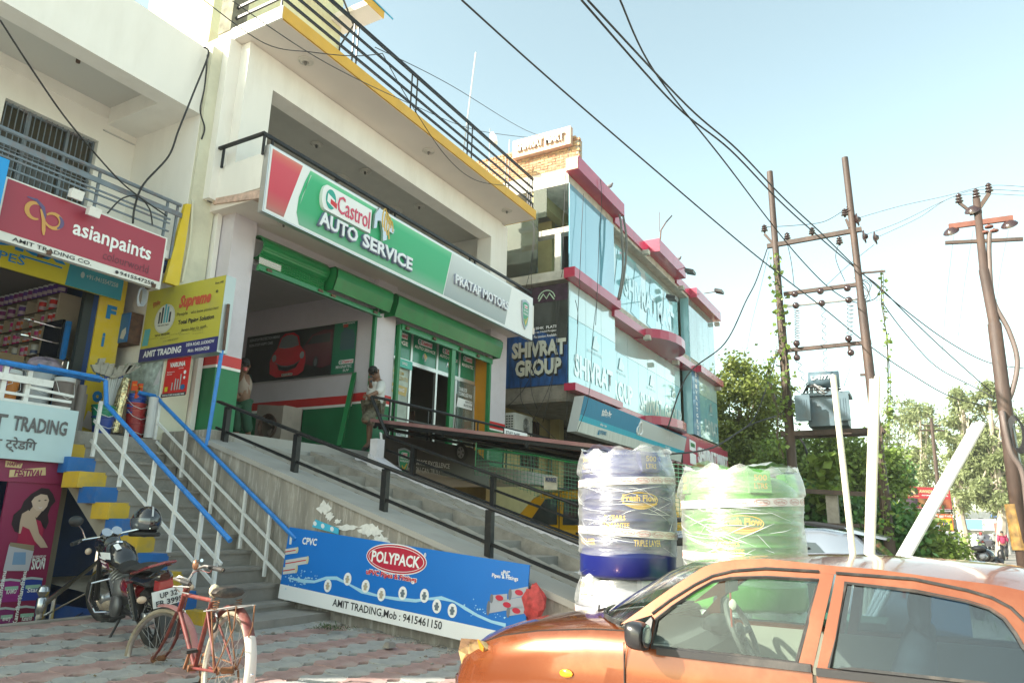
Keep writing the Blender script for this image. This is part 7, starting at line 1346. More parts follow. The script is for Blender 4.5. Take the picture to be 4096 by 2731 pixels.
# ================================================================ water tanks
def wrap_text(s_,c,r,a0,wd,z,h_,m,parent,bold=.02,arch=0):
    """text bent round a vertical drum; a0 = angle of the middle, wd = arc length"""
    o=text(s_,(0,0,0),(wd,0,0),(0,h_,0),m,None,name='lettering',bold=bold,n=(0,0,1),res=2)
    base=wloc(parent)
    for p in o.data.vertices:
        t=a0-(-(p.co.x-wd/2)/r);z_=z+p.co.y;p.co=V((c[0]+r*math.cos(t),c[1]+r*math.sin(t),z_))-base
    o.data.update();o.parent=parent;return o
m_film=glassmat('stretch_film',(.93,.94,.94),.09,rough=.32,dust=(.8,.82,.78),dustamt=.12,bump=1.0,bscale=6,maxr=.75,stretch=(1,1,5.5))
m_tape=mat('white_printed_tape',(.62,.60,.58),.4,bump=.3,bscale=20)
def tank(label,c,z0,z1,r,col_,yaw,letters=True,dark=False):
    t=thing('water_tank',label,'water tank',(c[0],c[1],z0),'film-wrapped water tanks');mt=mat('tank_plastic_%d' % int(col_[2]*1000+col_[1]*100),col_,.3,coat=.3,spec=.5);h_=z1-z0;cc=(c[0],c[1],z0)
    pr=[(0,0),(r*.96,0),(r,.03),(r,.17),(r*1.0,.175),(r*.965,.20)]
    nr=7
    for i in range(nr):zz=.22+i*(h_-.42)/nr;dz=(h_-.42)/nr;pr+=[(r*.965,zz),(r*.965,zz+dz*.6),(r*.99,zz+dz*.72),(r*.99,zz+dz*.82),(r*.965,zz+dz*.95)]
    pr+=[(r*.965,h_-.19),(r*.93,h_-.14),(r*.75,h_-.06),(r*.45,h_-.02),(r*.45,h_),(r*.40,h_+.03),(0,h_+.035)]
    MB().lathe(pr,40,cc).build('drum',mt,t,smooth=2)
    for k in range(4):
        a=yaw+k*math.pi/2;d=V((math.cos(a),math.sin(a),0));s_=V((-d.y,d.x,0));p=V(cc)+d*(r*.74)+V((0,0,h_-.17));w_=.085
        e_=r*.985-r*.74;b4=[p-s_*w_,p+d*e_-s_*w_,p+d*e_+s_*w_,p+s_*w_];lug=MB().hexa(b4,[q+V((0,0,.17))-d*(.03 if k_i in (1,2) else 0) for k_i,q in enumerate(b4)]).build('top_lug',mt,t)
        o_=V(b4[1])+V((0,0,.10))+d*.003+s_*.02;text('500',o_+s_*.015-V((0,0,.01)),s_*(2*w_-.07),(0,0,.045),paint((.46,.30,.04),.5),lug,n=d,bold=.02);text('LTRS',o_+s_*.015-V((0,0,.07)),s_*(2*w_-.07),(0,0,.042),paint((.46,.30,.04),.5),lug,n=d,bold=.02)
    YT=paint((.66,.42,.03),.4);view=math.atan2(-c[1],-c[0])
    if letters:
        a=view+.28*(1 if letters==1 else .0)
        wrap_text('Fresh Flow',cc,r+.003,a,.30,z0+h_*.60,.055,YT,t,.04)
        o=MB();N_=30
        for rr_,w1 in ((.155,.006),):o.tube([(cc[0]+(r+.002)*math.cos(a+rr_*math.cos(u_)/r),cc[1]+(r+.002)*math.sin(a+rr_*math.cos(u_)/r),z0+h_*.615+.055*math.sin(u_)) for u_ in [2*math.pi*i/N_ for i in range(N_)]],.004,4,closed=True)
        vs3=[(cc[0]+(r+.004)*math.cos(a+x/r),cc[1]+(r+.004)*math.sin(a+x/r),z0+h_*.60+zz) for x,zz in [(-.15+.03*i,-.012-.0*i) for i in range(11)]+[(.15-.03*i,-.05*math.sin(math.pi*(i+.5)/11)-.012) for i in range(11)]]
        o.add(vs3,[tuple(range(len(vs3)))]);o.build('logo_oval',YT,t)
        wrap_text('TRIPLE LAYER',cc,r+.003,view+.42,.24,z0+.26,.05,YT,t,.01);wrap_text('TRIPLE LAYER',cc,r+.003,view-1.0,.24,z0+.26,.05,YT,t,.01);wrap_text('5 YEARS',cc,r+.003,view-.25,.18,z0+.46,.04,YT,t,.02);wrap_text('GUARANTEE',cc,r+.003,view-.25,.24,z0+.40,.04,YT,t,.02)
    # film
    rn=random.Random(int(c[0]*100)+int(z0*10));n_,k_=56,30;vs_=[]
    ph=[rn.uniform(0,6) for _ in range(8)]
    for i in range(k_+1):
        zz=.19+(h_-.17)*i/k_ if z0>.5 or True else 0
        for k in range(n_):
            a=2*math.pi*k/n_;rad=r*1.02+.004*math.sin(5*a+ph[0]+zz*14)+.004*math.sin(9*a+ph[1]-zz*22)+rn.uniform(0,.004)
            if zz>h_-.2:q=(zz-(h_-.2))/.22;lug_=.035*abs(math.cos(2*(a-yaw)))**4;rad=r*1.03+lug_*1.3-q*q*.06+.012*math.sin(7*a+ph[2])*q
            vs_.append((c[0]+rad*math.cos(a),c[1]+rad*math.sin(a),z0+zz+.015*math.sin(3*a+ph[3])+(.03*math.sin(11*a+ph[4]) if i==k_ else 0)))
    fb2=MB();fb2.add(vs_,[(i*n_+k,i*n_+(k+1) % n_,(i+1)*n_+(k+1) % n_,(i+1)*n_+k) for i in range(k_) for k in range(n_)])
    # torn top cover
    tv=[];
    for j in range(4):
        for k in range(n_):a=2*math.pi*k/n_;rad=r*(.98-.3*j);tv.append((c[0]+rad*math.cos(a),c[1]+rad*math.sin(a),z1+.035-.015*j+.025*math.sin(5*a+ph[5]+j)+rn.uniform(-.015,.02)))
    fb2.add(tv,[(j*n_+k,j*n_+(k+1) % n_,(j+1)*n_+(k+1) % n_,(j+1)*n_+k) for j in range(3) for k in range(n_)])
    # creases: thin ribbons of gathered film
    fb2.build('stretch_film',m_film,t,smooth=2,fix=False)
    cr=MB()
    for i in range(120):
        a=rn.uniform(0,6.28);zz=z0+rn.uniform(.25,h_-.2);l_=rn.uniform(.2,.9);sl=rn.uniform(-.12,.12);R_=r*1.035
        cr.tube([(c[0]+R_*math.cos(a+l_*u_),c[1]+R_*math.sin(a+l_*u_),zz+sl*u_+.004*math.sin(u_*5+i)) for u_ in [q/7 for q in range(8)]],[.0004+.0011*math.sin(math.pi*q/7) for q in range(8)],3,cap=False)
    cr.build('film_creases',mat('film_crease',(.75,.78,.78),.25,coat=.5),t,fix=False,kind='stuff')
    for zt_,tl_ in ((z0+h_-.27,.02),(z0+.33,-.02)):
        b_=MB();v3=[]
        for k in range(n_+1):a=2*math.pi*k/n_;R_=r*1.04;zz=zt_+tl_*math.cos(a+1);v3+=[(c[0]+R_*math.cos(a),c[1]+R_*math.sin(a),zz),(c[0]+R_*math.cos(a),c[1]+R_*math.sin(a),zz+.06)]
        b_.add(v3,[(2*k,2*k+2,2*k+3,2*k+1) for k in range(n_)]);tb=b_.build('printed_tape',m_tape,t,fix=False,smooth=2)
        for k in range(-4,5):
            a=view+k*.32;cv_=r*1.043;zz=zt_+tl_*math.cos(a+1);wrap_text('Fresh Flow',cc,cv_,a,.085,zz+.02,.02,paint((.38,.06,.04),.5),tb,.0)
            MB().tube([(c[0]+cv_*math.cos(a+.058*math.cos(u_)/r),c[1]+cv_*math.sin(a+.058*math.cos(u_)/r),zz+.03+.021*math.sin(u_)) for u_ in [i*math.pi/8 for i in range(16)]],.0014,3,closed=True).build('red_ring',paint((.38,.06,.04),.5),tb)
    return t
tank('dark blue water tank in glossy stretch film, upper one of the left stack',(6.02,2.27),1.12,2.14,.405,(.008,.012,.11),.9)
tank('white-wrapped lower water tank under the dark blue one',(6.02,2.30),.12,1.115,.405,(.30,.30,.33),.95,letters=0)
tank('bright green water tank in torn stretch film, upper one of the right stack',(6.02,1.30),.95,1.97,.455,(.085,.27,.045),.55,letters=2)
tank('lower green water tank seen through the car window',(6.02,1.32),-.06,.945,.455,(.085,.26,.045),.55,letters=0)
# more wrapped parts seen through the windows
pb=MB();c=V((5.35,.25,.55));rn=random.Random(5)
pb.ball(c,.3,14,(.8,1.3,1.1));[setattr(v_,'x',v_.x+rn.uniform(-.05,.05)) or setattr(v_,'z',v_.z+rn.uniform(-.05,.06)) for v_ in pb.v];pb.build('plastic_sack',mat('white_plastic_sack',(.55,.60,.54),.4,var=.4,scale=5,bump=.5),None,smooth=True,label='crumpled white plastic sack behind the car rear window',cat='sack')
mb=MB().box((5.3,.3,.1),(5.75,.75,.98));bs2=mb.build('green_crate_block',paint((.05,.16,.10),.5),None,label='dark green wrapped block printed 500 beside the white sack',cat='block');text('500',(5.295,.70,.75),(0,-.32,0),(0,0,.13),paint((.55,.22,.03),.5),bs2,n=(-1,0,0),bold=.04)
# pvc pipes
m_pvc=mat('cream_pvc',(.62,.58,.46),.4,var=.03);m_pvw=mat('white_pvc',(.74,.74,.72),.35)
def pipe(a,b,r,m,lab,sq=False):
    a=P(a[0],a[1],X=5.75);b=P(b[0],b[1],X=5.75);d=(b-a).normalized();e=b+d*(b.z-.3)/max(.2,-d.z);mb=MB()
    if sq:mb.bar(a,e,r*2.2,r*2,up=(1,0,0))
    else:mb.tube([a,e],r,12)
    return mb.build('pvc_pipe',m,None,smooth=not sq,label=lab,cat='pipe')
pipe(s6(847,0),s6(1005,1420),.022,m_pvc,'cream plastic pipe leaning alone in front of the transformer')
pipe(s6(1160,32),s6(1118,1420),.024,m_pvc,'left of the two upright cream pipes rising behind the car roof');pipe(s6(1195,12),s6(1150,1420),.022,m_pvc,'right of the two upright cream pipes rising behind the car roof')
for i,dx in enumerate((-26,0,26)):pipe(s6(1992+dx,385-i*8),s6(1395+dx*1.2,1430),.024,m_pvw,'%s of the three bright white pipes slanting up behind the car roof' % ('left','middle','right')[i])
# ================================================================ generic background cars
def bgcar(name,label,cat,loc,yaw,L_,W_2,prof_,belt,roofw,paint_m,glass_m,wins,extra=None,clad=None):
    """prof_: list of (y, z) upper outline from nose to tail; wins: list of side windows in (y, z)"""
    t=thing(name,label,cat,(0,0,0));hw=W_2/2
    def xw(z,roof):return hw if z<=belt else lerp(hw-.02,roofw/2,(z-belt)/(roof-belt))
    roof=max(z for _,z in prof_);low=.28
    ys_=[p[0] for p in prof_];mb=MB();vs_=[];n_=0
    for i,(y,z) in enumerate(prof_):
        e=.0 if 0<i<len(prof_)-1 else .06;h1=min(z,belt);zz=[low,(low+belt)/2,h1-.06 if z<=belt else belt-.02,h1,lerp(h1,z,.5),max(z-.05,h1),z-.012,z];xx=[hw*.97,hw,hw-.01,hw-.03]+[xw(lerp(h1,z,.5),roof)-.02,xw(z,roof)-.03,xw(z,roof)-.10,0] if z>belt else [hw*.97,hw,hw-.01,hw-.05,hw-.08,hw-.12,hw-.2,0]
        rg=[(-x+(e if x else 0),y,q) for x,q in zip(xx,zz)]+[(x-(e if x else 0),y,q) for x,q in list(zip(xx,zz))[-2::-1]];n_=len(rg);vs_+=rg
    mb.add(vs_,[(i*n_+k,i*n_+k+1,(i+1)*n_+k+1,(i+1)*n_+k) for i in range(len(prof_)-1) for k in range(n_-1)]+[tuple(range(n_)),tuple((len(prof_)-1)*n_+k for k in range(n_))]);mb.build('body',paint_m,t,smooth=True,local=True)
    for w_ in wins:
        for s_ in (1,-1):MB().prism([(s_*(xw(z,roof)+.0),y,z) for y,z in w_],(s_*.012,0,0)).build('side_window',glass_m,t,local=True)
    for y in (prof_[0][0]-.75,prof_[-1][0]+.75):
        for s_ in (1,-1):
            wl=MB().lathe([(.2,-.09),(.30,-.09),(.32,0),(.30,.09),(.2,.09)],20,(s_*(hw-.08),y,.32),(1,0,0)).build('tyre',m_rub,t,local=True,smooth=True);MB().lathe([(0,-.1),(.2,-.08),(.2,.08),(0,.1)],12,(s_*(hw-.08),y,.32),(1,0,0)).build('rim',m_alu,wl,local=True,smooth=True)
    if extra:extra(t,hw,xw,roof)
    t.location=loc;t.rotation_euler=(0,0,yaw);return t
m_silver=mat('silver_blue_paint',(.34,.38,.43),.22,metal=.6,coat=1);m_dg=mat('dark_car_glass',(.035,.05,.055),.05,coat=.5,spec=.8)
def ex_silver(t,hw,xw,roof):
    for s_ in (1,-1):
        MB().tube([(s_*(xw(roof,roof)-.06),.9,roof+.02),(s_*(xw(roof,roof)-.05),.4,roof+.06),(s_*(xw(roof,roof)-.05),-1.0,roof+.05),(s_*(xw(roof,roof)-.06),-1.35,roof+.0)],.02,6).build('roof_bar',m_blk,t,local=True)
        MB().prism([(s_*xw(1.4,roof),1.0,1.42),(s_*xw(1.4,roof),-.9,1.44),(s_*xw(1.4,roof),-1.1,1.38),(s_*xw(1.4,roof),1.0,1.36)],(s_*.05,0,-.01)).build('window_visor',m_blk,t,local=True)
        MB().prism([(s_*(hw-.12),-1.98,.95),(s_*(hw-.0),-1.85,.98),(s_*(hw-.02),-1.88,1.22),(s_*(hw-.1),-1.96,1.20)],(0,-.02,0)).build('tail_lamp',paint((.42,.01,.01),.2),t,local=True)
    MB().hexa([(-.55,-1.45,1.52),(.55,-1.45,1.52),(.5,-1.75,1.46),(-.5,-1.75,1.46)],[(-.55,-1.4,1.57),(.55,-1.4,1.57),(.5,-1.76,1.48),(-.5,-1.76,1.48)]).build('spoiler',m_silver,t,local=True)
    MB().quad((-.5,-1.62,1.45),(.5,-1.62,1.45),(.58,-1.97,1.08),(-.58,-1.97,1.08)).build('rear_glass',m_dg,t,local=True,fix=False);bx('number_plate',(-.25,-2.03,.75),(.25,-2.0,.87),WT,t,local=True);
bgcar('silver_suv','silver-blue SUV with dark window visors parked behind the orange car roof','car',(8.35,2.12,.0),0,4.2,1.75,[(2.1,.7),(1.95,.92),(1.2,1.05),(.95,1.08),(.3,1.5),(0,1.54),(-1.2,1.56),(-1.5,1.5),(-1.95,1.08),(-2.0,.5)],1.08,1.25,m_silver,m_dg,[[(.65,1.12),(.2,1.42),(-.45,1.44),(-.45,1.12)],[(-.52,1.12),(-.52,1.44),(-1.15,1.42),(-1.35,1.2),(-1.2,1.12)]],ex_silver)
# van under the canopy
m_van=mat('taxi_yellow_paint',(.75,.42,.01),.35,coat=.6,var=.08,dirt=(.35,.25,.1),dirtamt=.3)
def ex_van(t,hw,xw,roof):
    MB().prism([(-.75,.6,1.9),(-.7,.2,2.0),(-.7,-1.6,2.0),(-.75,-1.7,1.9)],(1.4,0,0)).build('roof_box',m_van,t,local=True) if False else None
    for s_ in (1,-1):bx('door_handle',(s_*(hw+.01),.02,1.0),(s_*(hw+.03),.18,1.04),m_blk,t,local=True);bx('black_lock',(s_*(hw+.0),-.32,1.0),(s_*(hw+.05),-.2,1.12),m_blk,t,local=True);bx('red_stripe',(s_*(hw+.001),-1.6,.72),(s_*(hw+.006),1.4,.84),paint((.30,.02,.01),.5),t,local=True)
    for y in (-.28,.52):bx('door_gap',(-hw-.002,y,.4),(-hw+.01,y+.015,1.75),m_blk,t,local=True)
    for s_ in (1,):MB().tube([(-.6,1.0,1.86),(.6,1.0,1.86)],.02,6).build('wiper_rail',m_blk,t,local=True)
bgcar('yellow_van','yellow van with black window rims parked under the corrugated canopy','van',(12.9,5.35,.35),0,3.4,1.6,[(1.75,.8),(1.68,1.05),(1.15,1.65),(.95,1.76),(.3,1.82),(-1.2,1.82),(-1.55,1.76),(-1.7,1.2),(-1.75,.6)],1.10,1.4,m_van,m_dg,[[(1.18,1.16),(.85,1.62),(.6,1.64),(.58,1.16)],[(.46,1.16),(.46,1.62),(-.22,1.64),(-.22,1.16)],[(-.36,1.16),(-.36,1.64),(-1.35,1.62),(-1.42,1.16)]],ex_van)
pn0=P3(t1(1750,1105),X=9.2);pn1=P3(t1(1880,975),X=9.2);sg=MB();sg.box((9.2,pn1.y,pn0.z),(9.21,pn0.y,pn1.z));o=sg.build('hanging_notice',mat('paper_notice',(.40,.36,.28),.8,var=.2,scale=8),None,label='torn beige notice hanging on the green net above the yellow van',cat='notice');text('MONROE',P3(t1(1765,1025),X=9.18),P3(t1(1868,1035),X=9.18)-P3(t1(1765,1025),X=9.18),(0,0,.07),paint((.03,.04,.09),.6),o,n=(-1,0,0),bold=.05)
o.data.transform(Matrix.Translation(V((0,0,0))))
m_wag=mat('beige_white_paint',(.52,.50,.45),.3,metal=.3,coat=1)
def ex_wag(t,hw,xw,roof):
    MB().quad((-.55,-1.60,1.53),(.55,-1.60,1.53),(.64,-1.70,1.08),(-.64,-1.70,1.08)).build('rear_glass',m_dg,t,local=True,fix=False)
    for s_ in (1,-1):MB().prism([(s_*hw*.99,-1.72,.85),(s_*(hw-.14),-1.74,.85),(s_*(hw-.10),-1.70,1.25),(s_*(hw-.04),-1.62,1.25)],(0,-.03,0)).build('tail_lamp',paint((.45,.02,.015),.2),t,local=True);MB().tube([(s_*.55,.3,1.62),(s_*.55,-1.3,1.62)],.02,6).build('roof_bar',m_blk,t,local=True)
    bx('bumper',(-hw-.01,-1.84,.35),(hw+.01,-1.7,.60),m_wag,t,local=True);bx('number_plate',(-.25,-1.76,.72),(.25,-1.74,.84),WT,t,local=True)
pw=P(3800,2245,Z=0)
bgcar('parked_hatchback','beige-white tall hatchback seen from behind beside the hedge','car',(pw.x+1.2,pw.y+.55,0),R(-68),3.5,1.55,[(1.8,.7),(1.7,.85),(1.1,1.0),(.5,1.5),(.2,1.58),(-1.4,1.58),(-1.62,1.5),(-1.74,1.05),(-1.78,.4)],1.05,1.25,m_wag,m_dg,[[(.7,1.08),(.35,1.45),(-.25,1.47),(-.25,1.08)],[(-.32,1.08),(-.32,1.47),(-.95,1.46),(-.95,1.08)],[(-1.02,1.1),(-1.02,1.46),(-1.4,1.42),(-1.45,1.12)]],ex_wag)
# ================================================================ bicycle
m_bred=mat('faded_red_bicycle_paint',(.15,.028,.022),.5,var=.35,scale=14,dirt=(.20,.11,.08),dirtamt=.6,dscale=16);m_bpk=mat('dusty_pink_mudguard',(.42,.17,.16),.5,var=.25,dirt=(.5,.38,.33),dirtamt=.5,dscale=12)
m_tyre=mat('dusty_cream_tyre',(.30,.25,.18),.85,var=.3,scale=14,bump=.4,bscale=120);m_rim=mat('dull_chrome',(.45,.43,.40),.3,metal=.8,dirt=(.25,.14,.07),dirtamt=.7,dscale=20);m_brst=mat('orange_rust',(.20,.085,.035),.8,var=.4,scale=20)
def wheel(parent,c,ax,r,tr,tyre_m,nsp=28,rim_m=None,hubr=.02,hubw=.05,ph=0):
    c=V(c);ax=V(ax).normalized();x=ax.cross(V((0,0,1))).normalized();y=x.cross(ax);P_=lambda t,rr,o=0:c+(x*math.cos(t)+y*math.sin(t))*rr+ax*o
    t=MB().tube([P_(2*math.pi*i/48,r-tr) for i in range(48)],tr,8,closed=True).build('tyre',tyre_m,parent,smooth=2)
    rim=MB();N_=48;vs_=[]
    for i in range(N_):a=2*math.pi*i/N_;vs_+=[P_(a,r-2*tr+.002,-tr*.8),P_(a,r-2*tr-.014,-tr*.4),P_(a,r-2*tr-.014,tr*.4),P_(a,r-2*tr+.002,tr*.8)]
    rim.add(vs_,[(i*4+k,i*4+k+1,((i+1) % N_)*4+k+1,((i+1) % N_)*4+k) for i in range(N_) for k in range(3)]);rim.build('rim',rim_m or m_rim,parent,smooth=2)
    MB().lathe([(0,-hubw),(hubr*1.3,-hubw),(hubr,-hubw*.6),(hubr,hubw*.6),(hubr*1.3,hubw),(0,hubw)],12,c,ax).build('hub',m_brst if tyre_m is m_tyre else m_alu,parent,smooth=2)
    sp=MB()
    for i in range(nsp):
        a=2*math.pi*i/nsp+ph;s_=1 if i % 2 else -1;a2=a+(.5 if (i//2) % 2 else -.5);sp.tube([P_(a2,hubr*1.2,s_*hubw*.9),P_(a,r-2*tr-.012,0)],.0016,4,cap=False)
    sp.build('spokes',m_rim,parent)
    return P_
BC=thing('bicycle','old faded red bicycle with dusty cream tyres and rusty carrier standing before the motorcycle','bicycle',P3(q4(860,1900),D=4.85))
fh=P(634,2632,D=5.32);rh=P(901,2680,D=4.42);fd=V((fh.x-rh.x,fh.y-rh.y,0)).normalized();rax=V((fd.y,-fd.x,0));fwd=V((-.10,1,0)).normalized();fax=V((fwd.y,-fwd.x,0))
lean=.05
fax=(fax+V((0,0,-lean))).normalized();rax2=(rax+V((0,0,-lean))).normalized()
PF=wheel(BC,fh,fax,.352,.019,m_tyre);PR_=wheel(BC,rh,rax2,.352,.019,m_tyre)
bq=lambda x,y,d:P3(q4(x,y),D=d)
hdt,hdb=bq(795,800,5.03),bq(742,985,5.1);bb=bq(862,1442,4.86);stt=bq(1003,905,4.64);crown=bq(735,1000,5.12)
F_=MB();fr_=lambda nm_,pts,r,m=m_bred:MB().tube(pts,r,10).build(nm_,m,BC,smooth=True)
fr_('head_tube',[hdt,hdb],.019);fr_('top_tube',[hdt+(hdb-hdt)*.3,stt],.014);fr_('down_tube',[hdb,bb],.016);fr_('seat_tube',[stt,bb],.016)
for s_ in (-1,1):
    fr_('chain_stay',[bb+rax*s_*.02,rh+rax*s_*.06],.009);fr_('seat_stay',[stt+rax*s_*.02+(bb-stt)*.12,rh+rax*s_*.06],.008)
    fr_('fork_blade',[crown+fax*s_*.02,crown.lerp(fh,.5)+fax*s_*.05+V((0,0,-.01))-fwd*.03,crown.lerp(fh,.8)+fax*s_*.055-fwd*.025,fh+fax*s_*.055],[.013,.012,.010,.008])
    MB().tube([bq(1060,960,4.5)+rax*s_*.05,rh+rax*s_*.07],.005,5).build('carrier_stay',m_brst,BC)
MB().lathe([(0,-.045),(.022,-.045),(.022,.045),(0,.045)],12,bb,rax).build('bottom_bracket',m_brst,BC);MB().lathe([(.07,-.002),(.088,-.002),(.088,.002),(.07,.002)],26,bb+rax*.06,rax).build('chainring',m_brst,BC)
for s_,a in ((1,.9),(-1,.9+math.pi)):e=bb+rax*s_*.08+(fd*math.cos(a)-V((0,0,1))*math.sin(a))*.16;MB().bar(bb+rax*s_*.07,e,.016).build('crank',m_brst,BC);MB().box(e-V((.05,.03,.01)),e+V((.05,.03,.01))).build('pedal',m_rub,BC)
MB().tube([rh+rax*.06+V((0,0,.03)),bb+rax*.06+V((0,0,.085))],.005,4).tube([rh+rax*.06-V((0,0,.03)),bb+rax*.06-V((0,0,.085))],.005,4).build('chain',m_brst,BC)
# mudguards
def guard(Pf,a0,a1,r,w_,m,nm_,ax):
    mb=MB();n_=18;vs_=[]
    for i in range(n_+1):
        a=R(lerp(a0,a1,i/n_));vs_+=[Pf(a,r-.012,-w_),Pf(a,r+.004,-w_*.6),Pf(a,r+.008,0),Pf(a,r+.004,w_*.6),Pf(a,r-.012,w_)]
    mb.add(vs_,[(i*5+k,i*5+k+1,(i+1)*5+k+1,(i+1)*5+k) for i in range(n_) for k in range(4)]);return mb.build(nm_,m,BC,smooth=2,fix=False)
# angles are measured in the wheel plane; find which side faces the rider
def angle_of(Pf,c,p):
    best=0;bd=9
    for k in range(360):
        d=(Pf(R(k),.36)-p).length
        if d<bd:bd,best=d,k
    return best
af=angle_of(PF,fh,crown);up_f=angle_of(PF,fh,fh+V((0,0,.36)));sgn=1 if (PF(R(up_f+40),.36)-fh).dot(fwd)<0 else -1
guard(PF,up_f-sgn*12,up_f+sgn*105,.375,.03,m_bpk,'front_mudguard',fax)
up_r=angle_of(PR_,rh,rh+V((0,0,.36)));sg=1 if (PR_(R(up_r+40),.36)-rh).dot(fd)<0 else -1
guard(PR_,up_r-sg*50,up_r+sg*62,.378,.034,m_bred,'rear_mudguard',rax);guard(PR_,up_r+sg*52,up_r+sg*112,.381,.035,mat('white_mudguard_end',(.62,.56,.52),.4,var=.1),'white_mudguard_end',rax)
MB().ball(PR_(R(up_r+sg*85),.392),.012,8).build('reflector_bolt',m_chrome,BC)
# bars, stem, saddle, carrier, lamp
st_=hdt+(hdt-hdb).normalized()*.07;fr_('stem',[hdt,st_],.012,m_rim)
lb=bq(700,728,5.0);lg=bq(822,772,4.86);rb=bq(945,628,5.1);rg=bq(1090,662,4.95)
MB().tube([lg,bq(750,748,4.92),lb,bq(735,712,5.02),st_,bq(870,655,5.1),rb,bq(1000,640,5.04),rg],.011,8).build('handlebar',m_rim,BC,smooth=True)
for a,b in ((lg,lg.lerp(bq(750,748,4.92),.9)),(rg,rg.lerp(rb,.75))):MB().tube([a,b],.016,8).build('grip',m_rub,BC,smooth=True)
MB().ball(bq(868,618,5.05),.036,10,(.6,.6,1)).build('bell',mat('copper_bell',(.4,.2,.12),.3,metal=.6),BC,smooth=True);MB().tube([bq(890,590,5.03),bq(918,582,5.0)],.012,6).build('bell_lever',m_chrome,BC)
MB().tube([lg+V((0,0,-.02)),bq(690,790,4.95),bq(740,835,4.98),bq(815,850,4.98)],.005,5).build('brake_rod',m_rim,BC);MB().tube([hdt+fax*.03,crown+fax*.04],.005,5).build('brake_rod',m_brst,BC)
cable('brake_cable',[rg.lerp(rb,.6),bq(980,680,5.0),bq(900,665,5.05),bq(820,720,5.05),hdb],.003,m_bred,'',parent=BC)
fr_('seat_post',[stt,bq(1012,880,4.62)],.012,m_rim)
mb=MB();vs_=[];sc_=bq(1085,842,4.52)
for i,(t,w_,h_) in enumerate(((-.15,.012,.02),(-.12,.025,.03),(-.05,.04,.035),(.03,.085,.045),(.09,.11,.05),(.13,.09,.045),(.145,.03,.02))):
    for k in range(10):a=2*math.pi*k/10;vs_.append(sc_-fd*t*1.0+rax*w_*math.cos(a)+V((0,0,h_*.7*math.sin(a)+.01*(t>0))))
mb.add(vs_,[(i*10+k,i*10+(k+1) % 10,(i+1)*10+(k+1) % 10,(i+1)*10+k) for i in range(6) for k in range(10)]+[tuple(range(10)),tuple(60+k for k in range(10))]);mb.build('saddle',mat('worn_black_saddle',(.025,.02,.018),.45,bump=.3,var=.3,dirt=(.3,.24,.18),dirtamt=.4,dscale=12),BC,smooth=True)
MB().ball(sc_+fd*.14,.035,8,(1,1,1.2)).build('torn_saddle_nose',mat('beige_foam',(.45,.38,.26),.9,bump=.5),BC,smooth=True)
for s_ in (-1,1):
    c=sc_+rax*s_*.07-fd*.1-V((0,0,.06));MB().tube([c+V((.018*math.cos(t),.018*math.sin(t),-.03+.06*t/25)) for t in [i*.5 for i in range(50)]],.003,4).build('saddle_spring',m_brst,BC)
ca,cb=bq(1010,985,4.60),bq(1270,945,4.18);cs_=rax*.055
MB().bar(ca-cs_,cb-cs_,.016,.006).bar(ca+cs_,cb+cs_,.016,.006).bar(ca.lerp(cb,.95)-cs_,ca.lerp(cb,.95)+cs_,.02,.006).bar(ca.lerp(cb,.5)-cs_,ca.lerp(cb,.5)+cs_,.02,.006).bar(ca-cs_,ca+cs_,.02,.006).build('rear_carrier',mat('grey_carrier',(.36,.36,.35),.45,metal=.4,dirt=(.3,.15,.06),dirtamt=.6,dscale=14),BC)
for s_ in (-1,1):MB().tube([cb+cs_*s_,cb+cs_*s_-V((0,0,.12)),rh+rax*s_*.07],.0045,5).build('carrier_stay',m_brst,BC)
mb=MB();c=bq(1018,1080,4.58);mb.tube([c+(fd*.3*0+V((0,0,1)))*.055*math.sin(t)+rax*.0+fd*.055*math.cos(t) for t in [i*math.pi/10 for i in range(20)]],.009,6,closed=True);mb.build('ring_lock',m_blk,BC)
MB().tube([rh+rax*.08,rh+rax*.14-V((0,0,.33))+fd*.02,rh+rax*.02-V((0,0,.355))],.007,6).build('rear_stand',m_brst,BC)
# ================================================================ motorcycle
MC=thing('motorcycle','black commuter motorcycle with red stripes and white number plate parked by the stairs','motorcycle',(4.2,5.45,.46))
rc=PG(612,2592);fc=V((rc.x+1.26*math.cos(R(77)),rc.y+1.26*math.sin(R(77)),0));fc.z=gz(fc.y);mdir=V((fc.x-rc.x,fc.y-rc.y,0)).normalized();ml=V((-mdir.y,mdir.x,0));slope_=(fc.z-rc.z)/1.26
Lx=math.sin(R(12));Lz=math.cos(R(12))
MS_=.88
def mp(f,s,h):
    f,s,h=f*.85,s*.84,h*.80
    return rc+mdir*f+V((0,0,slope_*f))+ml*(s*Lz+h*Lx)+V((0,0,h*Lz-s*Lx))   # f forward from rear wheel, s to its left, h up
class MBm(MB):pass
m_mb=mat('gloss_black_fairing',(.012,.012,.014),.15,coat=1);m_mr=mat('deep_red_fairing',(.20,.008,.012),.2,coat=1);m_ms=mat('engine_grey',(.16,.16,.16),.45,metal=.5,var=.2);m_sf=mat('black_vinyl_seat',(.02,.02,.02),.6)
axm=(mp(0,1,.3)-mp(0,0,.3)).normalized();
axf=(Matrix.Rotation(R(20),3,'Z') @ axm);wheel(MC,mp(1.26,0,.30),axf,.245,.036,m_rub,20,m_blk,.035,.05);wheel(MC,mp(0,0,.30),axm,.245,.042,m_rub,20,m_blk,.05,.06)
def tb(nm_,pts,r,m,n=8,sm=True):return MB().tube([mp(*p) for p in pts],r,n).build(nm_,m,MC,smooth=sm)
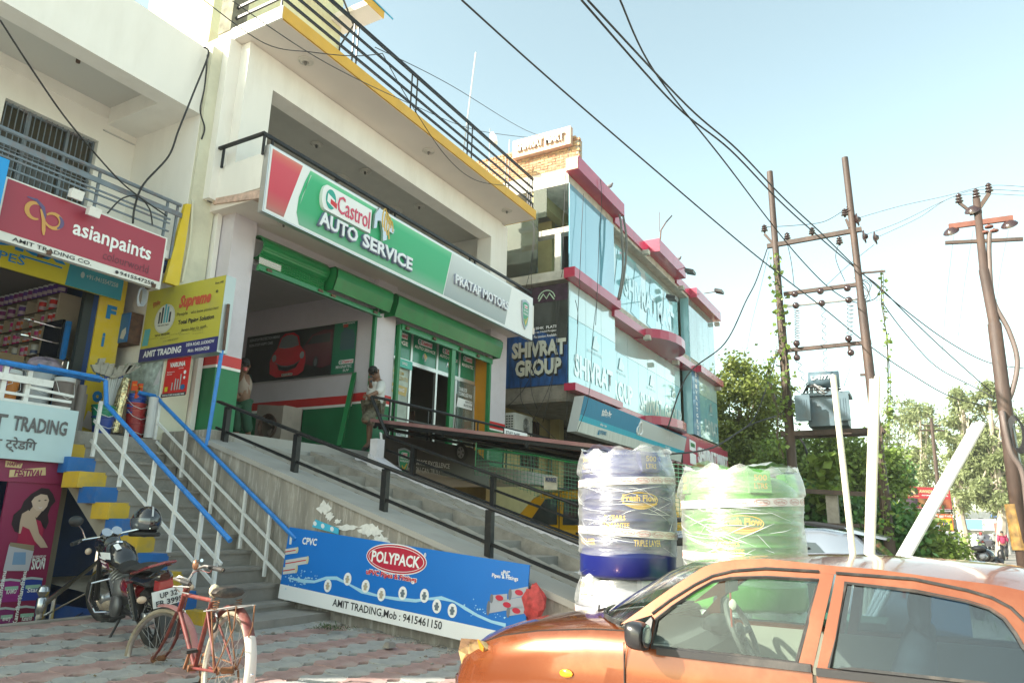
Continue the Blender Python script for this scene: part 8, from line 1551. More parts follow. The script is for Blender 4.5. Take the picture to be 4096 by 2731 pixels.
def hull(nm_,secs,m,par=None):
    """sections of (f, half width, low, high)"""
    mb=MB();vs_=[];N_=12
    for f,w_,lo,hi in secs:
        for k in range(N_):a=2*math.pi*k/N_;vs_.append(mp(f,w_*math.cos(a),(lo+hi)/2+(hi-lo)/2*math.sin(a)))
    mb.add(vs_,[(i*N_+k,i*N_+(k+1) % N_,(i+1)*N_+(k+1) % N_,(i+1)*N_+k) for i in range(len(secs)-1) for k in range(N_)]+[tuple(range(N_)),tuple((len(secs)-1)*N_+k for k in range(N_))]);return mb.build(nm_,m,MC,smooth=True)
tk=hull('fuel_tank',[(.50,.06,.72,.80),(.56,.12,.70,.90),(.68,.15,.70,.98),(.80,.16,.70,1.0),(.90,.13,.72,.98),(.98,.05,.78,.90)],m_mb)
MB().lathe([(0,0),(.035,0),(.03,.015),(0,.018)],12,mp(.72,0,.985)).build('filler_cap',m_chrome,MC);MB().quad(mp(.60,.07,.93),mp(.70,.07,.975),mp(.70,.02,.985),mp(.60,.02,.94)).build('white_sticker',WT,MC,fix=False)
hull('seat',[(-.22,.06,.80,.86),(-.15,.12,.79,.87),(.1,.13,.77,.85),(.25,.13,.72,.80),(.42,.12,.70,.78),(.52,.09,.72,.82),(.56,.03,.76,.82)],m_sf)
hull('tail_fairing',[(-.42,.05,.74,.82),(-.36,.10,.68,.84),(-.2,.125,.64,.80),(.1,.12,.62,.78),(.35,.10,.58,.72),(.48,.06,.56,.66)],m_mb)
hull('side_panel',[(.12,.08,.48,.60),(.2,.125,.45,.66),(.38,.13,.44,.68),(.50,.10,.48,.66)],m_mr)
tb('grab_rail',[(.05,.13,.78),(-.2,.15,.84),(-.38,.12,.90),(-.43,0,.92),(-.38,-.12,.90),(-.2,-.15,.84),(.05,-.13,.78)],.012,m_mr)
mb=MB();mb.hexa([mp(-.43,-.07,.66),mp(-.43,.07,.66),mp(-.36,.09,.66),mp(-.36,-.09,.66)],[mp(-.44,-.06,.745),mp(-.44,.06,.745),mp(-.38,.08,.76),mp(-.38,-.08,.76)]);mb.build('tail_lamp',mat('red_lamp_lens',(.28,.006,.006),.12,coat=1),MC)
MB().box((0,0,0),(0,0,0)) ;mb=MB();mb.hexa([mp(-.445,-.04,.60),mp(-.445,.04,.60),mp(-.42,.04,.60),mp(-.42,-.04,.60)],[mp(-.445,-.04,.65),mp(-.445,.04,.65),mp(-.42,.04,.65),mp(-.42,-.04,.65)]);mb.build('reflector',MATS['red_lamp_lens'],MC)
mb=MB();pw_=.14;mb.prism([mp(-.47,pw_,.52),mp(-.47,-pw_,.52),mp(-.455,-pw_,.67),mp(-.455,pw_,.67)],mdir*.01);pl_=mb.build('number_plate',paint((.66,.66,.64),.5),MC)
o_=mp(-.475,pw_-.04,.60);u_=mp(-.475,-pw_+.04,.60)-o_;v_=mp(-.47,pw_-.04,.652)-o_;n_=-mdir;text('UP 32',o_+n_*.004+u_*.1,u_*.8,v_,BK,pl_,bold=.03,n=n_);o_=mp(-.48,pw_-.02,.532);u_=mp(-.48,-pw_+.02,.532)-o_;text('FR 3995',o_+n_*.004,u_,v_,BK,pl_,bold=.03,n=n_)
mb=MB();mb.prism([mp(-.42,.08,.62),mp(-.42,-.08,.62),mp(-.50,-.10,.22),mp(-.50,.10,.22)],mdir*.02);mb.build('mud_flap',m_blk,MC)
mb=MB();
N_=14;vs_=[]
for i in range(N_+1):
    a=R(20+120*i/N_)
    for s_ in (-.07,0,.07):vs_.append(mp(.36*math.cos(a)*1.0-.0,s_,.30+.37*math.sin(a)-abs(s_)*.3))
mb.add(vs_,[(i*3+k,i*3+k+1,(i+1)*3+k+1,(i+1)*3+k) for i in range(N_) for k in range(2)]);mb.build('rear_mudguard',m_blk,MC,smooth=2,fix=False)
mb=MB();vs_=[]
for i in range(N_+1):
    a=R(35+130*i/N_)
    for s_ in (-.055,0,.055):vs_.append(mp(1.26+.335*math.cos(a),s_,.30+.335*math.sin(a)-abs(s_)*.3))
mb.add(vs_,[(i*3+k,i*3+k+1,(i+1)*3+k+1,(i+1)*3+k) for i in range(N_) for k in range(2)]);mb.build('front_mudguard',m_mb,MC,smooth=2,fix=False)
for s_ in (-1,1):
    tb('fork_leg',[(1.26,s_*.09,.30),(1.05,s_*.09,.82),(1.0,s_*.09,.96)],[.024,.02,.02],m_blk)
    tb('shock_absorber',[(.03,s_*.13,.32),(.14,s_*.12,.66)],.022,m_blk)
    mb=MB();mb.tube([mp(.03+.11*t/50,s_*.13+.028*math.cos(t),.34+.30*t/50+.028*math.sin(t)) for t in [i*.5 for i in range(100)]],.005,4);mb.build('shock_spring',m_chrome,MC)
    hull_=tb('indicator',[(-.40,s_*.12,.62),(-.42,s_*.2,.62)],.012,m_blk);MB().ball(mp(-.42,s_*.22,.62),.035,8,(1.2,.8,.8)).build('indicator_lens',paint((.55,.42,.3),.3),MC,smooth=True)
    MB().ball(mp(1.12,s_*.18,.88),.03,8).build('indicator_lens',paint((.5,.4,.3),.2),MC,smooth=True)
    tb('handlebar',[(.98,0,1.0),(.96,s_*.12,1.04),(.88,s_*.30,1.06),(.82,s_*.36,1.05)],.012,m_chrome);tb('grip',[(.86,s_*.32,1.06),(.80,s_*.42,1.05)],.018,m_rub)
    tb('mirror_stalk',[(.92,s_*.26,1.06),(.93,s_*.28,1.16),(.90,s_*.33,1.24)],.006,m_chrome)
    tb('crash_guard',[(.72,s_*.10,.62),(.80,s_*.26,.60),(.86,s_*.28,.42),(.84,s_*.24,.28),(.74,s_*.10,.26)],.009,m_chrome)
    tb('swing_arm',[(.42,s_*.09,.34),(0,s_*.10,.30)],.018,m_blk)
MB().ball(mp(.90,.34,1.27),.06,12,(1.1,.35,.8)).build('mirror',m_blk,MC,smooth=True)
MB().lathe([(0,-.02),(.09,-.02),(.10,.03),(.07,.10),(0,.12)],16,mp(1.06,0,.93),-mdir).build('headlamp_shell',m_mb,MC,smooth=True);hull('front_cowl',[(.98,.10,.82,1.02),(1.06,.13,.80,1.08),(1.16,.11,.82,1.0),(1.2,.05,.86,.94)],m_mb)
for s_ in (.05,-.05):MB().lathe([(0,0),(.045,0),(.045,.03),(0,.03)],14,mp(.96,s_,1.06),(-mdir+V((0,0,.8)))).build('instrument_dial',m_chrome,MC)
mb=MB();mb.prism([mp(.84,.152,.90),mp(.60,.135,.92),mp(.58,.14,.85),mp(.78,.155,.84)],ml*.004);mb.build('white_stripe',WT,MC);mb=MB();mb.prism([mp(.88,.148,.83),mp(.62,.152,.81),mp(.60,.15,.74),mp(.80,.155,.76)],ml*.004);mb.build('red_stripe',m_mr,MC)
for k in range(3):mb=MB();mb.prism([mp(.86-.04*k,.158,.86-.04*k),mp(.66,.158,.845-.04*k),mp(.68,.158,.835-.04*k),mp(.84-.04*k,.158,.84-.04*k)],ml*.004);mb.build('white_stripe',WT,MC)
mb=MB();mb.tube([mp(.62,0,.36),mp(.62,0,.62)],[.13,.09],12);eg=mb.build('engine',m_ms,MC,smooth=2)
for k in range(6):MB().tube([mp(.66+.012*k,0,.48+.03*k),mp(.67+.012*k,0,.488+.03*k)],.105,12).build('cooling_fin',m_alu,MC)
MB().lathe([(0,0),(.09,0),(.085,.04),(0,.05)],16,mp(.55,.11,.36),ml).build('crankcase_cover',m_ms,MC,smooth=2)
tb('exhaust',[(.78,-.08,.45),(.80,-.14,.28),(.5,-.16,.22),(.15,-.17,.26),(-.25,-.19,.34)],[.018,.02,.025,.045,.04],m_chrome);tb('side_stand',[(.50,.10,.26),(.46,.27,.03),(.50,.31,.02)],.011,m_blk);tb('foot_rest',[(.40,.1,.28),(.40,.24,.28)],.014,m_rub);tb('gear_lever',[(.62,.14,.28),(.76,.15,.27)],.008,m_chrome)
tb('main_frame',[(.95,0,.92),(.86,0,.45),(.72,.0,.22),(.42,0,.26),(.35,0,.62)],.02,m_blk)
HM=thing('crash_helmet','black full-face helmet with white stripes hung on the motorcycle mirror','helmet',P(585,2090,D=6.75))
hc=P(585,2085,D=6.7);mb=MB();mb.ball(hc,.145,20,(.88,1.0,.98));hs_=mb.build('helmet_shell',m_mb,HM,smooth=True)
mb=MB();vs_=[];up_=V((0,0,1));tocam=(V((0,0,H))-hc).normalized();rgt=tocam.cross(up_).normalized()*-1;rgt=-rgt
for i in range(7):
    for k in range(13):a=R(-10+110*k/12);b_=R(-28+40*i/6);d_=(tocam*math.cos(a)+(-rgt)*math.sin(a)*-1)*math.cos(b_)+up_*math.sin(b_);vs_.append(hc+V((d_.x*.132,d_.y*.150,d_.z*.147)))
mb.add(vs_,[(i*13+k,i*13+k+1,(i+1)*13+k+1,(i+1)*13+k) for i in range(6) for k in range(12)]);mb.build('visor',mat('smoked_visor',(.10,.11,.12),.05,coat=1,spec=1),HM,smooth=2,fix=False)
for off in (.0,.07):
    mb=MB();vs_=[]
    for k in range(9):a=R(20+75*k/8);d_=(tocam*math.cos(a)+up_*math.sin(a));d1=(d_+rgt*(.25+off)*-1).normalized();d2=(d_+rgt*(.29+off)*-1).normalized();vs_+=[hc+V((d1.x*.131,d1.y*.149,d1.z*.146)),hc+V((d2.x*.131,d2.y*.149,d2.z*.146))]
    mb.add(vs_,[(2*k,2*k+1,2*k+3,2*k+2) for k in range(8)]);mb.build('white_stripe',WT,HM,fix=False,smooth=2)
mb=MB();mb.tube([hc+V((.11*math.cos(t),.13*math.sin(t),-.115)) for t in [i*math.pi/10 for i in range(20)]],.022,6,closed=True);mb.build('lower_trim',m_rub,HM,smooth=True)
# ================================================================ people
m_skin=mat('brown_skin',(.19,.095,.055),.55,var=.08,scale=6);m_hair=mat('black_hair',(.012,.010,.009),.6,bump=.5,bscale=60)
def skin(name,nodes,edges,m,parent,lv=1,root=0):
    me=bpy.data.meshes.new(name);me.from_pydata([tuple(p) for p,r in nodes],edges,[]);o=bpy.data.objects.new(name,me);C.objects.link(o)
    md=o.modifiers.new('s','SKIN');md.use_smooth_shade=True
    for i,(p,r) in enumerate(nodes):me.skin_vertices[0].data[i].radius=(r,r) if not isinstance(r,tuple) else r
    me.skin_vertices[0].data[root].use_root=True
    sb=o.modifiers.new('u','SUBSURF');sb.levels=lv;sb.render_levels=lv
    dg=bpy.context.evaluated_depsgraph_get();dg.update();me2=bpy.data.meshes.new_from_object(o.evaluated_get(dg));bpy.data.objects.remove(o)
    base=wloc(parent);me2.transform(Matrix.Translation(-base));me2.materials.clear();me2.materials.append(m);me2.polygons.foreach_set('use_smooth',[True]*len(me2.polygons));me2.name=name
    return link(name,me2,parent)
def person(label,J,top_m,leg_m,face,group=None,fat=.95,shorts=False,sleeves=.95,hair=True,shoe=m_rub,helmet=None,scale=1,fingers=True):
    """J: joint positions; face = unit vector the head looks along"""
    t=thing('person',label,'person',(J['pelvis'].x,J['pelvis'].y,min(J['anL'].z,J['anR'].z)-.08),group);k=scale;J={a:V(b) for a,b in J.items()}
    up=(J['head']-J['neck']).normalized();face=V(face).normalized();side=face.cross(up).normalized();face=up.cross(side).normalized()
    nm_=['pelvis','waist','chest','neck','hb','head','shL','elL','wrL','haL','shR','elR','wrR','haR','hipL','knL','anL','ftL','hipR','knR','anR','ftR']
    J['hb']=J['head']-up*.06*k;J['waist']=J['pelvis'].lerp(J['chest'],.45)
    for s_ in 'LR':
        J['wr'+s_]=J['el'+s_].lerp(J['ha'+s_],.82)
        J.setdefault('ft'+s_,J['an'+s_]+V((face.x,face.y,0))*.15*k-V((0,0,.05*k)))
    rad=dict(pelvis=.13,waist=.115,chest=.135,neck=.052,hb=.075,head=.092,sh=.06,el=.042,wr=.028,ha=.036,hip=.085,kn=.056,an=.038,ft=.035)
    nodes=[(J[n_],rad.get(n_,rad.get(n_[:-1],.05))*k*(1.2 if n_ in ('head','hb','neck') else 1.12)) for n_ in nm_];ix={n_:i for i,n_ in enumerate(nm_)}
    E_=[('pelvis','waist'),('waist','chest'),('chest','neck'),('neck','hb'),('hb','head')]+[e for s_ in 'LR' for e in (('chest','sh'+s_),('sh'+s_,'el'+s_),('el'+s_,'wr'+s_),('wr'+s_,'ha'+s_),('pelvis','hip'+s_),('hip'+s_,'kn'+s_),('kn'+s_,'an'+s_),('an'+s_,'ft'+s_))]
    body=skin('body',nodes,[(ix[a],ix[b]) for a,b in E_],m_skin,t)
    # shirt
    g=1.16;n2=[(J['pelvis']-V((0,0,.05*k)),.185*k*fat),(J['waist'],.178*k*fat),(J['chest'],.20*k*fat),(J['chest'].lerp(J['neck'],.55),.12*k*fat)];e2=[(0,1),(1,2),(2,3)]
    for s_ in 'LR':
        i0=len(n2);n2.append((J['sh'+s_],.100*k));e2.append((2,i0))
        if sleeves>0:n2.append((J['sh'+s_].lerp(J['el'+s_],min(1,sleeves)),.080*k));e2.append((i0,i0+1))
        if sleeves>1:n2.append((J['el'+s_].lerp(J['wr'+s_],sleeves-1),.066*k));e2.append((i0+1,i0+2))
    skin('shirt',n2,e2,top_m,t)
    n3=[(J['pelvis']+V((0,0,.02)),.17*k)];e3=[]
    for s_ in 'LR':
        i0=len(n3);n3+=[(J['hip'+s_],.118*k),(J['hip'+s_].lerp(J['kn'+s_],.55),.105*k),(J['kn'+s_],.088*k)];e3+=[(0,i0),(i0,i0+1),(i0+1,i0+2)]
        if not shorts:n3.append((J['an'+s_]+V((0,0,.03)),.088*k));e3.append((i0+2,i0+3))
    skin('trousers' if not shorts else 'shorts',n3,e3,leg_m,t)
    for s_ in 'LR':a=J['an'+s_];b=J['ft'+s_];MB().tube([a-V((0,0,.04*k)),b+(b-a)*.1-V((0,0,.012))],[.045*k,.04*k],8).build('shoe',shoe,t,smooth=True)
    h_=J['head']
    if helmet:MB().ball(h_+up*.03,.135*k,14).build('helmet',helmet,t,smooth=True)
    elif hair:
        mb=MB();mb.ball(h_+up*.030*k-face*.022*k,.096*k,14,(.93,.93,.95));mb.v=[v_ if (v_-h_).dot(face)<.058*k or (v_-h_).dot(up)>.06*k else v_-face*((v_-h_).dot(face)-.035*k) for v_ in mb.v]
        mb.v=[v_ if (v_-h_).dot(up)>.01*k or (v_-h_).dot(face)<-.03*k else v_+up*(.02*k-(v_-h_).dot(up)) for v_ in mb.v];mb.build('hair',m_hair,t,smooth=True)
    if not helmet:
        MB().ball(h_+face*.090*k-up*.005*k,.017*k,8,(.8,.8,1.5)).build('nose',m_skin,body,smooth=True)
        for sg_ in (-1,1):MB().ball(h_+face*.080*k+side*sg_*.032*k+up*.022*k,.011*k,8).build('eye',paint((.03,.02,.015),.3),body,smooth=True);MB().ball(h_+side*sg_*.088*k,.024*k,8,(.5,.7,1.2)).build('ear',m_skin,body,smooth=True);MB().bar(h_+face*.088*k+side*sg_*.015*k+up*.042*k,h_+face*.080*k+side*sg_*.05*k+up*.042*k,.008*k).build('eyebrow',m_hair,body)
        MB().bar(h_+face*.088*k+side*.024*k-up*.046*k,h_+face*.088*k-side*.024*k-up*.046*k,.008*k).build('mouth',paint((.16,.05,.04),.5),body)
    if fingers:
        for s_ in 'LR':
            d=(J['ha'+s_]-J['wr'+s_]).normalized();sd_=d.cross(face).normalized();nn=d.cross(sd_).normalized();b0_=J['ha'+s_];mb=MB()
            for i in range(4):o=b0_+sd_*(.024-.016*i)*k+d*.018*k;L=(.055,.065,.06,.048)[i]*k;mb.tube([o,o+d*L*.5+nn*.008*k,o+d*L*.8+nn*.030*k],[.0095*k,.0085*k,.007*k],5)
            mb.tube([b0_+sd_*.03*k,b0_+sd_*.05*k+d*.025*k+nn*.015*k,b0_+sd_*.045*k+d*.05*k+nn*.03*k],[.011*k,.009*k,.008*k],5);mb.build('fingers',m_skin,body,smooth=True)
    return t
Q=lambda x,y,Y:P3(q1(x,y),Y=Y)
m_camo=mat('camouflage_cloth',(.15,.13,.085),.9,var=.85,scale=14)
J=dict(head=Q(1455,292,8.32),neck=Q(1478,348,8.35),chest=Q(1485,410,8.36),pelvis=Q(1448,560,8.36),shL=Q(1512,378,8.28),shR=Q(1455,372,8.44),elL=Q(1503,450,8.12),haL=Q(1395,492,8.15),elR=Q(1430,425,8.38),haR=Q(1424,368,8.30),hipL=Q(1470,590,8.42),hipR=Q(1432,590,8.30),knR=Q(1420,740,8.28),anR=Q(1412,885,8.3),ftR=Q(1372,925,8.2),knL=Q(1375,700,8.12),anL=Q(1462,722,8.42),ftL=Q(1495,690,8.50))
m1=person('young man in white shirt and camouflage shorts phoning against the workshop column',J,mat('white_shirt_cloth',(.62,.60,.57),.85,var=.06,scale=6,bump=.5,bscale=8),m_camo,(-.55,-.75,-.35),shorts=True,sleeves=1.35)
ph=J['haR'];tph=thing('mobile_phone','black mobile phone held at the ear of the man in white','phone',ph);MB().hexa([ph+V(q) for q in ((-.035,-.03,-.02),(.0,-.05,-.02),(.01,-.04,-.02),(-.025,-.02,-.02))],[ph+V(q) for q in ((-.02,-.0,.11),(.015,-.02,.11),(.025,-.01,.11),(-.01,.01,.11))]).build('phone_body',m_blk,tph)
J=dict(head=Q(368,232,9.25),neck=Q(352,300,9.3),chest=Q(350,350,9.3),pelvis=Q(345,500,9.3),shL=Q(395,335,9.22),shR=Q(318,335,9.38),elR=Q(310,390,9.3),haR=Q(362,292,9.12),elL=Q(392,420,9.28),haL=Q(330,480,9.2),hipL=Q(375,540,9.25),hipR=Q(322,540,9.35),knL=Q(385,680,9.2),knR=Q(310,680,9.3),anL=Q(405,815,9.2),anR=Q(300,815,9.3))
m2_=person('moustached man in beige vest and green trousers behind the striped column',J,mat('beige_vest_cloth',(.30,.235,.19),.85,var=.15,bump=.3,bscale=9),mat('bottle_green_trousers',(.016,.07,.035),.8,var=.2,bump=.4,bscale=8),(-.6,-.8,-.05),sleeves=0,fat=.84)
h_=J['head'];fc_=V((-.6,-.8,-.05)).normalized();sd_=fc_.cross(V((0,0,1))).normalized();MB().bar(h_+fc_*.09+sd_*.03-V((0,0,.028)),h_+fc_*.09-sd_*.03-V((0,0,.028)),.014).build('moustache',m_hair,[c for c in m2_.children if c.name.startswith('body')][0])
cp=J['haR']+V((-.02,-.06,.02));MB().lathe([(0,0),(.025,0),(.032,.05),(0,.05)],10,cp).build('paper_cup',paint((.5,.08,.08),.5),None,label='small red and white cup held by the man in the vest',cat='cup')
def walker(px,py,face,top_m,leg_m,label,hgt=1.7,stride=.14,D=None,helmet=None,group=None):
    b=P(px,py,Z=0) if D is None else P(px,py,D=D);f=V(face).normalized();s_=V((-f.y,f.x,0));k=hgt/1.72;up=V((0,0,1));B_=lambda u,sd,h_:b+f*u*k+s_*sd*k+up*h_*k
    J=dict(head=B_(.02,0,1.60),neck=B_(0,0,1.45),chest=B_(0,0,1.28),pelvis=B_(0,0,.95),shL=B_(0,.19,1.40),shR=B_(0,-.19,1.40),elL=B_(-.05,.25,1.12),elR=B_(.02,-.25,1.12),haL=B_(.02,.26,.88),haR=B_(.12,-.25,.88),hipL=B_(0,.09,.88),hipR=B_(0,-.09,.88),knL=B_(stride*.7,.09,.50),knR=B_(-.02,-.09,.48),anL=B_(stride,.09,.10),anR=B_(-stride,-.09,.12))
    return person(label,J,top_m,leg_m,f,group,sleeves=1.3,helmet=helmet,scale=k,fingers=True)
wp=q5(1500,1298);walker(wp[0],wp[1],(1,.1,0),mat('magenta_shirt_cloth',(.30,.02,.07),.8,var=.15,bump=.3),mat('dark_trousers',(.02,.02,.025),.8),'pedestrian in magenta shirt walking away along the road edge')
# rider pair on the far road
def rider(px,py,top_m,label,helm,mlabel,col_):
    b=P(px,py,Z=0);f=V((1,.05,0)).normalized();s_=V((-f.y,f.x,0));up=V((0,0,1));B_=lambda u,sd,h_:b+f*u+s_*sd+up*h_
    J=dict(head=B_(.05,0,1.46),neck=B_(0,0,1.32),chest=B_(-.03,0,1.15),pelvis=B_(-.12,0,.85),shL=B_(0,.19,1.27),shR=B_(0,-.19,1.27),elL=B_(.15,.30,1.05),elR=B_(.15,-.30,1.05),haL=B_(.42,.32,1.02),haR=B_(.42,-.32,1.02),hipL=B_(-.08,.10,.82),hipR=B_(-.08,-.10,.82),knL=B_(.30,.22,.66),knR=B_(.30,-.22,.66),anL=B_(.12,.2,.32),anR=B_(.12,-.2,.32))
    person(label,J,top_m,mat('grey_trousers',(.06,.06,.07),.8),f,sleeves=1.2,helmet=helm)
    t=thing('motorcycle',mlabel,'motorcycle',b);ax=s_
    for u in (-.6,.65):MB().tube([B_(u,0,.3)+(f*math.cos(a)+up*math.sin(a))*.26 for a in [i*math.pi/10 for i in range(20)]],.045,6,closed=True).build('tyre',m_rub,t,smooth=True);MB().lathe([(0,-.03),(.05,-.03),(.05,.03),(0,.03)],8,B_(u,0,.3),ax).tube([B_(u,0,.3)-f*.24,B_(u,0,.3)+f*.24],.01,4).tube([B_(u,0,.06),B_(u,0,.54)],.01,4).build('hub',m_alu,t)
    MB().tube([B_(.45,0,.86),B_(.2,0,.88),B_(.05,0,.78)],[.06,.14,.1],10).build('fuel_tank',paint(col_,.3),t,smooth=True);MB().tube([B_(.1,0,.78),B_(-.3,0,.78),B_(-.65,0,.84)],[.11,.12,.08],8).build('seat',m_sf,t,smooth=True);MB().box(B_(-.1,-.12,.28),B_(.3,.12,.6)).build('engine',m_ms,t)
    MB().tube([B_(.65,.08,.3),B_(.45,.08,.95)],.02,6).tube([B_(.65,-.08,.3),B_(.45,-.08,.95)],.02,6).tube([B_(.42,.36,1.02),B_(.45,0,.98),B_(.42,-.36,1.02)],.014,6).build('fork',m_alu,t);bx('tail_lamp',B_(-.74,-.07,.72),B_(-.7,.07,.82),MATS['red_lamp_lens'],t);bx('number_plate',B_(-.76,-.1,.52),B_(-.74,.1,.62),WT,t)
a=q5(1282,1205);rider(a[0],a[1],mat('grey_tshirt',(.16,.17,.19),.8),'rider in grey shirt and red helmet on the far road',mat('red_helmet',(.35,.02,.02),.3),'dark motorcycle ridden away on the far road',(.2,.02,.02))
a=q5(1415,1225);rider(a[0],a[1],mat('white_kurta',(.60,.60,.60),.8),'rider in white clothes and white helmet beside the pedestrian',mat('white_helmet',(.6,.6,.6),.3),'grey motorcycle ridden by the man in white',(.3,.3,.3))
# parked motorcycle behind the car roof with a helmet
bk=thing('motorcycle','parked motorcycle with black cover, seen over the rear of the orange car roof','motorcycle',P(3960,2280,D=12.5))
K=lambda x,y,d=12.5:P3(q5(x,y),D=d)
MB().tube([K(1330,1350),K(1370,1345),K(1420,1350),K(1450,1375),K(1440,1410)],[.08,.15,.17,.12,.08],10).build('fuel_tank',m_mb,bk,smooth=True);MB().tube([K(1240,1385),K(1290,1350),K(1340,1340)],[.06,.10,.08],8).build('instrument_cowl',m_blk,bk,smooth=True)
MB().tube([K(1200,1230),K(1240,1250),K(1300,1330),K(1440,1350),K(1500,1352)],.016,6).build('handlebar',m_blk,bk,smooth=True);MB().tube([K(1420,1345),K(1440,1310),K(1455,1290)],.010,5).tube([K(1275,1290),K(1270,1240),K(1245,1200)],.010,5).build('mirror_stalk',m_blk,bk);MB().ball(K(1460,1262),.09,10,(.7,.7,1.3)).build('mirror',m_blk,bk,smooth=True);MB().ball(K(1243,1188),.10,10,(1.2,1.2,.55)).build('mirror',m_blk,bk,smooth=True)
MB().tube([K(1350,1420),K(1360,1600)],.06,8).box(K(1300,1450)-V((.3,.15,.5)),K(1300,1450)+V((.3,.15,0))).build('engine',m_ms,bk);c=K(1250,1560);
for dx_ in (-.5,.75):cc=V((K(1350,1400).x+dx_*.8,K(1350,1400).y+dx_*.3,.3));MB().tube([cc+V((.26*math.cos(a),.05*math.cos(a),.26*math.sin(a))) for a in [i*math.pi/10 for i in range(20)]],.05,6,closed=True).build('tyre',m_rub,bk,smooth=True)
hm2=thing('crash_helmet','black helmet resting on the handlebar of the parked motorcycle by the road','helmet',K(1305,1270));MB().ball(K(1305,1262),.15,16,(1.1,1,.85)).build('helmet_shell',m_mb,hm2,smooth=True);MB().ball(K(1290,1268,12.4),.12,12,(1.0,.6,.5)).build('visor',MATS['smoked_visor'],hm2,smooth=True)
# ================================================================ trees and the far road
def leafmat(name,col,tr=.35,rough=.5):
    m=bpy.data.materials.new(name);m.use_nodes=True;n=m.node_tree.nodes;l=m.node_tree.links;b=n['Principled BSDF']
    oi=n.new('ShaderNodeNewGeometry');r=n.new('ShaderNodeValToRGB');r.color_ramp.elements[0].color=(*[c*.6 for c in col],1);r.color_ramp.elements[1].color=(*[min(1,c*1.5) for c in col],1);l.new(oi.outputs['Random Per Island'],r.inputs[0]);l.new(r.outputs[0],b.inputs['Base Color']);b.inputs['Roughness'].default_value=rough
    t=n.new('ShaderNodeBsdfTranslucent');l.new(r.outputs[0],t.inputs[0]);mx=n.new('ShaderNodeMixShader');mx.inputs[0].default_value=tr;l.new(b.outputs[0],mx.inputs[1]);l.new(t.outputs[0],mx.inputs[2]);l.new(mx.outputs[0],n['Material Output'].inputs[0]);MATS[name]=m;return m
lm1=leafmat('mango_leaf',(.17,.21,.045));lm2=leafmat('mid_green_leaf',(.16,.23,.045));lm3=leafmat('eucalyptus_leaf',(.24,.28,.13),.5);lm4=leafmat('creeper_leaf',(.07,.17,.04),.3)
m_bark=mat('grey_brown_bark',(.12,.09,.065),.9,var=.4,scale=6,bump=.6);m_bark2=mat('pale_eucalyptus_bark',(.42,.36,.29),.8,var=.3,scale=3,bump=.3)
def leaf(mb,c,s_,rn,asp=.38,droop=0):
    a=rn.uniform(0,6.283);e=rn.uniform(-.9,.7)-droop;d=V((math.cos(a)*math.cos(e),math.sin(a)*math.cos(e),math.sin(e)))*s_;n_=V((rn.gauss(0,1),rn.gauss(0,1),rn.gauss(0,1)));w_=d.cross(n_);w_=w_.normalized()*s_*asp if w_.length>1e-6 else V((s_*asp,0,0))
    b=len(mb.v);mb.v+=[c,c+d*.45+w_,c+d,c+d*.45-w_];mb.f.append((b,b+1,b+2,b+3));mb.m.append(0)
def tree(name,label,base,crowns,ncl,nleaf,ls,lm,bark,trunk_r,seed,group=None,droop=0,cl_r=.55,trunk_pts=None,asp=.38,cat='tree'):
    """crowns: list of (centre, (rx, ry, rz)); clusters are scattered through these volumes"""
    rn=random.Random(seed);base=V(base);t=thing(name,label,cat,base,group);tops=[];cl=[]
    tot=sum(c[1][0]*c[1][1]*c[1][2] for c in crowns)
    for c,r in crowns:
        c=V(c);k=max(3,int(ncl*r[0]*r[1]*r[2]/tot))
        for _ in range(k):
            d=V((rn.gauss(0,1),rn.gauss(0,1),rn.gauss(0,1))).normalized()*rn.uniform(.25,1)**.5;cl.append((c+V((d.x*r[0],d.y*r[1],d.z*r[2])),rn.uniform(.5,1.25)*cl_r))
    mb=MB();mb.tube(trunk_pts or [base,base+(V(crowns[0][0])-base)*.5+V((rn.uniform(-.3,.3),rn.uniform(-.2,.2),0)),V(crowns[0][0])],[trunk_r,trunk_r*.7,trunk_r*.35] if not trunk_pts else [trunk_r*(1-.7*i/(len(trunk_pts)-1)) for i in range(len(trunk_pts))],8)
    mb.build('trunk',bark,t,smooth=True)
    lb_=MB();stem=(trunk_pts or [base,V(crowns[0][0])])
    for c,r in rn.sample(cl,min(26,len(cl))):
        k_=rn.uniform(.35,.95);i=min(len(stem)-2,int(k_*(len(stem)-1)));s0=V(stem[i]).lerp(V(stem[i+1]),k_*(len(stem)-1)-i);m_=s0.lerp(c,.5)+V((rn.uniform(-.2,.2),rn.uniform(-.2,.2),rn.uniform(-.1,.3)));lb_.tube([s0,m_,c],[trunk_r*.3,trunk_r*.16,trunk_r*.05],5)
    lb_.build('limbs',bark,t,smooth=True)
    cr=MB();per=max(4,nleaf//len(cl))
    for c,r in cl:
        for _ in range(per):d=V((rn.gauss(0,.5),rn.gauss(0,.5),rn.gauss(0,.42)))*r;leaf(cr,c+d,ls*rn.uniform(.6,1.3),rn,asp,droop)
    cr.build('crown',lm,t,fix=False);return t
D_=lambda x,y,d:P(x,y,D=d)
def ext(d,px):return px/F*d
def at(x,d):p=D_(x,2130,d);p.z=0;return p
tree('mango_tree','dense dark green tree with yellow-green tips right of the glass building',at(2950,34),[(D_(2960,1640,34),(ext(34,150),2.2,ext(34,190))),(D_(2950,1860,34),(ext(34,210),2.5,ext(34,160)))],110,30000,.18,lm1,m_bark,.3,1,cl_r=.8)
tree('broadleaf_tree','wide bushy green tree behind the transformer platform',at(3330,29),[(D_(3250,1870,29),(ext(29,190),2,ext(29,130))),(D_(3440,1880,29),(ext(29,130),1.4,ext(29,150))),(D_(3560,1930,29),(ext(29,55),.8,ext(29,90)))],110,32000,.17,lm2,m_bark,.28,2,cl_r=.7)
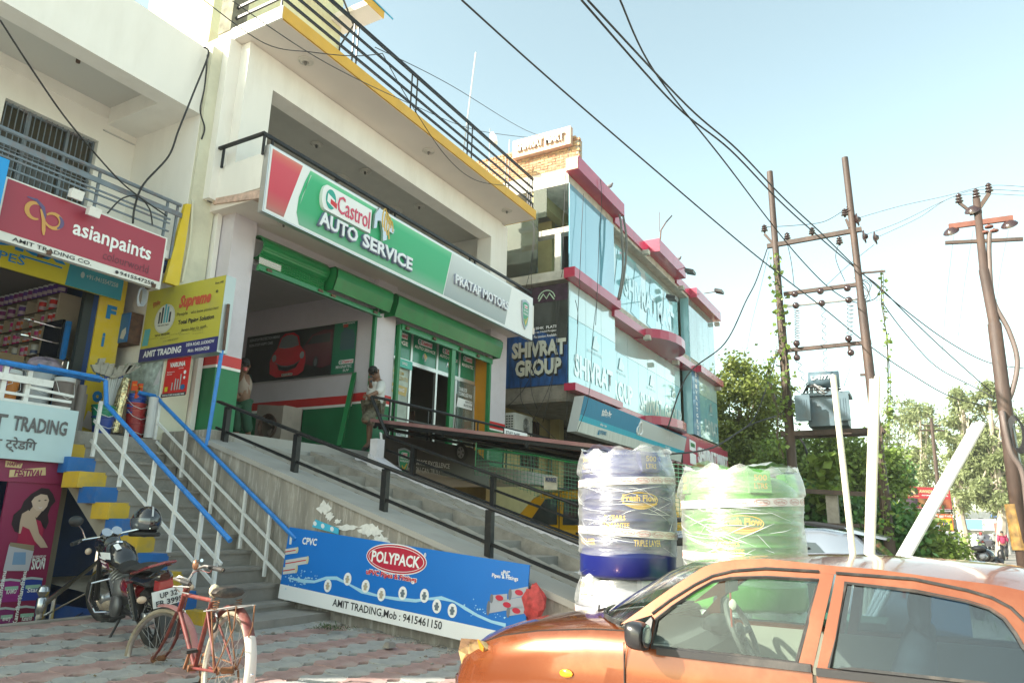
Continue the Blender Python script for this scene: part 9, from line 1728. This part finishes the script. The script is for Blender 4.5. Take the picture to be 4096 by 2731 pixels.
tree('neem_tree','rounded dark green tree beside the red hoarding',at(3570,42),[(D_(3560,1950,42),(ext(42,75),1.6,ext(42,110)))],30,6000,.24,lm4,m_bark,.2,3)
def euc(label,x,d,crowns,seed,lean,n=9000,r=.28):
    b=at(x,d);top=D_(crowns[-1][0],crowns[-1][1],d);pts=[b,b.lerp(top,.35)+V((lean,lean*.5,0)),b.lerp(top,.7)+V((-lean*.6,0,0)),top]
    return tree('eucalyptus_tree',label,b,[(D_(a,b_,d),(ext(d,w_),ext(d,w_)*.9,ext(d,h_))) for a,b_,w_,h_ in crowns],70,int(n*.8),.34,lm3,m_bark2,r,seed,'tall eucalyptus trees along the road',.5,.62,pts,.2)
euc('slender pale eucalyptus with wispy crown above the cream pipes',3580,62,[(3560,1780,80,90),(3600,1640,70,60),(3560,1950,60,60)],11,.6,5000)
euc('slim eucalyptus with bare white trunk behind the red hoarding',3690,58,[(3700,1850,70,110),(3680,1680,60,80)],12,-.8,5500)
euc('tall leaning eucalyptus left of the right utility pole',3860,52,[(3880,1930,110,110),(3860,1740,100,110),(3850,1600,60,80)],13,1.0,13000,.34)
euc('large eucalyptus directly behind the right utility pole',3990,50,[(4000,1960,120,100),(3990,1780,110,120),(3960,1600,80,70)],14,-.6,15000,.34)
euc('eucalyptus half cut by the right edge of the view',4110,54,[(4100,1850,90,200),(4080,2010,80,60),(4110,1680,50,60)],15,.5,8000)
euc('distant low eucalyptus behind the street lamps',3790,75,[(3790,2010,90,60)],16,.3,4000)
# shrubs and creepers
def bush(label,cen,rad,n,ls,seed,lm=lm4,name='leafy_shrub'):c=V(cen);return tree(name,label,(c.x,c.y,0),[(c,rad)],22,int(n*1.7),ls*.72,lm,m_bark,.05,seed,'shrubs below the transformer',0,.45,asp=.5,cat='shrub')
bush('big-leaved shrub directly behind the silver car roof',D_(3230,2110,19),(1.0,.8,.9),3000,.22,21);bush('big-leaved shrub between the two cream pipes',D_(3420,2110,18.5),(.8,.8,.8),2600,.20,22);bush('bright shrub right of the slanting white pipes',D_(3610,2140,17),(.6,.6,.6),3000,.17,23,lm2);bush('low shrub at the foot of the vine-covered pole',D_(3540,2140,16),(.5,.5,.7),1600,.17,24);bush('dark shrub right of the green water tank',D_(3120,2080,21),(.9,.8,1.0),2400,.2,25);bush('small shrub beside the parked hatchback wheel',D_(3760,2220,16),(.5,.5,.35),1200,.13,26,lm2)
tree('leafy_shrub','tall upright shrub with large bright leaves under the platform beam',(at(3290,18.2)),[(D_(3295,1930,18.2),(.22,.22,.8))],12,420,.26,lm2,m_bark,.03,31,None,0,.25,asp=.5,cat='shrub')
def vine(label,pts,n,ls,seed,spread=.12):
    rn=random.Random(seed);t=thing('climbing_vine',label,'vine',pts[-1]);mb=MB()
    for k in range(3):mb.tube([p+V((0,rn.uniform(-.06,.06),rn.uniform(-.05,.05))) for p in pts],.012,4)
    mb.build('stems',m_bark,t);lf=MB()
    for _ in range(n):i=rn.randrange(len(pts)-1);c=pts[i].lerp(pts[i+1],rn.random())+V((rn.uniform(-.15,.0),rn.gauss(0,spread),rn.gauss(0,.05)));leaf(lf,c,ls*rn.uniform(.5,1.2),rn,.5,.4)
    lf.build('leaves',lm2,t,fix=False)
TX_=lambda q:P3(s5(*q),X=XT-.15)
vine('green vine climbing the left twin pole below the cross arms',[TX_((290,600)),TX_((300,780)),TX_((320,900)),TX_((318,1050)),TX_((335,1200)),TX_((350,1450)),P3(s6(430,300),X=XT-.15),P3(s6(400,480),X=XT-.15),P3(s6(450,640),X=XT-.15)],170,.13,1,.11)
vine('thin vine trailing from the left twin pole towards the mango tree',[TX_((310,1140)),TX_((260,1200)),TX_((245,1280)),TX_((280,1400)),TX_((300,1500))],60,.14,2,.05)
vine('dry vine hanging like a cord right of the twin poles',[P(*s5(895,700),D=19.3),P(*s5(900,900),D=19.3),P(*s5(925,1080),D=19.3),P(*s5(932,1300),D=19.3),P(*s5(935,1480),D=19.3),P(*s6(1285,330),D=19.3),P(*s6(1265,480),D=19.3)],130,.12,3,.04)
vine('tangled dry vine wrapping the lower right twin pole',[P3(s6(1210,360),X=XT-.15),P3(s6(1215,560),X=XT-.15),P3(s6(1230,760),X=XT-.15),P3(s6(1250,950),X=XT-.15),P3(s6(1260,1150),X=XT-.15),P3(s6(1260,1280),X=XT-.15)],150,.11,4,.12)
mb=MB();rn=random.Random(9)
for i in range(2600):
    x=rn.uniform(9,60);y=rn.uniform(-2.4,1.2)+(.6 if x>14 else 0);c=V((x,y,0));a=rn.uniform(0,6.3);l_=rn.uniform(.05,.22)*(1 if x>14 else .6);d=V((math.cos(a)*.5,math.sin(a)*.5,1)).normalized()*l_;s_=V((-math.sin(a),math.cos(a),0))*.012;mb.quad(c-s_,c+s_,c+d)
mb.build('grass',lm2,kind='stuff',fix=False)
# litter and sacks on the verge
for i,(q,c_) in enumerate(((s7(1650,640),(.03,.12,.22)),)):p=P3(q,D=8.5);MB().box(p-V((.05,.35,.35)),p+V((.3,.35,.25))).build('blue_crate',paint(c_,.6),None,label='dark blue crate on the verge seen through the rear car window',cat='crate')
# electric panel and shop behind the hedge
pn_=thing('junction_cabinet','grey metal junction panel between posts behind the shrubs','panel',P3(s6(850,1160),X=XT));a,b=P3(s6(805,1165),X=XT+.1),P3(s6(880,940),X=XT+.1);MB().box((XT+.1,min(a.y,b.y),a.z),(XT+.3,max(a.y,b.y),b.z)).build('panel_box',m_conc,pn_)
sh2=thing('sweet_shop','low shop with pastel front and Hindi fascia behind the hedge','shop',at(3350,30));a,b=D_(3120,2160,31),D_(3530,1960,31);
u_=(D_(3530,2000,33)-D_(3120,2000,30));u_.z=0;o_=V((a.x,a.y,0));B=Board(o_,u_,(0,0,4.6),None)
B.n=V((u_.y,-u_.x,0)).normalized();
if B.n.dot(V((0,0,H))-o_)<0:B.n=-B.n
B.shape('front_wall',[(0,0),(1,0),(1,1),(0,1)],paint((.50,.52,.50),.7),sh2,-.2,.2);B.shape('pink_fascia',[(0,.62),(1,.62),(1,.78),(0,.78)],paint((.55,.40,.35),.6),sh2,.02,.05);B.text('पूर्ति शाकाहारी भोजन',.35,.66,.6,.08,paint((.65,.6,.55),.6),sh2,.09);B.shape('blue_board',[(0,.8),(1,.8),(1,1.05),(0,1.05)],paint((.12,.38,.52),.6),sh2,.02,.05);B.shape('sweets_board',[(.45,.15),(.95,.15),(.95,.55),(.45,.55)],paint((.60,.58,.40),.6),sh2,.02,.04);B.ell('printed_sweets',.72,.33,.12,.12,paint((.30,.16,.12),.6),sh2,.08)
# hoardings
def board_far(name,label,q00,q10,q01,d,cat='sign'):
    o_=P(*q00,D=d);e=P(*q10,D=d);t_=P(*q01,D=d);t=thing(name,label,cat,(o_.x,o_.y,0));u_=e-o_;v_=V((0,0,t_.z-o_.z));n_=u_.cross(v_);n_=-n_ if n_.dot(V((0,0,H))-o_)<0 else n_;return t,Board(o_,u_,v_,n_)
t,B=board_far('wedding_hoarding','red wedding venue hoarding with photographs beyond the hedge',q5(457,822),q5(990,842),q5(443,583),38)
B.shape('red_panel',[(0,0),(1,0),(1,1),(0,1)],paint((.40,.03,.04),.5),t,-.08,.08);B.shape('black_strip',[(0,0),(1,0),(1,.13),(0,.13)],paint((.02,.015,.015),.5),t,.01)
B.shape('white_arrow',[(.02,.35),(.06,.35),(.06,.86),(.10,.86),(.10,.80),(.145,.90),(.10,1.0),(.10,.95),(.02,.95)],WT,t,.01);B.text('2.5',.015,.24,.07,.08,WT,t,.012,bold=.04);B.text('KM',.02,.14,.06,.08,WT,t,.012,bold=.04)
B.shape('emblem_panel',[(.17,.68),(.40,.68),(.40,.94),(.17,.94)],BK,t,.012);B.shape('printed_arch',[(.20,.70),(.20,.80),(.25,.82),(.285,.92),(.32,.82),(.37,.80),(.37,.70),(.33,.70),(.31,.78),(.26,.78),(.24,.70)],CRM,t,.016);B.text('Wedding Venue',.16,.58,.26,.08,CRM,t,.012,shear=.25);B.text('AWADH CASTLE',.43,.76,.54,.13,CRM,t,.012,bold=.05);B.text('•ROOMS  •LAWN  •LOWN',.47,.64,.48,.05,WT,t,.012,bold=.03)
for x0,x1,c_ in ((.11,.39,(.10,.06,.09)),(.40,.68,(.28,.13,.05)),(.70,.98,(.25,.07,.03))):B.shape('printed_photo',[(x0,.17),(x1,.17),(x1,.53),(x0,.53)],mat('hoarding_photo_%d' % int(x0*100),c_,.5,var=.9,scale=2.5),t,.012)
B.text('OPP. KUNWAR\'S GLOBAL SCHOOL, DAYAL FARM, CHINHAT LUCKNOW-226028',.02,.10,.95,.03,WT,t,.016);B.text('9151222522',.09,.02,.27,.06,WT,t,.016,bold=.03);B.text('awadhcastle@gmail.com',.48,.02,.49,.06,WT,t,.016,bold=.03)
for a in (.03,.5,.97):p=B.pt(a,0,-.15);MB().tube([(p.x,p.y,0),(p.x,p.y,p.z+.1)],.05,6).build('post',m_rust,t)
t,B=board_far('detergent_banner','orange detergent banner with yellow packet below the wedding hoarding',q5(598,1000),q5(1008,1025),q5(588,835),36)
B.shape('orange_panel',[(0,0),(1,0),(1,1),(0,1)],paint((.55,.13,.04),.5),t,-.05,.05);B.shape('foam',[(.1,.05),(.15,.3),(.4,.4),(.68,.3),(.7,.05)],paint((.6,.62,.65),.5),t,.01);B.shape('yellow_packet',[(.68,.05),(.98,.08),(.96,.75),(.68,.72)],paint((.75,.50,.02),.4),t,.012);B.ell('packet_disc',.82,.4,.12,.28,paint((.8,.55,.1),.4),t,.014);B.text('Tide',.73,.33,.18,.2,paint((.02,.03,.25),.4),t,.018,bold=.06,shear=.1);B.text('NEW',.68,.76,.1,.08,WT,t,.012);B.text('सुपरहिट, बजट में फिट',.45,.80,.52,.14,WT,t,.012)
for hx in (.05,.5):
    B.shape('printed_hand',[(hx,.2),(hx+.05,.2),(hx+.07,.45),(hx+.12,.62),(hx+.10,.64),(hx+.07,.55),(hx+.075,.78),(hx+.055,.78),(hx+.045,.58),(hx+.03,.76),(hx+.012,.74),(hx+.022,.55),(hx-.01,.66),(hx-.025,.63),(hx+.005,.45)],paint((.55,.38,.30),.5),t,.016)
B.shape('white_foot',[(0,-.12),(1,-.12),(1,0),(0,0)],WT,t,-.04,.04);B.text('CHINHAT MARKET, LUCKNOW',.3,-.09,.5,.05,BK,t,.01)
for a in (.1,.9):p=B.pt(a,0,-.1);MB().tube([(p.x,p.y,0),(p.x,p.y,p.z)],.04,6).build('post',m_rust,t)
# far electric poles and street lamps
def farpole(label,top,bot,d,arms):
    a=P(*top,D=d);b=P(*bot,D=d);b=V((a.x+(b.x-a.x),a.y+(b.y-a.y),0));t=thing('far_utility_pole',label,'utility pole',b);MB().tube([a,b],[.1,.15],8).build('pole',m_pole,t,smooth=True)
    for q0,q1_ in arms:MB().bar(P(*q0,D=d),P(*q1_,D=d),.08,.1).build('cross_arm',m_pole,t)
farpole('rusty pole with two cross arms behind the slanting white pipes',s6(1615,335),s6(1660,860),48,[(s6(1548,394),s6(1692,396)),(s6(1525,432),s6(1722,434))])
farpole('thinner rusty pole with two cross arms left of the taller one',s6(1537,618),s6(1560,860),62,[(s6(1488,656),s6(1588,658)),(s6(1485,686),s6(1612,688))])
def streetlamp(label,top,bot,arms,ban,d):
    a=P(*top,D=d);b=P(*bot,D=d);b=V((b.x,b.y,0));t=thing('street_lamp',label,'street lamp',b,'street lamps on the median');MB().tube([a,b],[.06,.09],8).build('pole',m_alu,t,smooth=True)
    for q in arms:e=P(*q,D=d);MB().tube([a-V((0,0,.3)),e],.035,6).build('arm',m_alu,t);MB().bar(e,e+(e-a).normalized()*.6,.18,.06).build('lamp_head',m_alu,t)
    x0,y0,x1,y1=ban;o_=P(x0,y1,D=d-.2);e=P(x1,y1,D=d-.2);tt=P(x0,y0,D=d-.2);mb=MB();mb.prism([o_,e,V((e.x,e.y,tt.z)),V((o_.x,o_.y,tt.z))],(.05,0,0));mb.build('banner_plate',paint((.72,.72,.70),.5),t);text('JEWEL',o_+V((-.02,0,(tt.z-o_.z)*.75))+(e-o_)*.15,(e-o_)*.7,(0,0,(tt.z-o_.z)*.12),paint((.2,.15,.15),.5),t,n=(-1,0,0))
streetlamp('street lamp with twin arms and white banner near the right utility pole',q5(1425,385),q5(1520,1030),[q5(1240,370),q5(1500,385)],(*q5(1422,590),*q5(1500,688)),55)
streetlamp('street lamp with white banner close to the slanting white pipes',q5(1018,525),q5(1080,1050),[q5(1130,512)],(*q5(1005,655),*q5(1070,730)),66)
# median barrier
md=thing('median_barrier','long white concrete median barrier along the far road','barrier',P(*q5(1350,1170),Z=0));p0=P(*q5(1100,1140),Z=0);p1=P(*q5(1640,1185),Z=0);dd=(p1-p0);n_=26
for i in range(n_):a=p0+dd*(i/n_);b=p0+dd*((i+.92)/n_);s_=V((-dd.y,dd.x,0)).normalized()*.12;MB().hexa([a-s_*1.8,b-s_*1.8,b+s_*1.8,a+s_*1.8],[q+V((0,0,.85)) for q in (a-s_,b-s_,b+s_,a+s_)]).build('barrier_block',paint((.66,.66,.64),.7),md)
# far low buildings and stalls
def farbld(label,x0,x1,ytop,ybot,d,col_,wins=3,roof=None,name='roadside_building'):
    a=P(x0,ybot,D=d);b=P(x1,ybot,D=d*1.02);tp_=P(x0,ytop,D=d);t=thing(name,label,'building',(a.x,a.y,0));u_=b-a;u_.z=0;dep=V((-u_.y,u_.x,0)).normalized()*5;dep=-dep if dep.x<0 else dep;a.z=0
    MB().hexa([a,a+u_,a+u_+dep,a+dep],[q+V((0,0,tp_.z)) for q in (a,a+u_,a+u_+dep,a+dep)]).build('wall',paint(col_,.8,var=.15),t);B=Board(a,u_,(0,0,tp_.z),-dep)
    for i in range(wins):x=(i+.25)/wins;w_=B.shape('window',[(x,.5),(x+.4/wins,.5),(x+.4/wins,.8),(x,.8)],m_dg,t,.02,.03);B.shape('frame',[(x-.03/wins,.46),(x+.43/wins,.46),(x+.43/wins,.49),(x-.03/wins,.49)],m_whitem,t,.02,.08);B.shape('door',[(x,0),(x+.45/wins,0),(x+.45/wins,.38),(x,.38)],m_dark,t,.02,.02)
    if roof:MB().hexa([a-dep*.3+V((0,0,tp_.z*.42)),a+u_-dep*.3+V((0,0,tp_.z*.42)),a+u_+V((0,0,tp_.z*.48)),a+V((0,0,tp_.z*.48))],[q+V((0,0,.08)) for q in (a-dep*.3+V((0,0,tp_.z*.42)),a+u_-dep*.3+V((0,0,tp_.z*.42)),a+u_+V((0,0,tp_.z*.48)),a+V((0,0,tp_.z*.48)))]).build('awning',paint(roof,.7),t)
    return t
farbld('white two-storey roadside house with dark windows under the trees',3860,4010,2040,2150,85,(.55,.54,.52),3,(.15,.12,.10));farbld('brown low roadside shop row with tin awning',3800,3905,2075,2155,80,(.20,.15,.11),3,(.3,.3,.3));farbld('pale blue roadside shop at the right edge',4010,4120,2075,2150,78,(.40,.44,.44),3,(.08,.12,.25));farbld('grey low house behind the parked hatchback',3700,3800,2070,2150,70,(.35,.33,.30),3)
for i,(x,y,c_,lab) in enumerate(((3878,2096,(.12,.3,.5),'small blue shop board above the far stalls'),(3925,2098,(.5,.5,.48),'small white shop board above the far stalls'),(3930,2140,(.45,.42,.35),'pale stall board beside the median'))):p=P(x,y,D=72+i);bd=MB().box(p-V((.02,1.1,.5)),p+V((.05,1.1,.5))).build('shop_board',paint(c_,.6),None,label=lab,cat='sign')
# parked vehicles far away
for i,(x,y,c_,lab) in enumerate(((3885,2155,(.5,.5,.5),'white car parked beyond the median at left'),(3975,2160,(.45,.46,.47),'silver car parked beyond the median beside the white one'),(3930,2158,(.05,.05,.06),'dark car parked beyond the median'))):p=P(x,y+10,Z=0) ;p=P(x,2165,D=70);bgcar('parked_car',lab,'car',(p.x,p.y,0),R(80+i*8),3.8,1.6,[(1.9,.6),(1.7,.85),(.9,.98),(.4,1.42),(-1.0,1.45),(-1.5,1.0),(-1.9,.95),(-1.95,.5)],.98,1.1,paint(c_,.3,coat=.8),m_dg,[[(.75,1.0),(.35,1.36),(-.3,1.38),(-.3,1.0)],[(-.36,1.0),(-.36,1.38),(-.95,1.36),(-1.3,1.02)]])
# truck with blue tarpaulin
tk_=thing('red_truck','dusty red cargo truck with blue tarpaulin behind the right utility pole','truck',P(*q5(1590,1210),Z=0));p=P(*q5(1590,1215),Z=0);MB().box(p+V((0,-1.2,.8)),p+V((5,1.0,2.5))).build('cargo_body',mat('dusty_red_body',(.30,.13,.10),.8,var=.3),tk_)
for z in (1.1,1.5,1.9,2.3):MB().box(p+V((-.05,-1.25,z)),p+V((0,1.05,z+.08))).build('side_rib',m_rust,tk_)
for y in (-1.0,.75):MB().lathe([(0,-.15),(.45,-.15),(.5,0),(.45,.15),(0,.15)],16,p+V((.5,y,.5)),(0,1,0)).build('tyre',m_rub,tk_,smooth=2)
MB().hexa([p+V(q) for q in ((-.2,-1.3,2.9),(5,-1.3,2.9),(5,1.3,3.0),(-.2,1.3,3.0))],[p+V(q) for q in ((-.1,-1.1,3.1),(5,-1.1,3.1),(5,1.1,3.3),(-.1,1.1,3.3))]).build('blue_tarpaulin',paint((.05,.12,.35),.7),tk_);
for y in (-1.15,1.0):MB().box(p+V((0,y,2.5)),p+V((.08,y+.08,2.95))).build('post',m_rust,tk_)
# ================================================================ haze
m=bpy.data.materials.new('haze');m.use_nodes=True;n=m.node_tree.nodes;l=m.node_tree.links;n.remove(n['Principled BSDF'])
pvol=n.new('ShaderNodeVolumePrincipled');pvol.inputs['Color'].default_value=(.92,.95,.90,1);pvol.inputs['Density'].default_value=.0008;pvol.inputs['Anisotropy'].default_value=.2
l.new(pvol.outputs[0],n['Material Output'].inputs['Volume'])
hzb=MB().box((-40,-60,-1.1),(190,70,13.6)).build('haze',m,None,kind='stuff')
